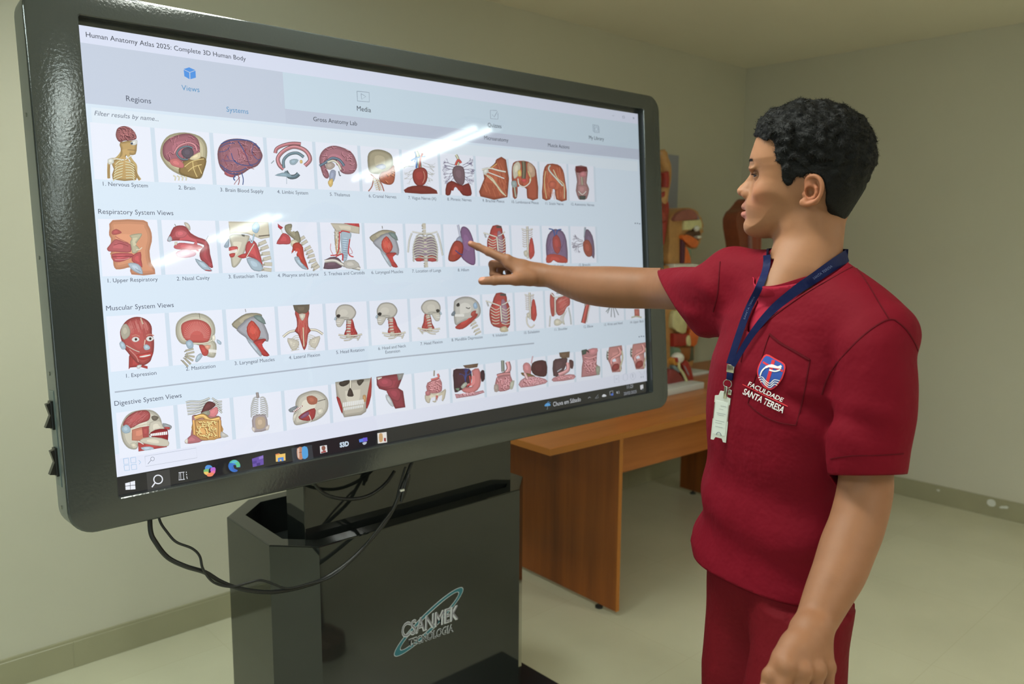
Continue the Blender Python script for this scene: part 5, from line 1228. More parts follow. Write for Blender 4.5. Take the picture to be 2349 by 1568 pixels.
def head_f(p):
    q = (p - HC.astype(np.float32)) @ HM.T
    x, y, z = q[:, 0], q[:, 1], q[:, 2]
    W = np.interp(z, [-.10, -.07, -.03, .01, .05, .10, .15], [.054, .060, .067, .072, .0775, .0765, .070]).astype(np.float32)
    # the face narrows towards the chin and the brow
    W = W - .012 * np.clip((x - .04) / .06, 0, 1) * np.clip((.02 - z) / .06, 0, 1)
    f = infl(x, y, z, HEADP, .068, W, 2.25)
    # neck
    nb = cap(p, h2c(-.008, 0, -.045), NECKB, .049, .056)
    f = smin(f, nb, .022)
    nb2 = cap(p, h2c(.012, 0, -.075), NECKF, .043, .040)
    f = smin(f, nb2, .02)
    # jaw angle and cheek bone
    for s in (-1, 1):
        f = smin(f, ell(q, (.012, s * .052, -.052), (.030, .012, .022)), .02)
        f = smin(f, ell(q, (.068, s * .052, .004), (.022, .012, .013)), .02)
        f = smin(f, ell(q, (.094, s * .028, .046), (.010, .026, .0065)), .012)       # brow ridge
        # eye socket
        f = smax(f, -ell(q, (EYE[0] + .012, s * .037, EYE[1] + .001), (.014, .018, .0105)), .008)
        # hollow of the cheek behind the mouth
        f = smax(f, -ell(q, (.072, s * .074, -.035), (.03, .012, .025)), .02)
    # nose
    wn = np.interp(z, [NOSEP[6, 1] - .01, NOSEP[6, 1] + .004, NOSEP[3, 1], NOSEP[0, 1]], [.0165, .015, .0095, .010]).astype(np.float32)
    n = infl(x, y, z, NOSEP, .013, wn, 2.0)
    f = smin(f, n, .007)
    for s in (-1, 1):
        ax_, az_ = hp(1716, 445)
        f = smin(f, ell(q, (ax_, s * .0125, az_), (.0095, .0065, .0078)), .004)
        hx, hz = hp(1705, 451.5)
        f = smax(f, -ell(q, (hx - .003, s * .0065, hz - .001), (.006, .0032, .003)), .003)
    # lips
    f = smin(f, infl(x, y, z, ULIP, .007, .0245, 1.8, 16.0), .0035)
    f = smin(f, infl(x, y, z, LLIP, .007, .0225, 1.8, 16.0), .0035)
    lx, lz = hp(1708, 483)
    f = smax(f, -ell(np.stack([x + 16 * y * y, y, z], 1), (lx + .002, 0, lz), (.008, .0235, .0009)), .0016)
    # eyelids
    for s, c in ((1, EYEC), (-1, EYEC_R)):
        e = q - np.array(c, np.float32)
        r = np.sqrt((e * e).sum(1))
        lid = r - .0138
        f = smin(f, lid, .003)
        zz = e[:, 2] + .10 * e[:, 0]
        up = .0030 - 16 * e[:, 1] ** 2; dn = -.0022 + 8 * e[:, 1] ** 2
        slot = np.maximum(np.maximum(zz - up, dn - zz), .0035 - e[:, 0])
        slot = np.maximum(slot, r - .020)
        f = smax(f, -slot, .0008)
        crease = np.abs(np.sqrt(e[:, 0] ** 2 + (e[:, 2] - .0005) ** 2 + (e[:, 1] * .8) ** 2) - .0148) - .0004
        crease = np.maximum(np.maximum(crease, .0045 - e[:, 2]), -e[:, 0])
        f = smax(f, -crease, .001)
    # ears
    for s in (1, -1):
        qq = q if s == 1 else q * np.array([1, -1, 1], np.float32)
        m = (qq[:, 1] > .045) & (qq[:, 0] < .05) & (qq[:, 0] > -.06) & (np.abs(qq[:, 2]) < .07)
        if not m.any(): continue
        e = qq[m]; g = f[m]
        hx = spline([(a[0], y_, a[1]) for a, y_ in zip(EAR_H, EAR_Y)], 2)
        cx_, cz_ = hp(1660 + 770 / 3.734, 220 + 800 / 3.734, .08)
        AX = np.array([[1, .35, 0], [-.35, 1, 0], [0, 0, 1]]); AX = AX / np.linalg.norm(AX, axis=1)[:, None]
        slabf = ell(e, (cx_, .077, cz_ + .002), (.0155, .0055, .0285), AX)
        back = cap(e, (cx_ + .006, .066, cz_ + .004), (cx_ + .004, .072, cz_ - .016), .011)
        g = smin(g, back, .006); g = smin(g, slabf, .003)
        g = smin(g, pchain(e, hx, [v[0] for v in spline([[t] for t in (.0026, .0030, .0034, .0036, .0036, .0036, .0034, .0032, .0034, .0042, .0046)], 2)]), .002)
        an = [(a[0], y_, a[1]) for a, y_ in zip(ANTI, ANT_Y)]
        g = smin(g, chain(e, an, [.0016, .0026, .0030, .0030, .0028, .0028, .0026], .001), .002)
        kx, kz = hp(1660 + 738 / 3.734, 220 + 822 / 3.734, .08)
        g = smax(g, -ell(e, (kx, .087, kz), (.0078, .016, .0095)), .002)
        tx, tz = hp(1660 + 690 / 3.734, 220 + 842 / 3.734, .08)
        g = smin(g, ell(e, (tx, .075, tz), (.0042, .0042, .0055)), .003)
        lx2, lz2 = hp(1660 + 690 / 3.734, 220 + 912 / 3.734, .08)
        g = smin(g, ell(e, (lx2, .0765, lz2), (.0085, .0042, .0075)), .004)
        f[m] = g
    return f
# ---- skeleton
SH_R = pc(1660, 650, 1.56); EL_R = pc(1490, 655, 1.83); WR_R = pc(1246, 629, 2.0)
SH_L = pc(2010, 775, 1.24); EL_L = pc(1988, 1150, 1.26); WR_L = pc(1862, 1440, 1.15)
MID = (SH_R + SH_L) / 2
LAT = unit(SH_L - SH_R)
LAT = unit(LAT - UPC * (LAT @ UPC) * .7)
FWD = np.cross(LAT, UPC); FWD = unit(FWD if FWD[0] < 0 else -FWD)
NECKB = MID + UPC * .055 - FWD * .030
NECKF = MID + UPC * .020 + FWD * .030
def bod(lat, fwd, up): return MID + LAT * lat + FWD * fwd + UPC * up
ARM_R = limb([(1660, 650, 1.56, 62), (1600, 655, 1.66, 56), (1545, 661, 1.765, 49), (1500, 661, 1.83, 47), (1450, 660, 1.865, 47.5), (1400, 658, 1.895, 47.5), (1350, 654, 1.93, 43.5), (1300, 644, 1.965, 34), (1268, 635, 1.985, 27), (1240, 630, 2.0, 23.5), (1225, 628, 2.0, 22)])
ARM_L = limb([(2010, 775, 1.24, 78), (1998, 950, 1.25, 66), (1987, 1060, 1.255, 59), (1984, 1125, 1.255, 60), (1966, 1200, 1.24, 60.5), (1945, 1254, 1.225, 61), (1925, 1310, 1.205, 58.5), (1899, 1365, 1.185, 52.5), (1874, 1420, 1.165, 45.5), (1862, 1445, 1.15, 42)])
def rarm_f(p):
    return pchain(p, *ARM_R)
# pointing hand
RH = {
 'W': (1236, 629, 2.0),
 'I': [(1163, 597, 1.985), (1121, 577, 1.995), (1097, 566, 2.012), (1079.5, 558.5, 2.0222)], 'Ir': [.0125, .0102, .0088, .0074],
 'T': [(1218, 640, 1.975), (1172, 641, 1.955), (1134, 643, 1.955), (1106, 644, 1.96)], 'Tr': [.0155, .0128, .0112, .0098],
 'M': [(1168, 603, 2.012), (1130, 606, 2.030), (1131, 628, 2.024), (1148, 634, 2.012)], 'Mr': [.0118, .0098, .0085, .0076],
 'R': [(1177, 609, 2.034), (1146, 613, 2.052), (1147, 633, 2.040), (1162, 637, 2.026)], 'Rr': [.0112, .0092, .0080, .0072],
 'P': [(1190, 615, 2.052), (1166, 620, 2.068), (1166, 635, 2.056), (1178, 638, 2.045)], 'Pr': [.0102, .0082, .0072, .0064]}
def hand_f(p, H, thick=1.0):
    W = pc(*H['W'])
    J = {k: [pc(*a) for a in H[k]] for k in 'ITMRP'}
    f = cap(p, W, J['I'][0], .0225, .0135)
    f = smin(f, cap(p, W, J['M'][0], .0225, .0135), .010)
    f = smin(f, cap(p, W, J['R'][0], .021, .0125), .010)
    f = smin(f, cap(p, W, J['P'][0], .020, .0115), .010)
    c = (J['I'][0] + J['P'][0]) / 2 * .55 + W * .45
    f = smin(f, cap(p, J['I'][0] * .5 + W * .5, J['P'][0] * .5 + W * .5, .0165, .0145), .012)
    # thenar
    f = smin(f, cap(p, W * .65 + J['T'][0] * .35, J['T'][1] * .75 + J['T'][0] * .25, .0225, .016), .014)
    f = smin(f, cap(p, J['T'][0], J['I'][0] * .75 + J['T'][1] * .25, .013, .008), .016)
    for k in 'IMRP':
        r = H[k + 'r']; pts = J[k]
        g = chain(p, pts, r, .003)
        for j in (1, 2): g = smin(g, ell(p, pts[j], (r[j] * 1.07,) * 3), .003)
        f = smin(f, g, .005)
    r = H['Tr']; pts = J['T']
    g = chain(p, pts[1:], r[1:], .003)
    g = smin(g, ell(p, pts[2], (r[2] * 1.06,) * 3), .003)
    f = smin(f, g, .006)
    for k in 'IMR':
        f = smin(f, ell(p, J[k][0] + np.array([0, .002, -.002]), (.0125,) * 3), .006)
    for nm, nails in H.get('nails', {}).items():
        pass
    return f
def rhand_all(p): return smin(rarm_f(p), hand_f(p, RH), .014)
LH = {
 'W': (1862, 1450, 1.145),
 'I': [(1805, 1530, 1.095), (1790, 1592, 1.085), (1788, 1625, 1.095), (1792, 1650, 1.10)], 'Ir': [.0125, .0105, .009, .0076],
 'T': [(1822, 1478, 1.125), (1790, 1518, 1.105), (1768, 1550, 1.10), (1758, 1578, 1.10)], 'Tr': [.016, .0125, .0112, .0095],
 'M': [(1840, 1540, 1.095), (1828, 1605, 1.09), (1828, 1640, 1.105), (1834, 1662, 1.115)], 'Mr': [.0122, .0104, .009, .0076],
 'R': [(1872, 1538, 1.105), (1866, 1600, 1.10), (1866, 1634, 1.115), (1872, 1655, 1.125)], 'Rr': [.0118, .0098, .0085, .0074],
 'P': [(1898, 1528, 1.12), (1898, 1575, 1.12), (1898, 1602, 1.135), (1902, 1620, 1.145)], 'Pr': [.0105, .0085, .0075, .0066]}
def larm_f(p):
    f = pchain(p, *ARM_L)
    f = smin(f, ell(p, EL_L + np.array([.022, .006, .01]), (.018, .026, .020)), .015)      # elbow tip
    f = smin(f, hand_f(p, LH), .014)
    return f
# ---- skin meshes, joined into one body
def lin(z, zs, vs): return np.interp(z, zs, vs).astype(np.float32)
def torso_shape(p, grow=0.0):
    q = p - MID.astype(np.float32)
    la = q @ LAT.astype(np.float32); up = q @ UPC.astype(np.float32); fw = q @ np.cross(UPC, LAT).astype(np.float32) * FS
    t = -up
    a = lin(t, [-.08, -.03, .02, .10, .20, .32, .42, .52, .62], [.075, .130, .152, .160, .158, .153, .156, .162, .164])
    b = lin(t, [-.08, -.03, .02, .10, .20, .32, .42, .52, .62], [.050, .074, .092, .102, .102, .098, .101, .107, .110])
    c = lin(t, [-.08, 0, .10, .20, .32, .42, .52, .62], [-.035, -.024, -.008, -.004, -.004, .000, .000, .000])
    pw = 2.35
    r = (np.abs(la / a) ** pw + np.abs((fw - c) / b) ** pw) ** (1 / pw)
    f = (r - 1) * np.minimum(a, b) * .92
    return smax(f, up - .055, .06) - grow
FS = 1.0 if np.cross(UPC, LAT) @ FWD > 0 else -1.0
def torso_core(p):
    f = cap(p, bod(-.12, -.02, -.02), bod(.12, -.02, -.02), .045)
    f = smin(f, torso_shape(p, -.026), .03)
    f = smin(f, cap(p, NECKB - UPC * .01, bod(0, -.03, -.05), .046, .07), .03)
    return f
FLO = lambda P, z: P + UPC * ((z - cam2w(P)[2]))        # drop a point to height z
HIP_L = FLO(bod(.078, 0, -.5), .88); HIP_R = FLO(bod(-.078, 0, -.5), .88)
def wpt(px, py, d, z): return FLO(pc(px, py, d), z)
KN_L = wpt(1790, 1540, 1.30, .48); KN_R = wpt(1722, 1540, 1.50, .48)
AN_L = FLO(KN_L - FWD * .035, .085); AN_R = FLO(KN_R - FWD * .02, .085)
def legs_f(p):
    f = None
    for h_, k_, a_ in ((HIP_L, KN_L, AN_L), (HIP_R, KN_R, AN_R)):
        g = chain(p, [h_, k_, a_], [.068, .052, .036], .03)
        g = smin(g, chain(p, [FLO(a_, .045), FLO(a_ + FWD * .09, .035), FLO(a_ + FWD * .15, .03)], [.03, .03, .022], .02), .02)
        f = g if f is None else np.minimum(f, g)
    return f
def push_inside(V, f, cov, clear, it=6):
    V = V.copy(); h = .001
    for _ in range(it):
        val = f(V.astype(np.float32)); m = (val > -clear) & cov(V)
        if not m.any(): break
        P = V[m]; G = np.zeros_like(P)
        for i in range(3):
            e = np.zeros(3); e[i] = h; G[:, i] = (f((P + e).astype(np.float32)) - f((P - e).astype(np.float32))) / (2 * h)
        n = np.linalg.norm(G, axis=1)[:, None] + 1e-6
        V[m] = P - G / n * np.minimum(val[m] + clear, .02)[:, None]
    return V
def px_of(V):
    return CX + FPX * V[:, 0] / V[:, 2], CY - FPX * V[:, 1] / V[:, 2]
def bbox(pts, m):
    P = np.array(pts); return P.min(0) - m, P.max(0) + m
parts = []
lo, hi = (HC - np.array([.17, .0, .16])), HC + np.array([.17, .17, .16]); lo[1] = NECKB[1] - .05
V, Q = surface(head_f, lo, hi, .00125); parts.append((relax(V, Q, 1, .4), Q)); n_head = len(V)
lo, hi = bbox([EL_R, WR_R, SH_R] + [pc(*a) for k in 'ITMRP' for a in RH[k]], .07)
hl, hh_ = bbox([pc(*a) for k in 'ITMRP' for a in RH[k]] + [WR_R], .03)
V, Q = surface(rhand_all, lo, hi, .0016); V0 = relax(V, Q, 1, .4); V1 = relax(V0, Q, 14, .5)
w_ = np.clip((px_of(V0)[0] - 1215) / 60, 0, 1)[:, None]; parts.append((V0 * (1 - w_) + V1 * w_, Q))
lo, hi = bbox([SH_L, EL_L, WR_L] + [pc(*a) for k in 'ITMRP' for a in LH[k]], .07)
V, Q = surface(larm_f, lo, hi, .002); V0 = relax(V, Q, 1, .4); V1 = relax(V0, Q, 14, .5)
w_ = np.clip((1470 - px_of(V0)[1]) / 60, 0, 1)[:, None]; parts.append((V0 * (1 - w_) + V1 * w_, Q))
V, Q = surface(lambda p: smin(torso_core(p), legs_f(p), .03), *bbox([SH_L, SH_R, NECKB, AN_L, AN_R, FLO(AN_L + FWD * .17, 0)], .15), .008); parts.append((V, Q))
BV, BQ = join_vq(parts)
person = thing('person', cam2w(np.array([FLO((AN_L + AN_R) / 2, 0)]))[0], 'young man in dark red scrubs with short black hair, pointing at the touch display', 'person')
# skin tint per vertex
def skin_col(V):
    q = (V - HC) @ np.stack([HF, HL, HU]).T
    c = np.tile(s2l((153, 106, 76)), (len(V), 1))
    def blend(m, col):
        nonlocal c
        m = np.clip(m, 0, 1)[:, None]; c = c * (1 - m) + s2l(col) * m
    x, y, z = q.T
    g = lambda cx_, cy_, cz_, r: np.exp(-(((x - cx_) ** 2 + (np.abs(y) - cy_) ** 2 + (z - cz_) ** 2) / r ** 2))
    blend(g(.085, .055, -.005, .022) * .35, (190, 112, 88))
    blend(g(.118, 0, .0, .014) * .4, (192, 116, 92))
    ul = poly_sd(x + 16 * y * y, z, ULIP); ll = poly_sd(x + 16 * y * y, z, LLIP)
    inl = (np.abs(y) < .025) & (x > .08)
    blend(np.where(inl, np.clip((.0015 - ul) / .002, 0, 1), 0) * .6, (140, 88, 76))
    blend(np.where(inl, np.clip((.0015 - ll) / .002, 0, 1), 0) * .8, (170, 104, 94))
    # ear
    e = np.where((np.abs(y) > .070) & (np.abs(x + .004) < .03) & (np.abs(z) < .035), 1, 0)
    blend(e * .0, (196, 110, 84))
    ed = np.exp(-((np.abs(y) - .086) / .010) ** 2) * np.exp(-((x + .004) ** 2 + z ** 2) / .03 ** 2)
    blend(ed * .4, (198, 108, 82))
    kx, kz = hp(1660 + 738 / 3.734, 220 + 822 / 3.734, .08)
    # stubble under the chin, scalp shade at the sideburn
    blend(np.clip((-.068 - z) / .015, 0, 1) * np.clip((x - .03) / .03, 0, 1) * .25, (110, 82, 64))
    sb = hpoly([(1795, 375), (1830, 372), (1824, 410), (1808, 428), (1799, 415)], .07)
    blend(np.where(np.abs(y) > .04, np.clip((.004 - poly_sd(x, z, sb)) / .008, 0, 1), 0) * .7, (70, 52, 40))
    # brow
    bz = hp(1730, 377, .03)[1]
    blend(np.exp(-((z - bz - .012 * (np.abs(y) - .03) * 0) / .004) ** 2) * ((np.abs(y) > .010) & (np.abs(y) < .052) & (x > .06)) * .55, (84, 60, 44))
    # small moles
    for (a, b, r) in ((1882, 519, .0012), (1892, 556, .0011), (1840, 470, .001)):
        pass
    # nails
    for H, ks in ((RH, 'IT'), (LH, 'T')):
        for k in ks:
            t = pc(*H[k][3]); b_ = pc(*H[k][2]); ax_ = unit(t - b_)
            nn = unit(np.array([0, .45, -1.0]) if k == 'I' else np.array([-.25, .75, -.7])); nn = unit(nn - ax_ * (nn @ ax_))
            r = H[k + 'r'][3]
            d = V - (t + nn * r * .8 + ax_ * (.001 if k == 'T' else .001)); s = np.cross(ax_, nn)
            e = np.sqrt((d @ ax_ / (r * 1.05)) ** 2 + (d @ s / (r * .72)) ** 2 + (d @ nn / (r * .6)) ** 2)
            blend(np.clip((1.05 - e) / .15, 0, 1) * .8, (214, 160, 140))
    n_ = np.arange(len(V)) >= n_head; c[n_] *= np.array([.84, .80, .78])  # skin beyond the head darkened: a tan, and shade put into the colour
    # pinker knuckles and finger tips
    for H in (RH, LH):
        for k in 'IMRT':
            for j in (1, 3):
                t = pc(*H[k][j]); blend(np.exp(-((V - t) ** 2).sum(1) / .012 ** 2) * .3, (196, 124, 100))
    return c
# ---------------------------------------------------------------- scrub top
SDIR = unit(SH_R - EL_R)
SLV_R = limb([(1680, 655, 1.555, 78), (1636, 672, 1.60, 72), (1590, 680, 1.67, 71), (1550, 686, 1.74, 73), (1500, 690, 1.81, 72)])
SLV_L = limb([(2010, 800, 1.235, 84), (2012, 880, 1.235, 88), (2004, 980, 1.235, 87), (1997, 1060, 1.24, 86), (1993, 1140, 1.24, 88)])
DROOP = limb([(1668, 735, 1.56, 30), (1630, 742, 1.60, 26), (1600, 748, 1.66, 22), (1575, 735, 1.72, 22), (1540, 730, 1.78, 22)])
def shirt_f(p):
    f = torso_shape(p)
    f = smin(f, cap(p, bod(-.05, -.03, .048), SH_R + UPC * .012 - FWD * .012, .054, .052), .04)
    f = smin(f, cap(p, bod(.06, -.03, .035), SH_L + UPC * .000 - FWD * .008, .052, .058), .04)
    sr = smin(pchain(p, *SLV_R), pchain(p, *DROOP), .05)
    f = smin(f, sr, .028)
    sl = pchain(p, *SLV_L)
    f = smin(f, sl, .010)
    f = smin(f, cap(p, NECKB + UPC * .012, NECKB - UPC * .05, .060, .085), .03)
    # cloth: gentle vertical drape, diagonal pulls from the arm pits
    q = p - MID.astype(np.float32)
    la = q @ LAT.astype(np.float32); up = q @ UPC.astype(np.float32); fw = q @ FWD.astype(np.float32)
    w = np.stack([la * 1.0, fw * 1.0, up * .28], 1)
    lowm = np.clip((-up - .08) / .3, 0, 1)
    d = .0060 * wav(w, 24, 3) * (.35 + .65 * lowm) + .0028 * wav(w, 60, 5) * (.3 + .7 * lowm)
    # pulls that fan out from the near arm pit
    A_ = (pc(1880, 900, 1.20) - MID); s1 = q - A_.astype(np.float32)
    ang = np.arctan2(s1 @ UPC.astype(np.float32), s1 @ FWD.astype(np.float32)); rad = np.sqrt((s1 ** 2).sum(1))
    d += .0045 * np.sin(ang * 7 + 1.2 * wav(q, 6, 8)) * np.exp(-((rad - .09) / .05) ** 2) * np.clip(np.sqrt((s1 @ UPC) ** 2 + (s1 @ FWD) ** 2) / .05, 0, 1).astype(np.float32) ** 2 * np.clip((-s1 @ UPC.astype(np.float32)) / .04, 0, 1)
    d += .0055 * np.clip(-up - .22, 0, .2) / .2 * np.sin(up * 46 + fw * 26 + la * 12 + 2.0 * wav(q, 9, 40))
    A2 = (pc(1650, 740, 1.56) - MID); s2 = q - A2.astype(np.float32)
    a2 = np.arctan2(s2[:, 1], s2[:, 0]); r2 = np.sqrt((s2 ** 2).sum(1))
    d += .0045 * np.sin(a2 * 8 + .6 + wav(q, 8, 11)) * np.exp(-((r2 - .11) / .06) ** 2) * np.clip(np.sqrt(s2[:, 0] ** 2 + s2[:, 1] ** 2) / .06, 0, 1) ** 2
    d += .0075 * wav(q, 20, 14) * np.exp(-np.minimum(np.abs(sl), .2) / .02)
    return f + d
lo, hi = bbox([SH_L, SH_R, bod(0, 0, -.56), pc(1500, 700, 1.84), pc(2000, 1150, 1.25)], .15)
SV, SQ = surface(shirt_f, lo, hi, .004, 2.2)
SV = relax(SV, SQ, 2, .5)
SWZ = cam2w(SV)[:, 2]
def fair_rim(V, Q, it=26):
    E = np.sort(np.concatenate([Q[:, [0, 1]], Q[:, [1, 2]], Q[:, [2, 3]], Q[:, [3, 0]]]), 1)
    key = E[:, 0].astype(np.int64) * len(V) + E[:, 1]
    k, c = np.unique(key, return_counts=True); k = k[c == 1]
    a, b = (k // len(V)).astype(int), (k % len(V)).astype(int)
    if not len(a): return V, Q
    V = V.copy(); deg = np.bincount(a, minlength=len(V)) + np.bincount(b, minlength=len(V)); on = deg > 0
    for _ in range(it):
        S_ = np.zeros_like(V)
        np.add.at(S_, a, V[b]); np.add.at(S_, b, V[a])
        V[on] = V[on] * .4 + .6 * S_[on] / deg[on][:, None]
    m = on.copy()
    for _ in range(4):
        k2 = m[Q].any(1); m = m.copy(); m[Q[k2].ravel()] = True
    m &= ~on
    for _ in range(8):
        R2 = relax(V, Q, 1, .6); V[m] = R2[m]
    return V, Q
def snap_cut(V, Q, g, grad_eps=.0005, h=.0055):
    """keep g>0; vertices close to the cut are pulled onto it"""
    val = g(V)
    near = np.abs(val) < h
    G = np.zeros_like(V)
    for i in range(3):
        e = np.zeros(3); e[i] = grad_eps; G[near, i] = (g(V[near] + e) - g(V[near] - e)) / (2 * grad_eps)
    n2 = np.maximum((G ** 2).sum(1), .2)
    V = V.copy(); V[near] -= (G * (val / n2)[:, None])[near]
    keep = (val > -1e-9) | near
    # drop faces lying wholly on the far side
    fc = val[Q]
    kf = ((fc > h * .45).any(1)) & (fc > -h).all(1)
    Q = Q[kf]; u = np.unique(Q); m = np.full(len(V), -1); m[u] = np.arange(len(u))
    return fair_rim(V[u], m[Q])
# hem: level, a little lower at the back
def g_hem(V):
    w = cam2w(V); q = V - MID
    return w[:, 2] - (.893 - .004 * np.sin((q @ FWD) * 20))
SV, SQ = snap_cut(SV, SQ, g_hem)
# cuffs
def plane_cut(a, b, c, keep_pt):
    n = unit(np.cross(b - a, c - a)); s = np.sign((keep_pt - a) @ n); return a, n * s
ca, cn = plane_cut(pc(1513, 610, 1.83), pc(1606, 770, 1.64), pc(1516, 640, 1.72), SH_R)
nearR = lambda V: ((V - pc(1560, 680, 1.74)) ** 2).sum(1) < .26 ** 2
def g_cr(V):
    gv = (V - ca) @ cn
    # bow the cuff so that it wraps round the arm
    r = V - pc(1545, 680, 1.76); gv = gv + .0
    return np.where((pchain(V.astype(np.float32), *SLV_R) < torso_shape(V.astype(np.float32)) - .01) & ((V - SH_R) @ SDIR < -.07), gv, .05)
SV, SQ = snap_cut(SV, SQ, g_cr)
la_, ln = plane_cut(pc(1905, 1090, 1.22), pc(2084, 1085, 1.24), pc(1996, 1082, 1.32), SH_L)
def g_cl(V):
    gv = (V - la_) @ ln
    ax_ = ((V - pc(1996, 1085, 1.25)) ** 2).sum(1) < .115 ** 2
    near_arm = np.zeros(len(V), bool)
    return np.where((pchain(V.astype(np.float32), *SLV_L) < torso_shape(V.astype(np.float32)) - .012) & ((V - SH_L) @ UPC < -.14), gv, .05)
SV, SQ = snap_cut(SV, SQ, g_cl)
# neck opening
VNECK = np.array([(1786, 560), (1780, 600), (1768, 632), (1748, 668), (1730, 705), (1714, 742), (1711, 764), (1726, 762), (1760, 732), (1804, 698), (1852, 666), (1902, 635), (1944, 604), (1958, 584), (1951, 556), (1945, 540), (1900, 480), (1800, 500)], float)
def g_neck(V):
    x, y = px_of(V)
    near = ((V - (NECKB + UPC * .02 + FWD * .04)) ** 2).sum(1) < .30 ** 2
    return np.where(near, poly_sd(x.astype(np.float32), y.astype(np.float32), VNECK) * V[:, 2] / FPX, .05)
SV, SQ = snap_cut(SV, SQ, g_neck)
# throw away loose flakes
def largest(V, Q, nkeep=1):
    lab = np.arange(len(V))
    while True:
        m = lab[Q].min(1); new = lab.copy()
        for c in range(4): np.minimum.at(new, Q[:, c], m)
        new = new[new]
        if (new == lab).all(): break
        lab = new
    ids, cnt = np.unique(lab[Q[:, 0]], return_counts=True)
    k = ids[np.argsort(-cnt)[:nkeep]]
    Q = Q[np.isin(lab[Q[:, 0]], k)]; u = np.unique(Q); m = np.full(len(V), -1); m[u] = np.arange(len(u))
    return V[u], m[Q]
SV, SQ = largest(SV, SQ)
def cloth_mat(name, c, weave=.25, rough=.75):
    m = bpy.data.materials.new(name); m.use_nodes = True
    nt = m.node_tree; b = nt.nodes['Principled BSDF']; b.inputs['Base Color'].default_value = c
    b.inputs['Roughness'].default_value = rough; b.inputs['Specular IOR Level'].default_value = .12
    b.inputs['Sheen Weight'].default_value = .03; b.inputs['Sheen Roughness'].default_value = .4; b.inputs['Sheen Tint'].default_value = c
    tc = nt.nodes.new('ShaderNodeTexCoord')
    n = nt.nodes.new('ShaderNodeTexNoise'); n.inputs['Scale'].default_value = 9; n.inputs['Detail'].default_value = 4; n.inputs['Roughness'].default_value = .65
    nt.links.new(tc.outputs['Object'], n.inputs['Vector'])
    wv = nt.nodes.new('ShaderNodeTexNoise'); wv.inputs['Scale'].default_value = 900
    nt.links.new(tc.outputs['Object'], wv.inputs['Vector'])
    b1 = nt.nodes.new('ShaderNodeBump'); b1.inputs['Strength'].default_value = .6; b1.inputs['Distance'].default_value = .012
    b2 = nt.nodes.new('ShaderNodeBump'); b2.inputs['Strength'].default_value = weave; b2.inputs['Distance'].default_value = .0005
    nt.links.new(n.outputs['Fac'], b1.inputs['Height']); nt.links.new(wv.outputs['Fac'], b2.inputs['Height'])
    nt.links.new(b1.outputs[0], b2.inputs['Normal']); nt.links.new(b2.outputs[0], b.inputs['Normal'])
    return m
M_scrub = cloth_mat('wine_scrub_cloth', rgb(108, 7, 26))
shirt = np_mesh('scrub_top', cam2w(SV), SQ[:, ::-1], M_scrub, person, 180)
def add_solid(o, t, off=-1):
    md = o.modifiers.new('thick', 'SOLIDIFY'); md.thickness = t; md.offset = off
add_solid(shirt, .0022, -1)
# stitched seams as thin raised ribbons lying on the cloth
class Surf:
    def __init__(self, V, Q):
        W = cam2w(V); self.t = BVHTree.FromPolygons([Vector(v) for v in W], [tuple(q) for q in Q])
    def hit(self, px, py, off=.001):
        d = Vector(unit(ray(px, py))); loc, n, i, dist = self.t.ray_cast(Vector(CAM), d)
        if loc is None: return None
        if n.dot(d) > 0: n = -n
        return loc + n * off, n
SHS = Surf(SV, SQ)
def ribbon_on(bm, pts, width, off=.0009, m=6, thick=.0008, surf=None, n_across=1, endtaper=False):
    surf = surf or SHS
    P = spline(pts, m); rows = []
    for i, p in enumerate(P):
        h_ = surf.hit(p[0], p[1], off)
        if h_: rows.append(h_)
    if len(rows) < 2: return
    # smooth
    C = [Vector(r[0]) for r in rows]; N_ = [r[1] for r in rows]
    for _ in range(2):
        C = [C[0]] + [(C[i - 1] + C[i] * 2 + C[i + 1]) / 4 for i in range(1, len(C) - 1)] + [C[-1]]
        N_ = [N_[0]] + [(N_[i - 1] + N_[i] * 2 + N_[i + 1]).normalized() for i in range(1, len(N_) - 1)] + [N_[-1]]
    rings = []
    for i, c in enumerate(C):
        t = (C[min(i + 1, len(C) - 1)] - C[max(i - 1, 0)]).normalized(); s = t.cross(N_[i]).normalized() * width / 2; n = N_[i] * thick
        rings.append([bm.verts.new(c - s), bm.verts.new(c + s), bm.verts.new(c + s * .8 + n), bm.verts.new(c - s * .8 + n)])
    for a, b in zip(rings[:-1], rings[1:]):
        for k in range(4): bm.faces.new((a[k], a[(k + 1) % 4], b[(k + 1) % 4], b[k]))
    bm.faces.new(rings[0][::-1]); bm.faces.new(rings[-1])
def seam(name, pts, w=.0025, off=.0002, thick=.0011, m=None, parent=None):
    bm = bmesh.new(); ribbon_on(bm, pts, w, off, 6, thick)
    if len(bm.verts): return bm_obj(name, bm, m or M_scrub, parent or shirt, 60)
M_seam = cloth_mat('wine_scrub_seam', rgb(84, 9, 20))
seam('shoulder_seam', [(1885, 905), (1900, 862), (1935, 815), (1985, 765), (2030, 735), (2052, 733)], m=M_seam)
seam('shoulder_seam', [(2052, 733), (2078, 755), (2100, 790), (2108, 815)], m=M_seam)
seam('shoulder_seam', [(1652, 600), (1649, 640), (1645, 680), (1636, 715)], m=M_seam)
seam('shoulder_seam', [(1962, 612), (1990, 650), (2020, 700), (2040, 732)], w=.002, m=M_seam)
seam('cuff_hem', [(1905, 1052), (1950, 1045), (2010, 1044), (2072, 1040)], w=.0018, m=M_seam)
seam('collar_seam', [(1955, 612), (1905, 640), (1850, 672), (1800, 706), (1755, 742), (1712, 782)], w=.0018, m=M_seam)
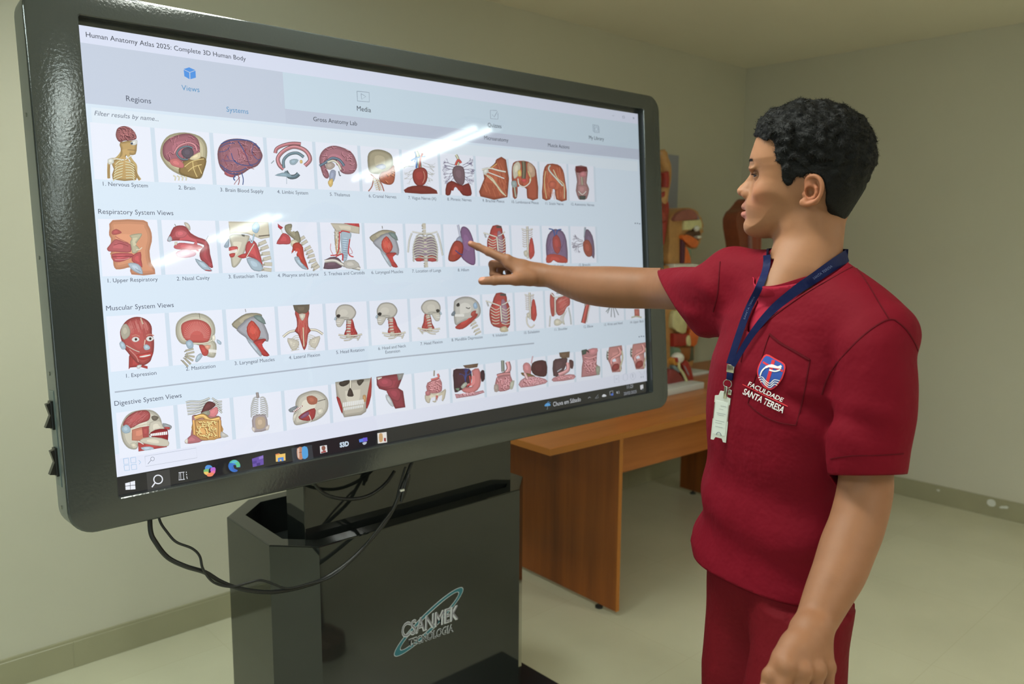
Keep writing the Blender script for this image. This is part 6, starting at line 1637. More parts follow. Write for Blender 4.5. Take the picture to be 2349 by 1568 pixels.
# breast pocket
bm = bmesh.new(); ribbon_on(bm, [(1766, 766), (1790, 786), (1820, 803), (1852, 822), (1858, 824)], .0035, .0004, 6, .0016)
ribbon_on(bm, [(1766, 766), (1757, 790), (1745, 830), (1728, 880), (1716, 925)], .0022, .0002, 6, .0009)
ribbon_on(bm, [(1858, 824), (1850, 870), (1842, 915), (1826, 975)], .0022, .0002, 6, .0009)
ribbon_on(bm, [(1716, 925), (1745, 950), (1785, 968), (1826, 975)], .0022, .0002, 6, .0009)
bm_obj('breast_pocket', bm, M_seam, shirt, 60)

# ---- emblem and lettering embroidered on the pocket
def on_shirt(name, shapes, mats, parent, off=.0022, surf=None):
    surf = surf or SHS
    V = []; F = []; MI = []
    for v2, fs, m_, h in shapes:
        o_ = len(V); ok = True; tmp = []
        for p in v2:
            r = surf.hit(p[0], p[1], off + h)
            if r is None: ok = False; break
            tmp.append(r[0][:])
        if not ok: continue
        V += tmp; F += [tuple(i + o_ for i in f) for f in fs]; MI += [m_] * len(fs)
    o = np_mesh(name, np.array(V), F, mats, parent); o.data.polygons.foreach_set('material_index', MI); return o
def fill2d(pts, step=4.0):
    """grid-filled polygon in picture space so it can follow the cloth"""
    P = np.array(pts, float); c = P.mean(0); n = len(P)
    v = [c]; fs = []; R_ = 5
    for k in range(1, R_ + 1):
        v += [c + (p - c) * k / R_ for p in P]
    for i in range(n): fs.append((0, 1 + i, 1 + (i + 1) % n))
    for k in range(R_ - 1):
        for i in range(n):
            a = 1 + k * n; b_ = a + n; fs.append((a + i, b_ + i, b_ + (i + 1) % n, a + (i + 1) % n))
    return v, fs
def stroke2d(pts, w, m=6, closed=False, taper=False):
    P = spline(pts, m, closed) if m > 1 else [np.array(p, float) for p in pts]
    n = len(P); v = []; fs = []
    for i, p in enumerate(P):
        a = P[(i - 1) % n] if closed else P[max(i - 1, 0)]; b_ = P[(i + 1) % n] if closed else P[min(i + 1, n - 1)]
        t = b_ - a; t = t / (np.linalg.norm(t) + 1e-9); s = np.array([-t[1], t[0]])
        ww = w * (1 - (i / (n - 1)) * .8 if taper else 1) / 2
        v += [p - s * ww, p + s * ww]
    for i in range(n if closed else n - 1):
        j = (i + 1) % n; fs.append((2 * i, 2 * i + 1, 2 * j + 1, 2 * j))
    return v, fs
M_thr_blue = mat('thread_blue', rgb(34, 74, 158), rough=.7); M_thr_red = mat('thread_red', rgb(206, 36, 48), rough=.7); M_thr_white = mat('thread_white', rgb(226, 222, 222), rough=.7)
Z5 = lambda a, b: (1560 + a / 1.8067, 700 + b / 1.8067)
sh_out = spline([Z5(360, 203), Z5(400, 222), Z5(438, 246), Z5(432, 290), Z5(412, 325), Z5(380, 350), Z5(350, 338), Z5(330, 305), Z5(323, 272), Z5(336, 235)], 3, True)
cen = np.mean(sh_out, 0)
em = [(*fill2d(sh_out), 1, 0), (*fill2d([cen + (p - cen) * .90 for p in sh_out]), 0, .0004)]
def zz(l): return [Z5(a, b) for a, b in l]
em += [(*stroke2d(zz([(392, 228), (380, 270), (368, 310), (360, 338)]), 7.5, 3), 1, .0008),
       (*stroke2d(zz([(348, 236), (372, 250), (405, 262), (430, 274)]), 4.5, 3), 1, .0008),
       (*stroke2d(zz([(337, 292), (345, 272), (365, 256), (395, 258), (424, 262)]), 3.0, 4), 2, .0012),
       (*stroke2d(zz([(360, 258), (385, 250), (408, 258), (425, 252)]), 5.0, 4), 2, .0012),
       (*stroke2d(zz([(375, 268), (398, 274), (420, 268)]), 3.2, 4), 2, .0012)]
for dy in (0, 9, 18):
    em.append((*stroke2d(zz([(330 + dy * .5, 300 + dy), (346, 296 + dy), (360, 312 + dy), (378, 322 + dy), (395, 308 + dy), (418 - dy * .6, 312 + dy)]), 1.9, 4), 2, .0012))
on_shirt('shield_emblem', em, [M_thr_blue, M_thr_red, M_thr_white], shirt)['label'] = 'blue and red shield with white waves'
def text_px(s, p0, p1, h, bold=0.01, slant=0.0):
    V, F = text_geo(s, bold); x0, x1 = V[:, 0].min(), V[:, 0].max()
    p0 = np.array(p0, float); p1 = np.array(p1, float); ex = (p1 - p0) / (x1 - x0); L = np.linalg.norm(ex); n = ex / L; up = np.array([n[1], -n[0]])
    return p0 + (V[:, 0] - x0)[:, None] * ex + V[:, 1][:, None] * (up * h / .70 + n * slant * h / .7), F
le = [(*text_px('FACULDADE', Z5(284, 332), Z5(424, 402), 10.5, .012), 0, 0), (*text_px('SANTA TERESA', Z5(262, 366), Z5(428, 446), 14, .014), 0, 0),
      (*stroke2d(zz([(263, 327), (310, 350), (360, 376), (400, 396), (447, 420)]), 1.8, 3), 1, 0)]
on_shirt('embroidered_lettering', le, [M_thr_white, M_thr_red], shirt)['label'] = 'white embroidered name with a red line'

# ---- undershirt with a crew collar
def under_f(p):
    f = torso_shape(p, -.016)
    f = smin(f, cap(p, bod(-.05, -.03, .048), SH_R, .045, .055), .05)
    f = smin(f, cap(p, bod(.06, -.03, .035), SH_L, .045, .055), .05)
    f = smin(f, cap(p, NECKB + UPC * .03, NECKB - UPC * .05, .0635, .083), .03)
    f = smin(f, cap(p, NECKF + UPC * .06, NECKF - UPC * .06 - FWD * .005, .0475, .048), .02)
    return f
lo, hi = bbox([NECKB + UPC * .1, bod(-.12, .1, -.2), bod(.12, .1, -.2)], .08)
UV_, UQ = surface(under_f, lo, hi, .004, 2.0); UV_ = relax(UV_, UQ, 2, .5); UV_ = push_inside(UV_, shirt_f, lambda V: (V - pc(1835, 648, 1.33)) @ UPC < -.018, .0045); UV_ = relax(UV_, UQ, 3, .5)
# the collar line: a tilted plane through the neck root
cp = pc(1835, 648, 1.33); cb = pc(1940, 572, 1.43); cs = pc(1790, 605, 1.46)
UN = unit(np.cross(cb - cp, cs - cp)); UN = UN if UN @ UPC < 0 else -UN
UV_, UQ = snap_cut(UV_, UQ, lambda V: (V - cp) @ UN)
UV_, UQ = snap_cut(UV_, UQ, lambda V: cam2w(V)[:, 2] - 1.18)
UV_, UQ = snap_cut(UV_, UQ, lambda V: .082 - np.abs((V - MID) @ LAT))
UV_, UQ = snap_cut(UV_, UQ, lambda V: ((px_of(V)[0] - 1945) * -268 - (px_of(V)[1] - 572) * 255 - 8 * 370) / 370 * V[:, 2] / FPX)
UV_, UQ, _ = keep_faces(UV_, UQ, (UV_ - MID) @ FWD > -.03); UV_, UQ = largest(UV_, UQ, 1)
M_under = cloth_mat('rose_undershirt_cloth', rgb(160, 34, 56), .15)
und = np_mesh('undershirt', cam2w(UV_), UQ[:, ::-1], M_under, person, 180)
add_solid(und, .0018, -1)
gcol = (UV_ - cp) @ UN
# crew collar band
cen = (NECKB + NECKF) / 2 + UPC * .03; cen = cen + UPC * (((cp - cen) @ UN) / (UPC @ UN))
e1 = unit(cs - cb - UN * ((cs - cb) @ UN)); e2 = np.cross(UN, e1)
T = np.linspace(-math.pi, math.pi, 72, False); rg_ = np.linspace(.02, .13, 56); R_ = []
for t_ in T:
    d = e1 * math.cos(t_) + e2 * math.sin(t_); v_ = head_f((cen + rg_[:, None] * d).astype(np.float32))
    k_ = int(np.argmax(v_ > 0)) or 55; R_.append(rg_[k_] + .0025)
R_ = np.array(R_)
for _ in range(4): R_ = (np.roll(R_, 1) + R_ * 2 + np.roll(R_, -1)) / 4
bm = bmesh.new(); rings = []
for t_, r_ in zip(T, R_):
    d = e1 * math.cos(t_) + e2 * math.sin(t_); c = cen + d * r_
    prof = [(.0012, .016), (.0030, .013), (.0034, .004), (.002, -.0015), (-.001, -.001), (-.0012, .006)]
    rings.append([bm.verts.new(Vector(cam2w((c + d * (a + b * .25) + UN * b)[None])[0])) for a, b in prof])
for i in range(len(rings)):
    a, b_ = rings[i], rings[(i + 1) % len(rings)]
    for k in range(6): bm.faces.new((a[k], a[(k + 1) % 6], b_[(k + 1) % 6], b_[k]))
bm_obj('crew_collar', bm, cloth_mat('crew_collar_knit', rgb(140, 24, 44), .2), und, 60)
seam('front_placket', [(1712, 772), (1700, 830)], w=.002, m=M_seam)

# ---- trousers
def pants_f(p):
    f = None
    q = p - MID.astype(np.float32)
    for h_, k_, a_ in ((HIP_L, KN_L, AN_L), (HIP_R, KN_R, AN_R)):
        g = pchain(p, np.array([h_ + UPC * .04, (h_ + k_) / 2, k_, FLO(a_, .05), FLO(a_, .0)]), np.array([.070, .086, .080, .076, .074]))
        f = g if f is None else smin(f, g, .025)
    f = smin(f, ell(p, bod(0, -.005, -.50), (.140, .094, .13), [LAT, FWD, UPC]), .04)
    w = np.stack([q @ LAT, q @ FWD, (q @ UPC) * .25], 1).astype(np.float32)
    return f + .004 * wav(w, 24, 21) + .002 * wav(w, 60, 22)
lo, hi = bbox([HIP_L, HIP_R, AN_L, AN_R, bod(0, 0, -.40)], .18)
PV, PQ = surface(pants_f, lo, hi, .006, 2.2); PV = relax(PV, PQ, 2, .5)
PV = push_inside(PV, shirt_f, lambda V: cam2w(V)[:, 2] > .872, .006)
PV, PQ = snap_cut(PV, PQ, lambda V: cam2w(V)[:, 2] - .03, h=.008)
PV, PQ = snap_cut(PV, PQ, lambda V: 1.0 - cam2w(V)[:, 2], h=.008)
M_pants = cloth_mat('wine_trouser_cloth', rgb(98, 12, 22))
tr = np_mesh('trousers', cam2w(PV), PQ[:, ::-1], M_pants, person, 180)
add_solid(tr, .002, -1)
# ---- shoes
M_shoe = mat('black_shoe', rgb(20, 20, 22), rough=.4); M_sole = mat('dark_sole', rgb(38, 38, 38), rough=.7)
for a_ in (AN_L, AN_R):
    g0 = FLO(a_, 0.0)
    def shoe_f(p, g0=g0):
        f = cap(p, g0 + UPC * .045 - FWD * .02, g0 + UPC * .040 + FWD * .12, .046, .044)
        f = smin(f, cap(p, g0 + UPC * .05, g0 + UPC * .10, .045, .042), .03)
        f = smin(f, cap(p, g0 + UPC * .035 + FWD * .12, g0 + UPC * .032 + FWD * .175, .044, .034), .02)
        return smax(f, -((p - g0.astype(np.float32)) @ UPC.astype(np.float32) - .010), .004)
    V, Q = surface(shoe_f, *bbox([g0 - FWD * .1, g0 + FWD * .25, g0 + UPC * .14], .06), .006)
    V = relax(V, Q, 1)
    s_ = np_mesh('shoe', cam2w(V), Q[:, ::-1], M_shoe, person, 180)
    bm = bmesh.new(); out = []
    W0 = cam2w(g0[None])[0]; fw = CR * FWD[0] + CU * FWD[1] + CF * FWD[2]; fw[2] = 0; fw = unit(fw); sd = np.array([-fw[1], fw[0], 0])
    for k in range(28):
        t = 2 * math.pi * k / 28; out.append(W0 + fw * (.062 + .142 * math.cos(t)) + sd * (.046 + .004 * math.cos(t)) * math.sin(t))
    prism(bm, [(q[0], q[1]) for q in out], .0, .014, .003)
    bm_obj('sole', bm, M_sole, s_, 40)
# ---------------------------------------------------------------- the body mesh, kept inside the clothes
def cov_shirt(V):
    x, y = px_of(V)
    op = poly_sd(x.astype(np.float32), y.astype(np.float32), VNECK) < 6
    isl = (pchain(V.astype(np.float32), *SLV_L) < .03) & ((V - MID) @ LAT > .08)
    hid = (g_hem(V) > .01) & ((V - ca) @ cn > .004) & (np.where(isl | ((V - MID) @ LAT > .16), (V - la_) @ ln, 1) > .004)
    hid &= (((V - (NECKB + UPC * .03)) @ UPC) < 0)
    arm = (pchain(V.astype(np.float32), *ARM_L) < .012) & ((V - la_) @ ln < .004)
    return hid & ~(op & ((V - cp) @ UN < .008)) & ~arm
BV = push_inside(BV, shirt_f, cov_shirt, .009)
BV = push_inside(BV, pants_f, lambda V: (cam2w(V)[:, 2] < .93) & (cam2w(V)[:, 2] > .06) & ((V - MID) @ LAT < .165), .008)
_n0 = sum(len(p[0]) for p in parts[:3]); _tor = np.arange(len(BV)) >= _n0
BV = push_inside(BV, shirt_f, lambda V: _tor & (cam2w(V)[:, 2] > .82) & (cam2w(V)[:, 2] < .95), .016)
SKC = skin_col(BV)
M_skin = mat('skin', rgb(190, 138, 104), rough=.54, spec=.3, noise=.05, nscale=35, bump=.12, bscale=420, attr='Col', sss=.10, bdist=.0006)
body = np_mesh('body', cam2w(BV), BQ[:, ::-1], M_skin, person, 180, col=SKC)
# ---- eyes
M_eye = mat('eye', (1, 1, 1, 1), rough=.12, spec=.3, attr='Col')
for c in (EYEC, EYEC_R):
    bm = bmesh.new(); bmesh.ops.create_uvsphere(bm, u_segments=48, v_segments=36, radius=.0122)
    for v in bm.verts: v.co = Vector((v.co.z, v.co.x, v.co.y))       # pole forward
    V = np.array([v.co[:] for v in bm.verts]); bm.verts.index_update(); F = [tuple(v.index for v in f.verts) for f in bm.faces]; bm.free()
    a = np.degrees(np.arccos(np.clip(V[:, 0] / .0122, -1, 1)))
    cc = np.where(a[:, None] < 12, s2l((12, 9, 8)), np.where(a[:, None] < 33, s2l((50, 30, 20)), s2l((128, 116, 108))))
    V = V + np.stack([np.clip((28 - a) / 28, 0, 1) * .0009, V[:, 0] * 0, V[:, 0] * 0], 1)
    ga, gb = math.radians(26 if c[1] > 0 else 10), math.radians(-7)
    RZ = np.array([[math.cos(ga), -math.sin(ga), 0], [math.sin(ga), math.cos(ga), 0], [0, 0, 1]]); RY = np.array([[math.cos(gb), 0, -math.sin(gb)], [0, 1, 0], [math.sin(gb), 0, math.cos(gb)]])
    V = V @ (RZ @ RY).T
    P = np.array([h2c(c[0] + v[0], c[1] + v[1], c[2] + v[2]) for v in V])
    np_mesh('eye', cam2w(P), F, M_eye, person, 180, col=cc)
# ---------------------------------------------------------------- hair
HAIR_OUT = hpoly(Zm([(283, 330), (290, 290), (305, 240), (340, 190), (370, 150), (420, 118), (480, 100), (545, 70), (600, 45), (660, 30), (740, 38), (820, 40), (900, 42), (960, 65), (1040, 92), (1110, 125), (1180, 175), (1215, 230), (1262, 285), (1285, 350), (1300, 430),
                     (1312, 520), (1305, 590), (1275, 650), (1245, 715), (1215, 785), (1175, 860), (1125, 935), (1085, 1000), (1050, 1060),
                     (1000, 1082), (950, 1078), (915, 1030), (885, 980), (878, 900), (884, 830), (872, 770), (850, 715), (800, 672), (740, 668), (690, 694), (640, 690), (605, 730), (575, 775), (548, 785), (522, 745), (515, 690), (516, 640), (500, 590), (462, 552), (452, 500),
                     (456, 430), (440, 388), (405, 372), (385, 392), (350, 378), (320, 358), (298, 345)]), .0)
HFULL = hpoly(Zm([(283, 330), (290, 290), (305, 240), (340, 190), (370, 150), (420, 118), (480, 100), (545, 70), (600, 45), (660, 30), (740, 38), (820, 40), (900, 42), (960, 65), (1040, 92), (1110, 125), (1180, 175), (1215, 230), (1262, 285), (1285, 350), (1300, 430),
                  (1312, 520), (1305, 590), (1275, 650), (1245, 715), (1215, 785), (1175, 860), (1125, 935), (1085, 1000), (1050, 1060),
                  (900, 1100), (600, 1000), (300, 800), (270, 500)]), 0)
# the side outline is read on the side of the head, not on its middle plane
SIDEP = hpoly(Zm([(200, 340), (200, -200), (1500, -200), (1500, 1080), (1050, 1062), (1000, 1082), (950, 1078), (915, 1030), (885, 980), (878, 900), (884, 830), (878, 770), (866, 715), (840, 680), (780, 662), (730, 668), (690, 694), (640, 690), (605, 730), (575, 775), (548, 785), (522, 745), (515, 690), (516, 640), (500, 590), (462, 552), (452, 500),
                  (456, 430), (440, 388), (405, 372), (385, 392), (350, 378), (320, 358), (298, 345)]), .055)
def hair_f(p):
    q = (p - HC.astype(np.float32)) @ HM.T
    x, y, z = q[:, 0], q[:, 1], q[:, 2]
    W = np.interp(z, [-.12, -.06, -.02, .02, .07, .11, .16], [.052, .062, .0775, .0815, .087, .089, .082]).astype(np.float32)
    f = infl(x, y, z, HFULL, .075, W, 2.2)
    tuft = .0028 * wav(q, 190, 31) + .0028 * wav(q, 110, 32) + .0022 * wav(q, 330, 33)
    f = f + tuft * np.clip((z + .02) / .06, .12, 1)
    s = poly_sd(x, z, SIDEP) + .0012 * wav(q, 400, 35)
    f = smax(f, s, .004)
    # hollow inside so that only a shell over the scalp remains
    return f
lo, hi = HC - np.array([.17, .12, .17]), HC + np.array([.17, .19, .17])
HV, HQ = surface(hair_f, lo, hi, .0016, 2.6)
HW = cam2w(HV)
M_hair = mat('black_hair', rgb(11, 10, 10), rough=.62, spec=.22, bump=.6, bscale=320, bdist=.002)
# short curly strands over the cap
V3 = HV; nrm = np.zeros_like(V3)
fn = np.cross(V3[HQ[:, 2]] - V3[HQ[:, 0]], V3[HQ[:, 3]] - V3[HQ[:, 1]])
for c in range(4): np.add.at(nrm, HQ[:, c], fn)
nrm /= np.linalg.norm(nrm, axis=1)[:, None] + 1e-12
if (nrm * (V3 - HC)).sum() < 0: nrm = -nrm
rs = np.random.RandomState(5)
ids = rs.choice(len(V3), 15000, replace=False)
qh = (V3 - HC) @ HM.T.astype(float)
ok = (nrm[ids] * (V3[ids] - HC)).sum(1) > 0
ids = ids[ok]
SV_, SF_ = [], []
flow = -HF * .25 - HU * .9
for i in ids:
    base = V3[i] - nrm[i] * .003; n = nrm[i]; zc = qh[i, 2]
    top = np.clip((zc + .01) / .08, 0, 1)
    L = rs.uniform(.005, .010) * (.45 + .65 * top)
    t = flow + HF * rs.uniform(-.5, 1.1) * top + rs.normal(size=3) * .75 * (.3 + top); t -= n * (t @ n); t = unit(t)
    lift = rs.uniform(.05, .55) * (.25 + .75 * top); curl = rs.uniform(-1.2, 1.2) * top
    b = np.cross(n, t); w = rs.uniform(.00035, .0008)
    pts = []
    for k in range(4):
        u = k / 3; a = curl * u * 1.6
        dirv = t * math.cos(a) + b * math.sin(a)
        pts.append(base + n * (.003 + L * lift * (u - .45 * u * u)) + dirv * L * u)
    o_ = len(SV_)
    for k, p_ in enumerate(pts):
        ww = w * (1 - .75 * k / 3); SV_ += [p_ - b * ww, p_ + b * ww]
    for k in range(3): SF_.append((o_ + 2 * k, o_ + 2 * k + 1, o_ + 2 * k + 3, o_ + 2 * k + 2))
V_, F_ = join_vq([(HV, HQ[:, ::-1]), (np.array(SV_), np.array(SF_))])
hair = np_mesh('hair', cam2w(V_), F_, M_hair, person, 180)
# eyebrows and lashes
BT = BVHTree.FromPolygons([Vector(v) for v in BV[:n_head]], [tuple(q) for q in BQ if q.max() < n_head])
def strands(name, starts, L, w, tdir, up, seed):
    rr_ = np.random.RandomState(seed); V = []; F = []
    for p in starts:
        loc, n, i, d = BT.find_nearest(Vector(p))
        loc = np.array(loc); n = np.array(n)
        if n @ (loc - HC) < 0: n = -n
        t = unit(tdir + rr_.normal(size=3) * .25); t = unit(t - n * (t @ n) * .8); b = unit(np.cross(n, t)); l = L * rr_.uniform(.6, 1.2); o_ = len(V)
        for k in range(3):
            u = k / 2; c = loc + n * (.0003 + .0012 * u * up) + t * l * u; ww = w * (1 - .7 * u); V += [c - b * ww, c + b * ww]
        for k in range(2): F.append((o_ + 2 * k, o_ + 2 * k + 1, o_ + 2 * k + 3, o_ + 2 * k + 2))
    return np_mesh(name, cam2w(np.array(V)), F, M_hair, person, 180)
bzz = hp(1728, 376, .025)
for s in (1, -1):
    st = []
    rr_ = np.random.RandomState(40 + s)
    for k in range(420):
        u = rr_.uniform(0, 1) ** .8; yy = .010 + .042 * u
        st.append(h2c(.115 - .012 * u, s * yy, bzz[1] + .0015 + .007 * math.sin(u * 2.4) * .8 + rr_.uniform(-.0032, .0032) * (1 - .6 * u)))
    strands('eyebrow', st, .0055, .00024, HL * s * .8 - HF * .5 + HU * .15, .3, 50 + s)
    # lashes along the upper lid
    st = [h2c(EYEC[0] + .0138 * math.cos(t), s * (EYEC[1] + .0138 * math.sin(t)), EYEC[2] + .0026 - .06 * .0138 * math.cos(t)) for t in np.linspace(-.7, 1.25, 60)]
    strands('eyelashes', st, .0036, .0002, HF * .9 + HU * .1 + HL * s * .3, 2.5, 60 + s)
# ---------------------------------------------------------------- lanyard with a badge
M_strap = cloth_mat('navy_strap', rgb(19, 27, 70), .3, .55)
M_nickel = mat('nickel', rgb(190, 186, 176), rough=.22, metal=.95)
lan = thing('lanyard', SHS.hit(1680, 840)[0], 'navy blue lanyard around the neck with a white badge in a clear holder', 'lanyard')
ALLS = Surf(*join_vq([(SV, SQ), (UV_, UQ), (BV[:n_head], BQ[(BQ < n_head).all(1)])]))
def strap(bm, pts, w0, w1, off, thick=.0009, m=8, surf=None, tilt=0.0):
    P = spline(pts, m); C = []; N_ = []
    for p in P:
        r = (surf or ALLS).hit(p[0], p[1], off)
        if r: C.append(r[0]); N_.append((r[1] * .35 - Vector(unit(ray(p[0], p[1]))) * .65).normalized())
    for rnd_ in range(24):
        if rnd_ % 4 == 3:
            for i, c in enumerate(C):
                v_ = c - Vector(CAM); L_ = v_.length; q = (surf or ALLS).t.ray_cast(Vector(CAM), v_ / L_)
                if q[0] is not None and L_ > q[3] - off * .8: C[i] = Vector(CAM) + v_ / L_ * (q[3] - off * .8)
        C = [C[0]] + [(C[i - 1] + C[i] * 2 + C[i + 1]) / 4 for i in range(1, len(C) - 1)] + [C[-1]]
        N_ = [N_[0]] + [(N_[i - 1] + N_[i] * 2 + N_[i + 1]).normalized() for i in range(1, len(N_) - 1)] + [N_[-1]]
    rings = []; S = []
    for i, c in enumerate(C):
        t = (C[min(i + 1, len(C) - 1)] - C[max(i - 1, 0)]).normalized(); s = t.cross(N_[i]).normalized(); u = i / (len(C) - 1)
        hw = (w0 + (w1 - w0) * u) / 2; n = N_[i] * thick
        rings.append([bm.verts.new(c - s * hw), bm.verts.new(c + s * hw), bm.verts.new(c + s * hw + n), bm.verts.new(c - s * hw + n)]); S.append((c, s, N_[i], t))
    for a, b in zip(rings[:-1], rings[1:]):
        for k in range(4): bm.faces.new((a[k], a[(k + 1) % 4], b[(k + 1) % 4], b[k]))
    bm.faces.new(rings[0][::-1]); bm.faces.new(rings[-1])
    return S
bm = bmesh.new()
NB = strap(bm, [(1956, 548), (1945, 572), (1915, 600), (1875, 630), (1840, 655), (1800, 690), (1765, 728), (1735, 765), (1710, 805), (1690, 840)], .021, .008, .0085)
bm_obj('neck_strap', bm, M_strap, lan, 40)
bm = bmesh.new()
FBs = strap(bm, [(1768, 590), (1767, 614), (1757, 644), (1744, 670), (1728, 705), (1712, 745), (1696, 790), (1682, 835)], .013, .012, .008)
bm_obj('neck_strap', bm, M_strap, lan, 40)
# piece that goes round the back of the neck
bm = bmesh.new(); pts = []
c_n = NECKB * .7 + NECKF * .3 + UPC * .050
a0_ = w2cam(np.array([NB[0][0][:]]))[0]; b0_ = w2cam(np.array([FBs[0][0][:]]))[0]
prev = None
cc = c_n; r0 = a0_ - cc; r1 = b0_ - cc
e1_ = unit(r0 - UPC * (r0 @ UPC)); e2_ = np.cross(UPC, e1_); 
th1 = math.atan2((r1 @ e2_), (r1 @ e1_)); 
if th1 < 0: th1 += 2 * math.pi
alt = th1 - 2 * math.pi
def mid_fwd(th): m = e1_ * math.cos(th / 2) + e2_ * math.sin(th / 2); return m @ FWD
TH = th1 if mid_fwd(th1) < mid_fwd(alt) else alt
Ra = np.linalg.norm(r0 - UPC * (r0 @ UPC)); Rb = np.linalg.norm(r1 - UPC * (r1 @ UPC)); ha = r0 @ UPC; hb = r1 @ UPC
rings = []
rr_g = np.linspace(.03, .11, 60)
for i in range(41):
    u = i / 40; th = TH * u; d = e1_ * math.cos(th) + e2_ * math.sin(th); hgt = ha + (hb - ha) * u
    v_ = head_f((cc + UPC * hgt + rr_g[:, None] * d).astype(np.float32)); k_ = int(np.argmax(v_ > 0)); R0 = rr_g[k_] + .0025 if k_ else .06
    sa = max(0, 1 - u / .15); sb_ = max(0, 1 - (1 - u) / .07); sa = sa * sa * (3 - 2 * sa); sb_ = sb_ * sb_ * (3 - 2 * sb_)
    R2 = R0 + (Ra - R0) * sa + (Rb - R0) * sb_
    c = cc + d * R2 + UPC * hgt
    w_ = .011; rings.append([bm.verts.new(Vector(cam2w(x[None])[0])) for x in (c - UPC * w_, c + UPC * w_, c + UPC * w_ + d * .001, c - UPC * w_ + d * .001)])
for a, b in zip(rings[:-1], rings[1:]):
    for k in range(4): bm.faces.new((a[k], a[(k + 1) % 4], b[(k + 1) % 4], b[k]))
bm.faces.new(rings[0][::-1]); bm.faces.new(rings[-1])
bm_obj('neck_strap', bm, M_strap, lan, 40)
# printing on the strap
M_print = mat('pale_print', rgb(96, 106, 146), rough=.6)
def print_on(S, i0, i1, s, h, flip, parent):
    V, F = text_geo(s, .0); x0, x1 = V[:, 0].min(), V[:, 0].max(); out = []
    for v in V:
        u = (v[0] - x0) / (x1 - x0); u = 1 - u if flip else u
        f = i0 + (i1 - i0) * u; k = min(int(f), len(S) - 2); a = f - k
        c = S[k][0].lerp(S[k + 1][0], a); sd = S[k][1]; n = S[k][2]
        out.append(c + sd * ((v[1] - .35) * h * (1 if flip else -1)) + n * .0014)
    o = np_mesh('strap_lettering', np.array([q[:] for q in out]), F, M_print, parent); return o
print_on(NB, 7, 15, 'SANTA TERESA', .0062, True, lan)
print_on(FBs, 26, 38, 'SANTA TERESA', .0042, True, lan)
v, fs = stroke2d([(0, 0), (.5, .6), (1, .2)], .5, 4)
# crimp, loop, ring, clip, badge: they hang free in front of the shirt
def hang(px, py, off): 
    r = SHS.hit(px, py, 0); d = Vector(unit(ray(px, py))); p = Vector(r[0]) - d * off; return p
P0 = hang(1687, 820, .008); P1 = hang(1676, 846, .009); P2 = hang(1673, 868, .010); P3 = hang(1669, 880, .011); P4 = hang(1664, 906, .013)
PBt = hang(1660, 902, .014); PBb = hang(1649, 1010, .016)
back = Vector(unit(ray(1660, 930)))
ax_d = (PBb - PBt).normalized(); nrm_b = (-back - ax_d * (-back).dot(ax_d)).normalized(); rt = ax_d.cross(nrm_b).normalized()
if rt.dot(Vector(CR)) < 0: rt = -rt
yaw_ = math.radians(22); rt2 = (rt * math.cos(yaw_) + nrm_b * math.sin(yaw_)).normalized(); nb2 = (nrm_b * math.cos(yaw_) - rt * math.sin(yaw_)).normalized()
def frame_box(bm, o, x0, x1, y0, y1, z0, z1, bev=0):
    b2 = bmesh.new(); box(b2, x0, x1, y0, y1, z0, z1, bev, 2)
    for v_ in b2.verts: v_.co = o + rt2 * v_.co.x + ax_d * v_.co.y + nb2 * v_.co.z
    me = bpy.data.meshes.new('t'); b2.to_mesh(me); b2.free(); bm.from_mesh(me); bpy.data.meshes.remove(me)
bm = bmesh.new(); frame_box(bm, P1, -.0068, .0068, -.008, .006, -.002, .002, .0006); bm_obj('metal_crimp', bm, M_nickel, lan, 40)
bm = bmesh.new(); frame_box(bm, P1, -.0060, .0060, .006, .020, -.0025, .0025, .002); bm_obj('strap_loop', bm, M_strap, lan, 40)
bm = bmesh.new(); pts = [P3 + rt2 * .0075 * math.cos(t) + ax_d * .0075 * math.sin(t) for t in np.linspace(0, 2 * math.pi, 25)]
tube(bm, pts, .0008, 8, False); bm_obj('split_ring', bm, M_nickel, lan, 60)
bm = bmesh.new(); frame_box(bm, P4, -.0028, .0028, -.017, .006, -.0015, .0025, .001); frame_box(bm, P4 + rt2 * .006, -.002, .005, -.012, -.002, -.0015, .0015, .001)
bm_obj('badge_clip', bm, M_nickel, lan, 40)
H_ = (PBb - PBt).length
M_holder = mat('clear_holder', rgb(206, 208, 202), rough=.25, spec=.5)
bm = bmesh.new(); w_ = .0145
prof = [(-w_, .006), (-.008, .0045), (-.0055, -.004), (.0055, -.004), (.008, .0045), (w_, .006), (w_, H_), (.009, H_), (.006, H_ - .006), (-.006, H_ - .006), (-.009, H_), (-w_, H_)]
lo_ = [bm.verts.new(PBt + rt2 * a + ax_d * b) for a, b in prof]; hi_ = [bm.verts.new(PBt + rt2 * a + ax_d * b + nb2 * .003) for a, b in prof]
bm.faces.new(lo_[::-1]); bm.faces.new(hi_)
for k in range(len(prof)): bm.faces.new((lo_[k], lo_[(k + 1) % len(prof)], hi_[(k + 1) % len(prof)], hi_[k]))
bd = bm_obj('badge_holder', bm, M_holder, lan, 30)
bm = bmesh.new(); frame_box(bm, PBt, -w_ * .8, w_ * .78, .014, H_ - .012, .0030, .0034)
bm_obj('badge_card', bm, mat('white_card', rgb(214, 218, 214), rough=.5), bd)
bm = bmesh.new()
for y_, a, b in ((.022, -.002, .009), (.028, -.004, .004), (.036, -.008, .009), (.039, -.006, .006), (.050, -.009, .008), (.054, -.009, .004), (.061, -.008, .006)):
    frame_box(bm, PBt, a, b, y_, y_ + .0008, .0034, .0036)
bm_obj('printed_lines', bm, mat('pale_grey_print', rgb(160, 164, 166), rough=.6), bd)
M_rail = mat('rail_red_brown', rgb(110, 40, 44), rough=.5)
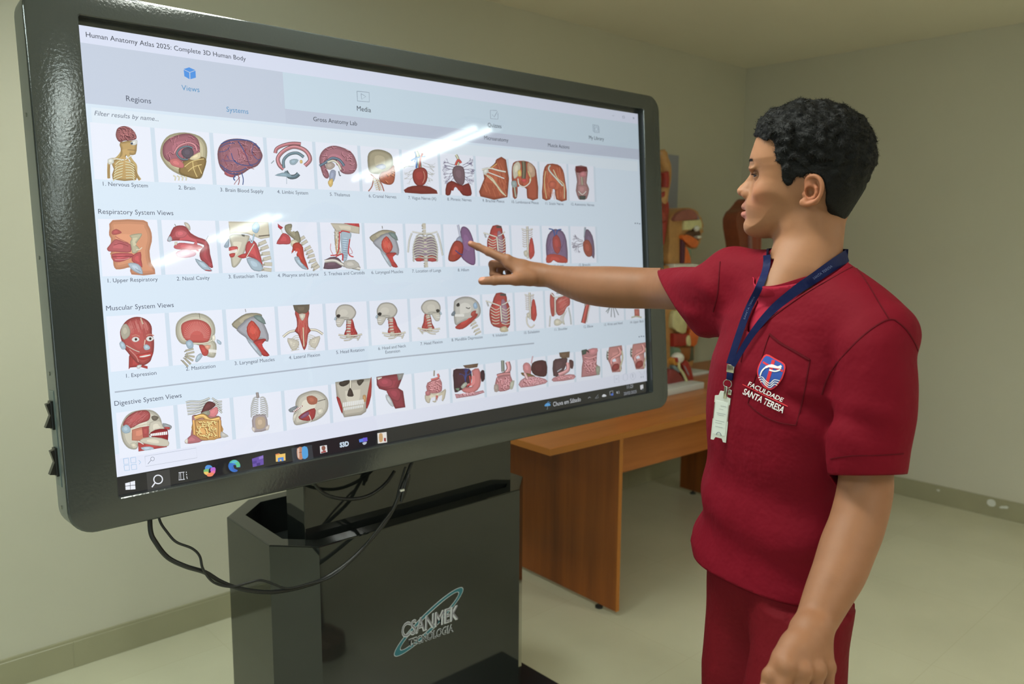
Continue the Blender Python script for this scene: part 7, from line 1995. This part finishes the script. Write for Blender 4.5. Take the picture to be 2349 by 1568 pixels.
for x_ in (-1, 1):
    bm = bmesh.new(); frame_box(bm, PBt, x_ * w_ * .96 - .0006, x_ * w_ * .96 + .0006, .018, H_ * .55, .003, .0038)
    bm_obj('holder_rail', bm, M_rail, bd)
bm = bmesh.new(); pts = [PBt + ax_d * (H_ - .011) + rt2 * .0045 * math.cos(t) - ax_d * .0055 * math.sin(t) + nb2 * .0036 for t in np.linspace(0, math.pi, 14)]
tube(bm, pts, .0006, 6); bm_obj('thumb_notch', bm, mat('notch_grey', rgb(120, 128, 140), rough=.4), bd)
# ---------------------------------------------------------------- anatomical models on the desk
def relief(name, pts, Y, front, back, m, parent, bev=.003, smoothing=0, label=None):
    """solid plaque with the outline pts (picture places read at depth Y), reaching front towards the room and back behind"""
    P = spline(pts, smoothing, True) if smoothing else pts
    W = [on_y(p[0], p[1], Y) for p in P]
    bm = bmesh.new()
    lo_ = [bm.verts.new((w[0], Y - front, w[2])) for w in W]; hi_ = [bm.verts.new((w[0], Y + back, w[2])) for w in W]
    n = len(W); bm.faces.new(lo_[::-1]); bm.faces.new(hi_)
    for k in range(n): bm.faces.new((lo_[k], lo_[(k + 1) % n], hi_[(k + 1) % n], hi_[k]))
    if bev:
        es = [e for e in bm.edges if abs(e.verts[0].co.y - e.verts[1].co.y) < 1e-6]
        bmesh.ops.bevel(bm, geom=es, offset=bev, segments=3, profile=.5, affect='EDGES', clamp_overlap=True)
    o = bm_obj(name, bm, m, parent, 50)
    if label: o['label'] = label
    return o
def mm(n, r, g, b, rough=.4): return mat(n, rgb(r, g, b), rough=rough, noise=.10, nscale=40)
M_ochre = mm('model_skin', 186, 138, 84); M_cream = mm('model_cream', 214, 208, 156); M_brainp = mm('model_brain', 150, 88, 78); M_redm = mm('model_muscle', 160, 44, 34)
M_orange = mm('model_orange', 214, 106, 42); M_purp = mm('model_vessel', 84, 38, 58); M_tealm = mm('model_teal', 120, 146, 124); M_whitem = mm('model_white', 222, 220, 212)
M_browns = mm('model_brown_muscle', 132, 66, 40); M_darkc = mm('model_cavity', 90, 56, 36); M_board = mat('white_board', rgb(214, 218, 220), rough=.35)
A1 = lambda l: [(1515 + a / 5.6, 340 + b / 5.6) for a, b in l]
A2 = lambda l: [(1515 + a / 5.226, 640 + b / 5.226) for a, b in l]
YT = 2.52
bz_ = on_y(1560, 850, YT)
torso = thing('torso_model', (bz_[0], YT, .75), 'open torso model with halved head on a white board at the desk back', 'anatomical model')
relief('head', A1([(60, 900), (120, 820), (200, 775), (290, 765), (370, 790), (430, 840), (460, 910), (480, 990), (482, 1030), (466, 1060), (466, 1110), (450, 1150), (440, 1200), (420, 1270), (380, 1290), (330, 1270), (300, 1290), (290, 1480), (50, 1480), (45, 1200), (40, 1000)]), YT, .035, .06, M_ochre, torso, .02, 3)
relief('brain', A1([(70, 905), (110, 840), (180, 798), (250, 785), (310, 800), (350, 840), (370, 900), (340, 918), (240, 920), (120, 935), (75, 930)]), YT, .055, -.02, M_brainp, torso, .008, 3)
relief('brain_lining', A1([(250, 782), (310, 792), (360, 830), (395, 880), (410, 915), (380, 915), (352, 850), (310, 805)]), YT, .047, -.02, mm('lilac_lining', 140, 130, 140), torso, .002, 2)
relief('nasal_block', A1([(205, 930), (415, 915), (432, 960), (430, 1050), (390, 1010), (320, 1000), (300, 1050), (205, 1050)]), YT, .052, -.02, M_cream, torso, .005)
relief('mouth_cavity', A1([(290, 1060), (400, 1030), (440, 1090), (430, 1150), (380, 1200), (260, 1140), (240, 1100)]), YT, .037, -.02, M_darkc, torso, .001, 2)
c = on_y(*A1([(350, 1030)])[0], YT)
bm = bmesh.new(); bmesh.ops.create_uvsphere(bm, u_segments=20, v_segments=14, radius=.016, matrix=Matrix.Translation((c[0], YT - .055, c[2]))); bm_obj('eyeball', bm, M_whitem, torso, 60)
relief('tongue', A1([(170, 1120), (230, 1110), (300, 1140), (370, 1190), (365, 1250), (310, 1275), (240, 1230), (180, 1170)]), YT, .058, -.02, M_orange, torso, .008, 3)
relief('teeth', A1([(350, 1130), (400, 1120), (410, 1150), (370, 1160)]), YT, .060, -.02, M_whitem, torso, .003)
relief('vessel', A1([(175, 1170), (222, 1190), (215, 1470), (175, 1475)]), YT, .050, -.02, M_purp, torso, .005)
relief('windpipe', A1([(220, 1260), (250, 1300), (280, 1400), (290, 1475), (205, 1475)]), YT, .055, -.02, M_orange, torso, .006)
relief('thyroid_strip', A1([(235, 1270), (290, 1290), (295, 1400), (262, 1380)]), YT, .051, -.02, M_tealm, torso, .003)
relief('chest', [(1508, 608), (1585, 606), (1606, 640), (1600, 700), A2([(345, 540)])[0], A2([(352, 740)])[0], A2([(372, 760)])[0], A2([(362, 960)])[0], A2([(340, 1050)])[0], (1510, 843)], YT, .03, .12, M_ochre, torso, .02)
relief('collar_plate', A1([(60, 1480), (320, 1478), (400, 1500), (330, 1540), (60, 1545)]), YT, .06, .0, M_whitem, torso, .004)
relief('rib_muscle', A2([(150, 380), (230, 420), (300, 500), (330, 600), (250, 610), (180, 540)]), YT, .045, -.01, M_redm, torso, .006)
relief('lung', A2([(60, 380), (140, 380), (190, 460), (205, 560), (195, 630), (140, 640), (90, 600), (40, 560)]), YT, .06, -.01, M_cream, torso, .008, 3)
relief('stomach', A2([(60, 640), (250, 640), (255, 760), (200, 790), (60, 800)]), YT, .055, -.01, M_redm, torso, .008)
relief('intestine', A2([(205, 690), (240, 660), (252, 780), (212, 775)]), YT, .062, -.01, M_cream, torso, .004, 3)
relief('skin_flap', A2([(255, 600), (330, 590), (350, 640), (340, 760), (300, 790), (258, 770)]), YT, .058, -.01, M_orange, torso, .010, 3)
relief('liver_lobe', A2([(150, 810), (290, 800), (270, 960), (180, 940)]), YT, .045, -.01, mm('model_liver', 150, 92, 42), torso, .006)
relief('kidney', A2([(60, 800), (130, 810), (150, 850), (130, 920), (60, 960)]), YT, .056, -.01, M_tealm, torso, .006)
relief('side_groove', A2([(290, 810), (330, 800), (335, 960), (280, 980), (265, 940)]), YT, .036, -.01, mm('model_groove', 84, 92, 74), torso, .002)
bm = bmesh.new(); cN = np.array(on_z(*A2([(495, 1085)])[0], .765)); 
box(bm, cN[0] - .42, cN[0], cN[1] - .05, cN[1] + .25, .75, .766, .003); bm_obj('base_board', bm, M_board, torso, 40)
# front: shoulder joint model
YJ = 2.34
jb = on_y(1556, 880, YJ)
jm = thing('joint_model', (jb[0], YJ, .75), 'small red muscle and bone model on the thick white board at desk front', 'anatomical model')
relief('red_muscle_block', A2([(60, 1080), (110, 1070), (160, 1090), (200, 1150), (230, 1200), (265, 1240), (40, 1250)]), YJ, .03, .03, mm('model_dull_red', 136, 52, 50), jm, .008)
relief('muscle_strap', A2([(185, 1010), (230, 960), (262, 980), (290, 1060), (325, 1190), (318, 1202), (262, 1205), (230, 1120)]), YJ, .04, .02, M_redm, jm, .008)
relief('tendon_gap', A2([(195, 1020), (215, 1035), (258, 1120), (262, 1150), (240, 1120)]), YJ, .044, -.03, mm('model_lilac', 150, 140, 150), jm, .002)
c = on_y(*A2([(165, 940)])[0], YJ)
bm = bmesh.new(); bmesh.ops.create_uvsphere(bm, u_segments=24, v_segments=16, radius=.03, matrix=Matrix.Translation((c[0], YJ - .02, c[2])) @ Matrix.Diagonal((1.25, 1, .95, 1))); bm_obj('bone_head', bm, M_whitem, jm, 60)
bm = bmesh.new(); P_ = [on_y(*q, YJ) for q in A2([(150, 950), (152, 1050), (200, 1120), (240, 1210)])]
tube(bm, [(p[0], YJ - .036, p[2]) for p in spline(P_, 5)], .0075, 10); bm_obj('bone_shaft', bm, M_cream, jm, 60)
relief('ochre_pad', A2([(95, 950), (130, 930), (140, 1010), (110, 1025), (92, 1000)]), YJ, .035, .0, mm('model_ochre', 190, 130, 50), jm, .004, 3)
relief('red_pad', A2([(105, 935), (130, 930), (135, 985), (112, 975)]), YJ, .042, -.02, M_redm, jm, .003, 2)
relief('grey_cartilage', A2([(80, 1030), (110, 1020), (180, 1100), (160, 1110), (100, 1070)]), YJ, .034, -.01, mm('model_grey', 120, 140, 146), jm, .003)
fN = np.array(on_z(*A2([(486, 1330)])[0], .75)); fL = np.array(on_z(*A2([(95, 1400)])[0], .75))
bm = bmesh.new(); box(bm, fL[0] - .12, fN[0] + .05, fL[1] - .002, fL[1] + .150, .75, .782, .004); bm_obj('base_board', bm, M_board, jm, 40)
# tall muscle figure half hidden by the display
YA = 2.50
ab = on_y(1500, 850, YA)
fg = thing('muscle_figure', (ab[0], YA, .75), 'tall ochre and red muscle figure mostly hidden behind the right edge of the display', 'anatomical model')
def zc(px, py, Y=YA): p = on_y(px, py, Y); return (p[0], Y, p[2])
bm = bmesh.new(); tube(bm, spline([zc(1516, 345), zc(1520, 365), zc(1526, 382), zc(1526, 410), zc(1521, 440), zc(1517, 470)], 5), [.022, .022] + [.030] * 22 + [.026, .022], 14); bm_obj('forearm', bm, M_ochre, fg, 60)
bm = bmesh.new(); tube(bm, spline([zc(1517, 395), zc(1519, 410), zc(1518, 430)], 5), .020, 12); 
for v in bm.verts: v.co.y -= .02
bm_obj('wrist_muscle', bm, M_redm, fg, 60)
bm = bmesh.new(); tube(bm, spline([zc(1514, 440), zc(1520, 460), zc(1523, 480), zc(1518, 520), zc(1512, 560)], 5), .026, 14); bm_obj('upper_arm', bm, M_redm, fg, 60)
hd = np.array(zc(1470, 392)); x0 = hd[0]; zh = hd[2]; Hh_ = zh - .775
def fig_f(p):
    P = lambda x, y, z: (x0 + x, YA + y, z)
    f = ell(p, P(0, 0, zh), (.052, .065, .078))
    f = smin(f, cap(p, P(0, .005, zh - .05), P(0, .01, zh - .14), .034, .040), .015)
    zs = zh - .17; zp = .775 + Hh_ * .50
    f = smin(f, cap(p, P(-.11, .01, zs), P(.11, .01, zs), .045), .03)
    f = smin(f, ell(p, P(0, 0, zs - .09), (.115, .07, .13)), .03)
    f = smin(f, ell(p, P(0, 0, zp + .05), (.088, .062, .13)), .04)
    for s_ in (-1, 1):
        f = smin(f, pchain(p, np.array([P(s_ * .055, 0, zp), P(s_ * .062, -.01, zp - Hh_ * .13), P(s_ * .06, 0, zp - Hh_ * .25), P(s_ * .062, .012, zp - Hh_ * .34), P(s_ * .06, .01, .80)]), np.array([.058, .056, .038, .042, .026])), .015)
        f = smin(f, cap(p, P(s_ * .06, .01, .79), P(s_ * .07, -.075, .785), .024, .018), .015)
    f = smin(f, pchain(p, np.array([P(-.15, .01, zs), P(-.17, .0, zs - .14), P(-.175, -.02, zs - .26), P(-.175, -.03, zs - .34)]), np.array([.04, .033, .026, .018])), .02)
    f = smin(f, pchain(p, np.array([P(.13, .01, zs), np.array(zc(1517, 500)), np.array(zc(1518, 470))]), np.array([.042, .034, .026])), .02)
    return f + .0015 * np.sin(p[:, 2] * 130 + p[:, 0] * 60) * np.sin(p[:, 0] * 150)
V_, Q_ = surface(fig_f, (x0 - .24, YA - .13, .755), (x0 + .26, YA + .12, zh + .11), .006, 2.0)
np_mesh('muscle_body', relax(V_, Q_, 1), Q_, mat('figure_muscle', rgb(150, 50, 38), rough=.4, noise=.35, nscale=26), fg, 180)
bm = bmesh.new(); box(bm, x0 - .14, 3.290, 2.385, YA + .12, .75, .775, .004); bm_obj('base_board', bm, M_board, fg, 40)
# leg muscle model behind the face
YL = 2.50
lb = on_y(1712, 800, YL)
lm = thing('leg_muscle_model', (lb[0], YL, .75), 'brown red limb muscle model standing behind the face of the young man', 'anatomical model')
relief('outer_muscle', [(1710, 456), (1700, 468), (1690, 480), (1680, 488), (1676, 500), (1676, 520), (1680, 545), (1684, 580), (1688, 700), (1694, 800), (1715, 800), (1716, 600), (1712, 480)], YL, .04, .05, M_browns, lm, .015, 3)
relief('inner_muscle', [(1708, 458), (1724, 470), (1730, 500), (1727, 600), (1722, 800), (1700, 800), (1703, 600), (1700, 520), (1697, 480)], YL, .05, .04, mm('model_red_brown', 150, 70, 48), lm, .015, 3)
relief('tendon', [(1699, 480), (1702, 478), (1706, 560), (1710, 700), (1706, 700), (1702, 560)], YL, .055, -.03, mm('model_tendon', 150, 110, 104), lm, .002)
bm = bmesh.new(); tube(bm, [(lb[0], YL, .765), (lb[0], YL, .86)], .012, 12); bm_obj('support_rod', bm, M_nickel, lm, 60)
bm = bmesh.new(); box(bm, lb[0] - .12, lb[0] + .12, YL - .10, YL + .10, .75, .768, .003); bm_obj('base_board', bm, M_board, lm, 40)
# grey lilac panel on the wall
Pw = [on_y(*p, YB) for p in ((1478, 352), (1554, 357), (1556, 520))]
bm = bmesh.new(); box(bm, Pw[0][0], Pw[1][0], YB - .012, YB, 1.35, Pw[1][2], .002)
set_props(bm_obj('wall_chart', bm, mat('lilac_grey_chart', rgb(150, 152, 164), rough=.5), None), 'plain grey lilac panel on the back wall beside the display', 'panel')
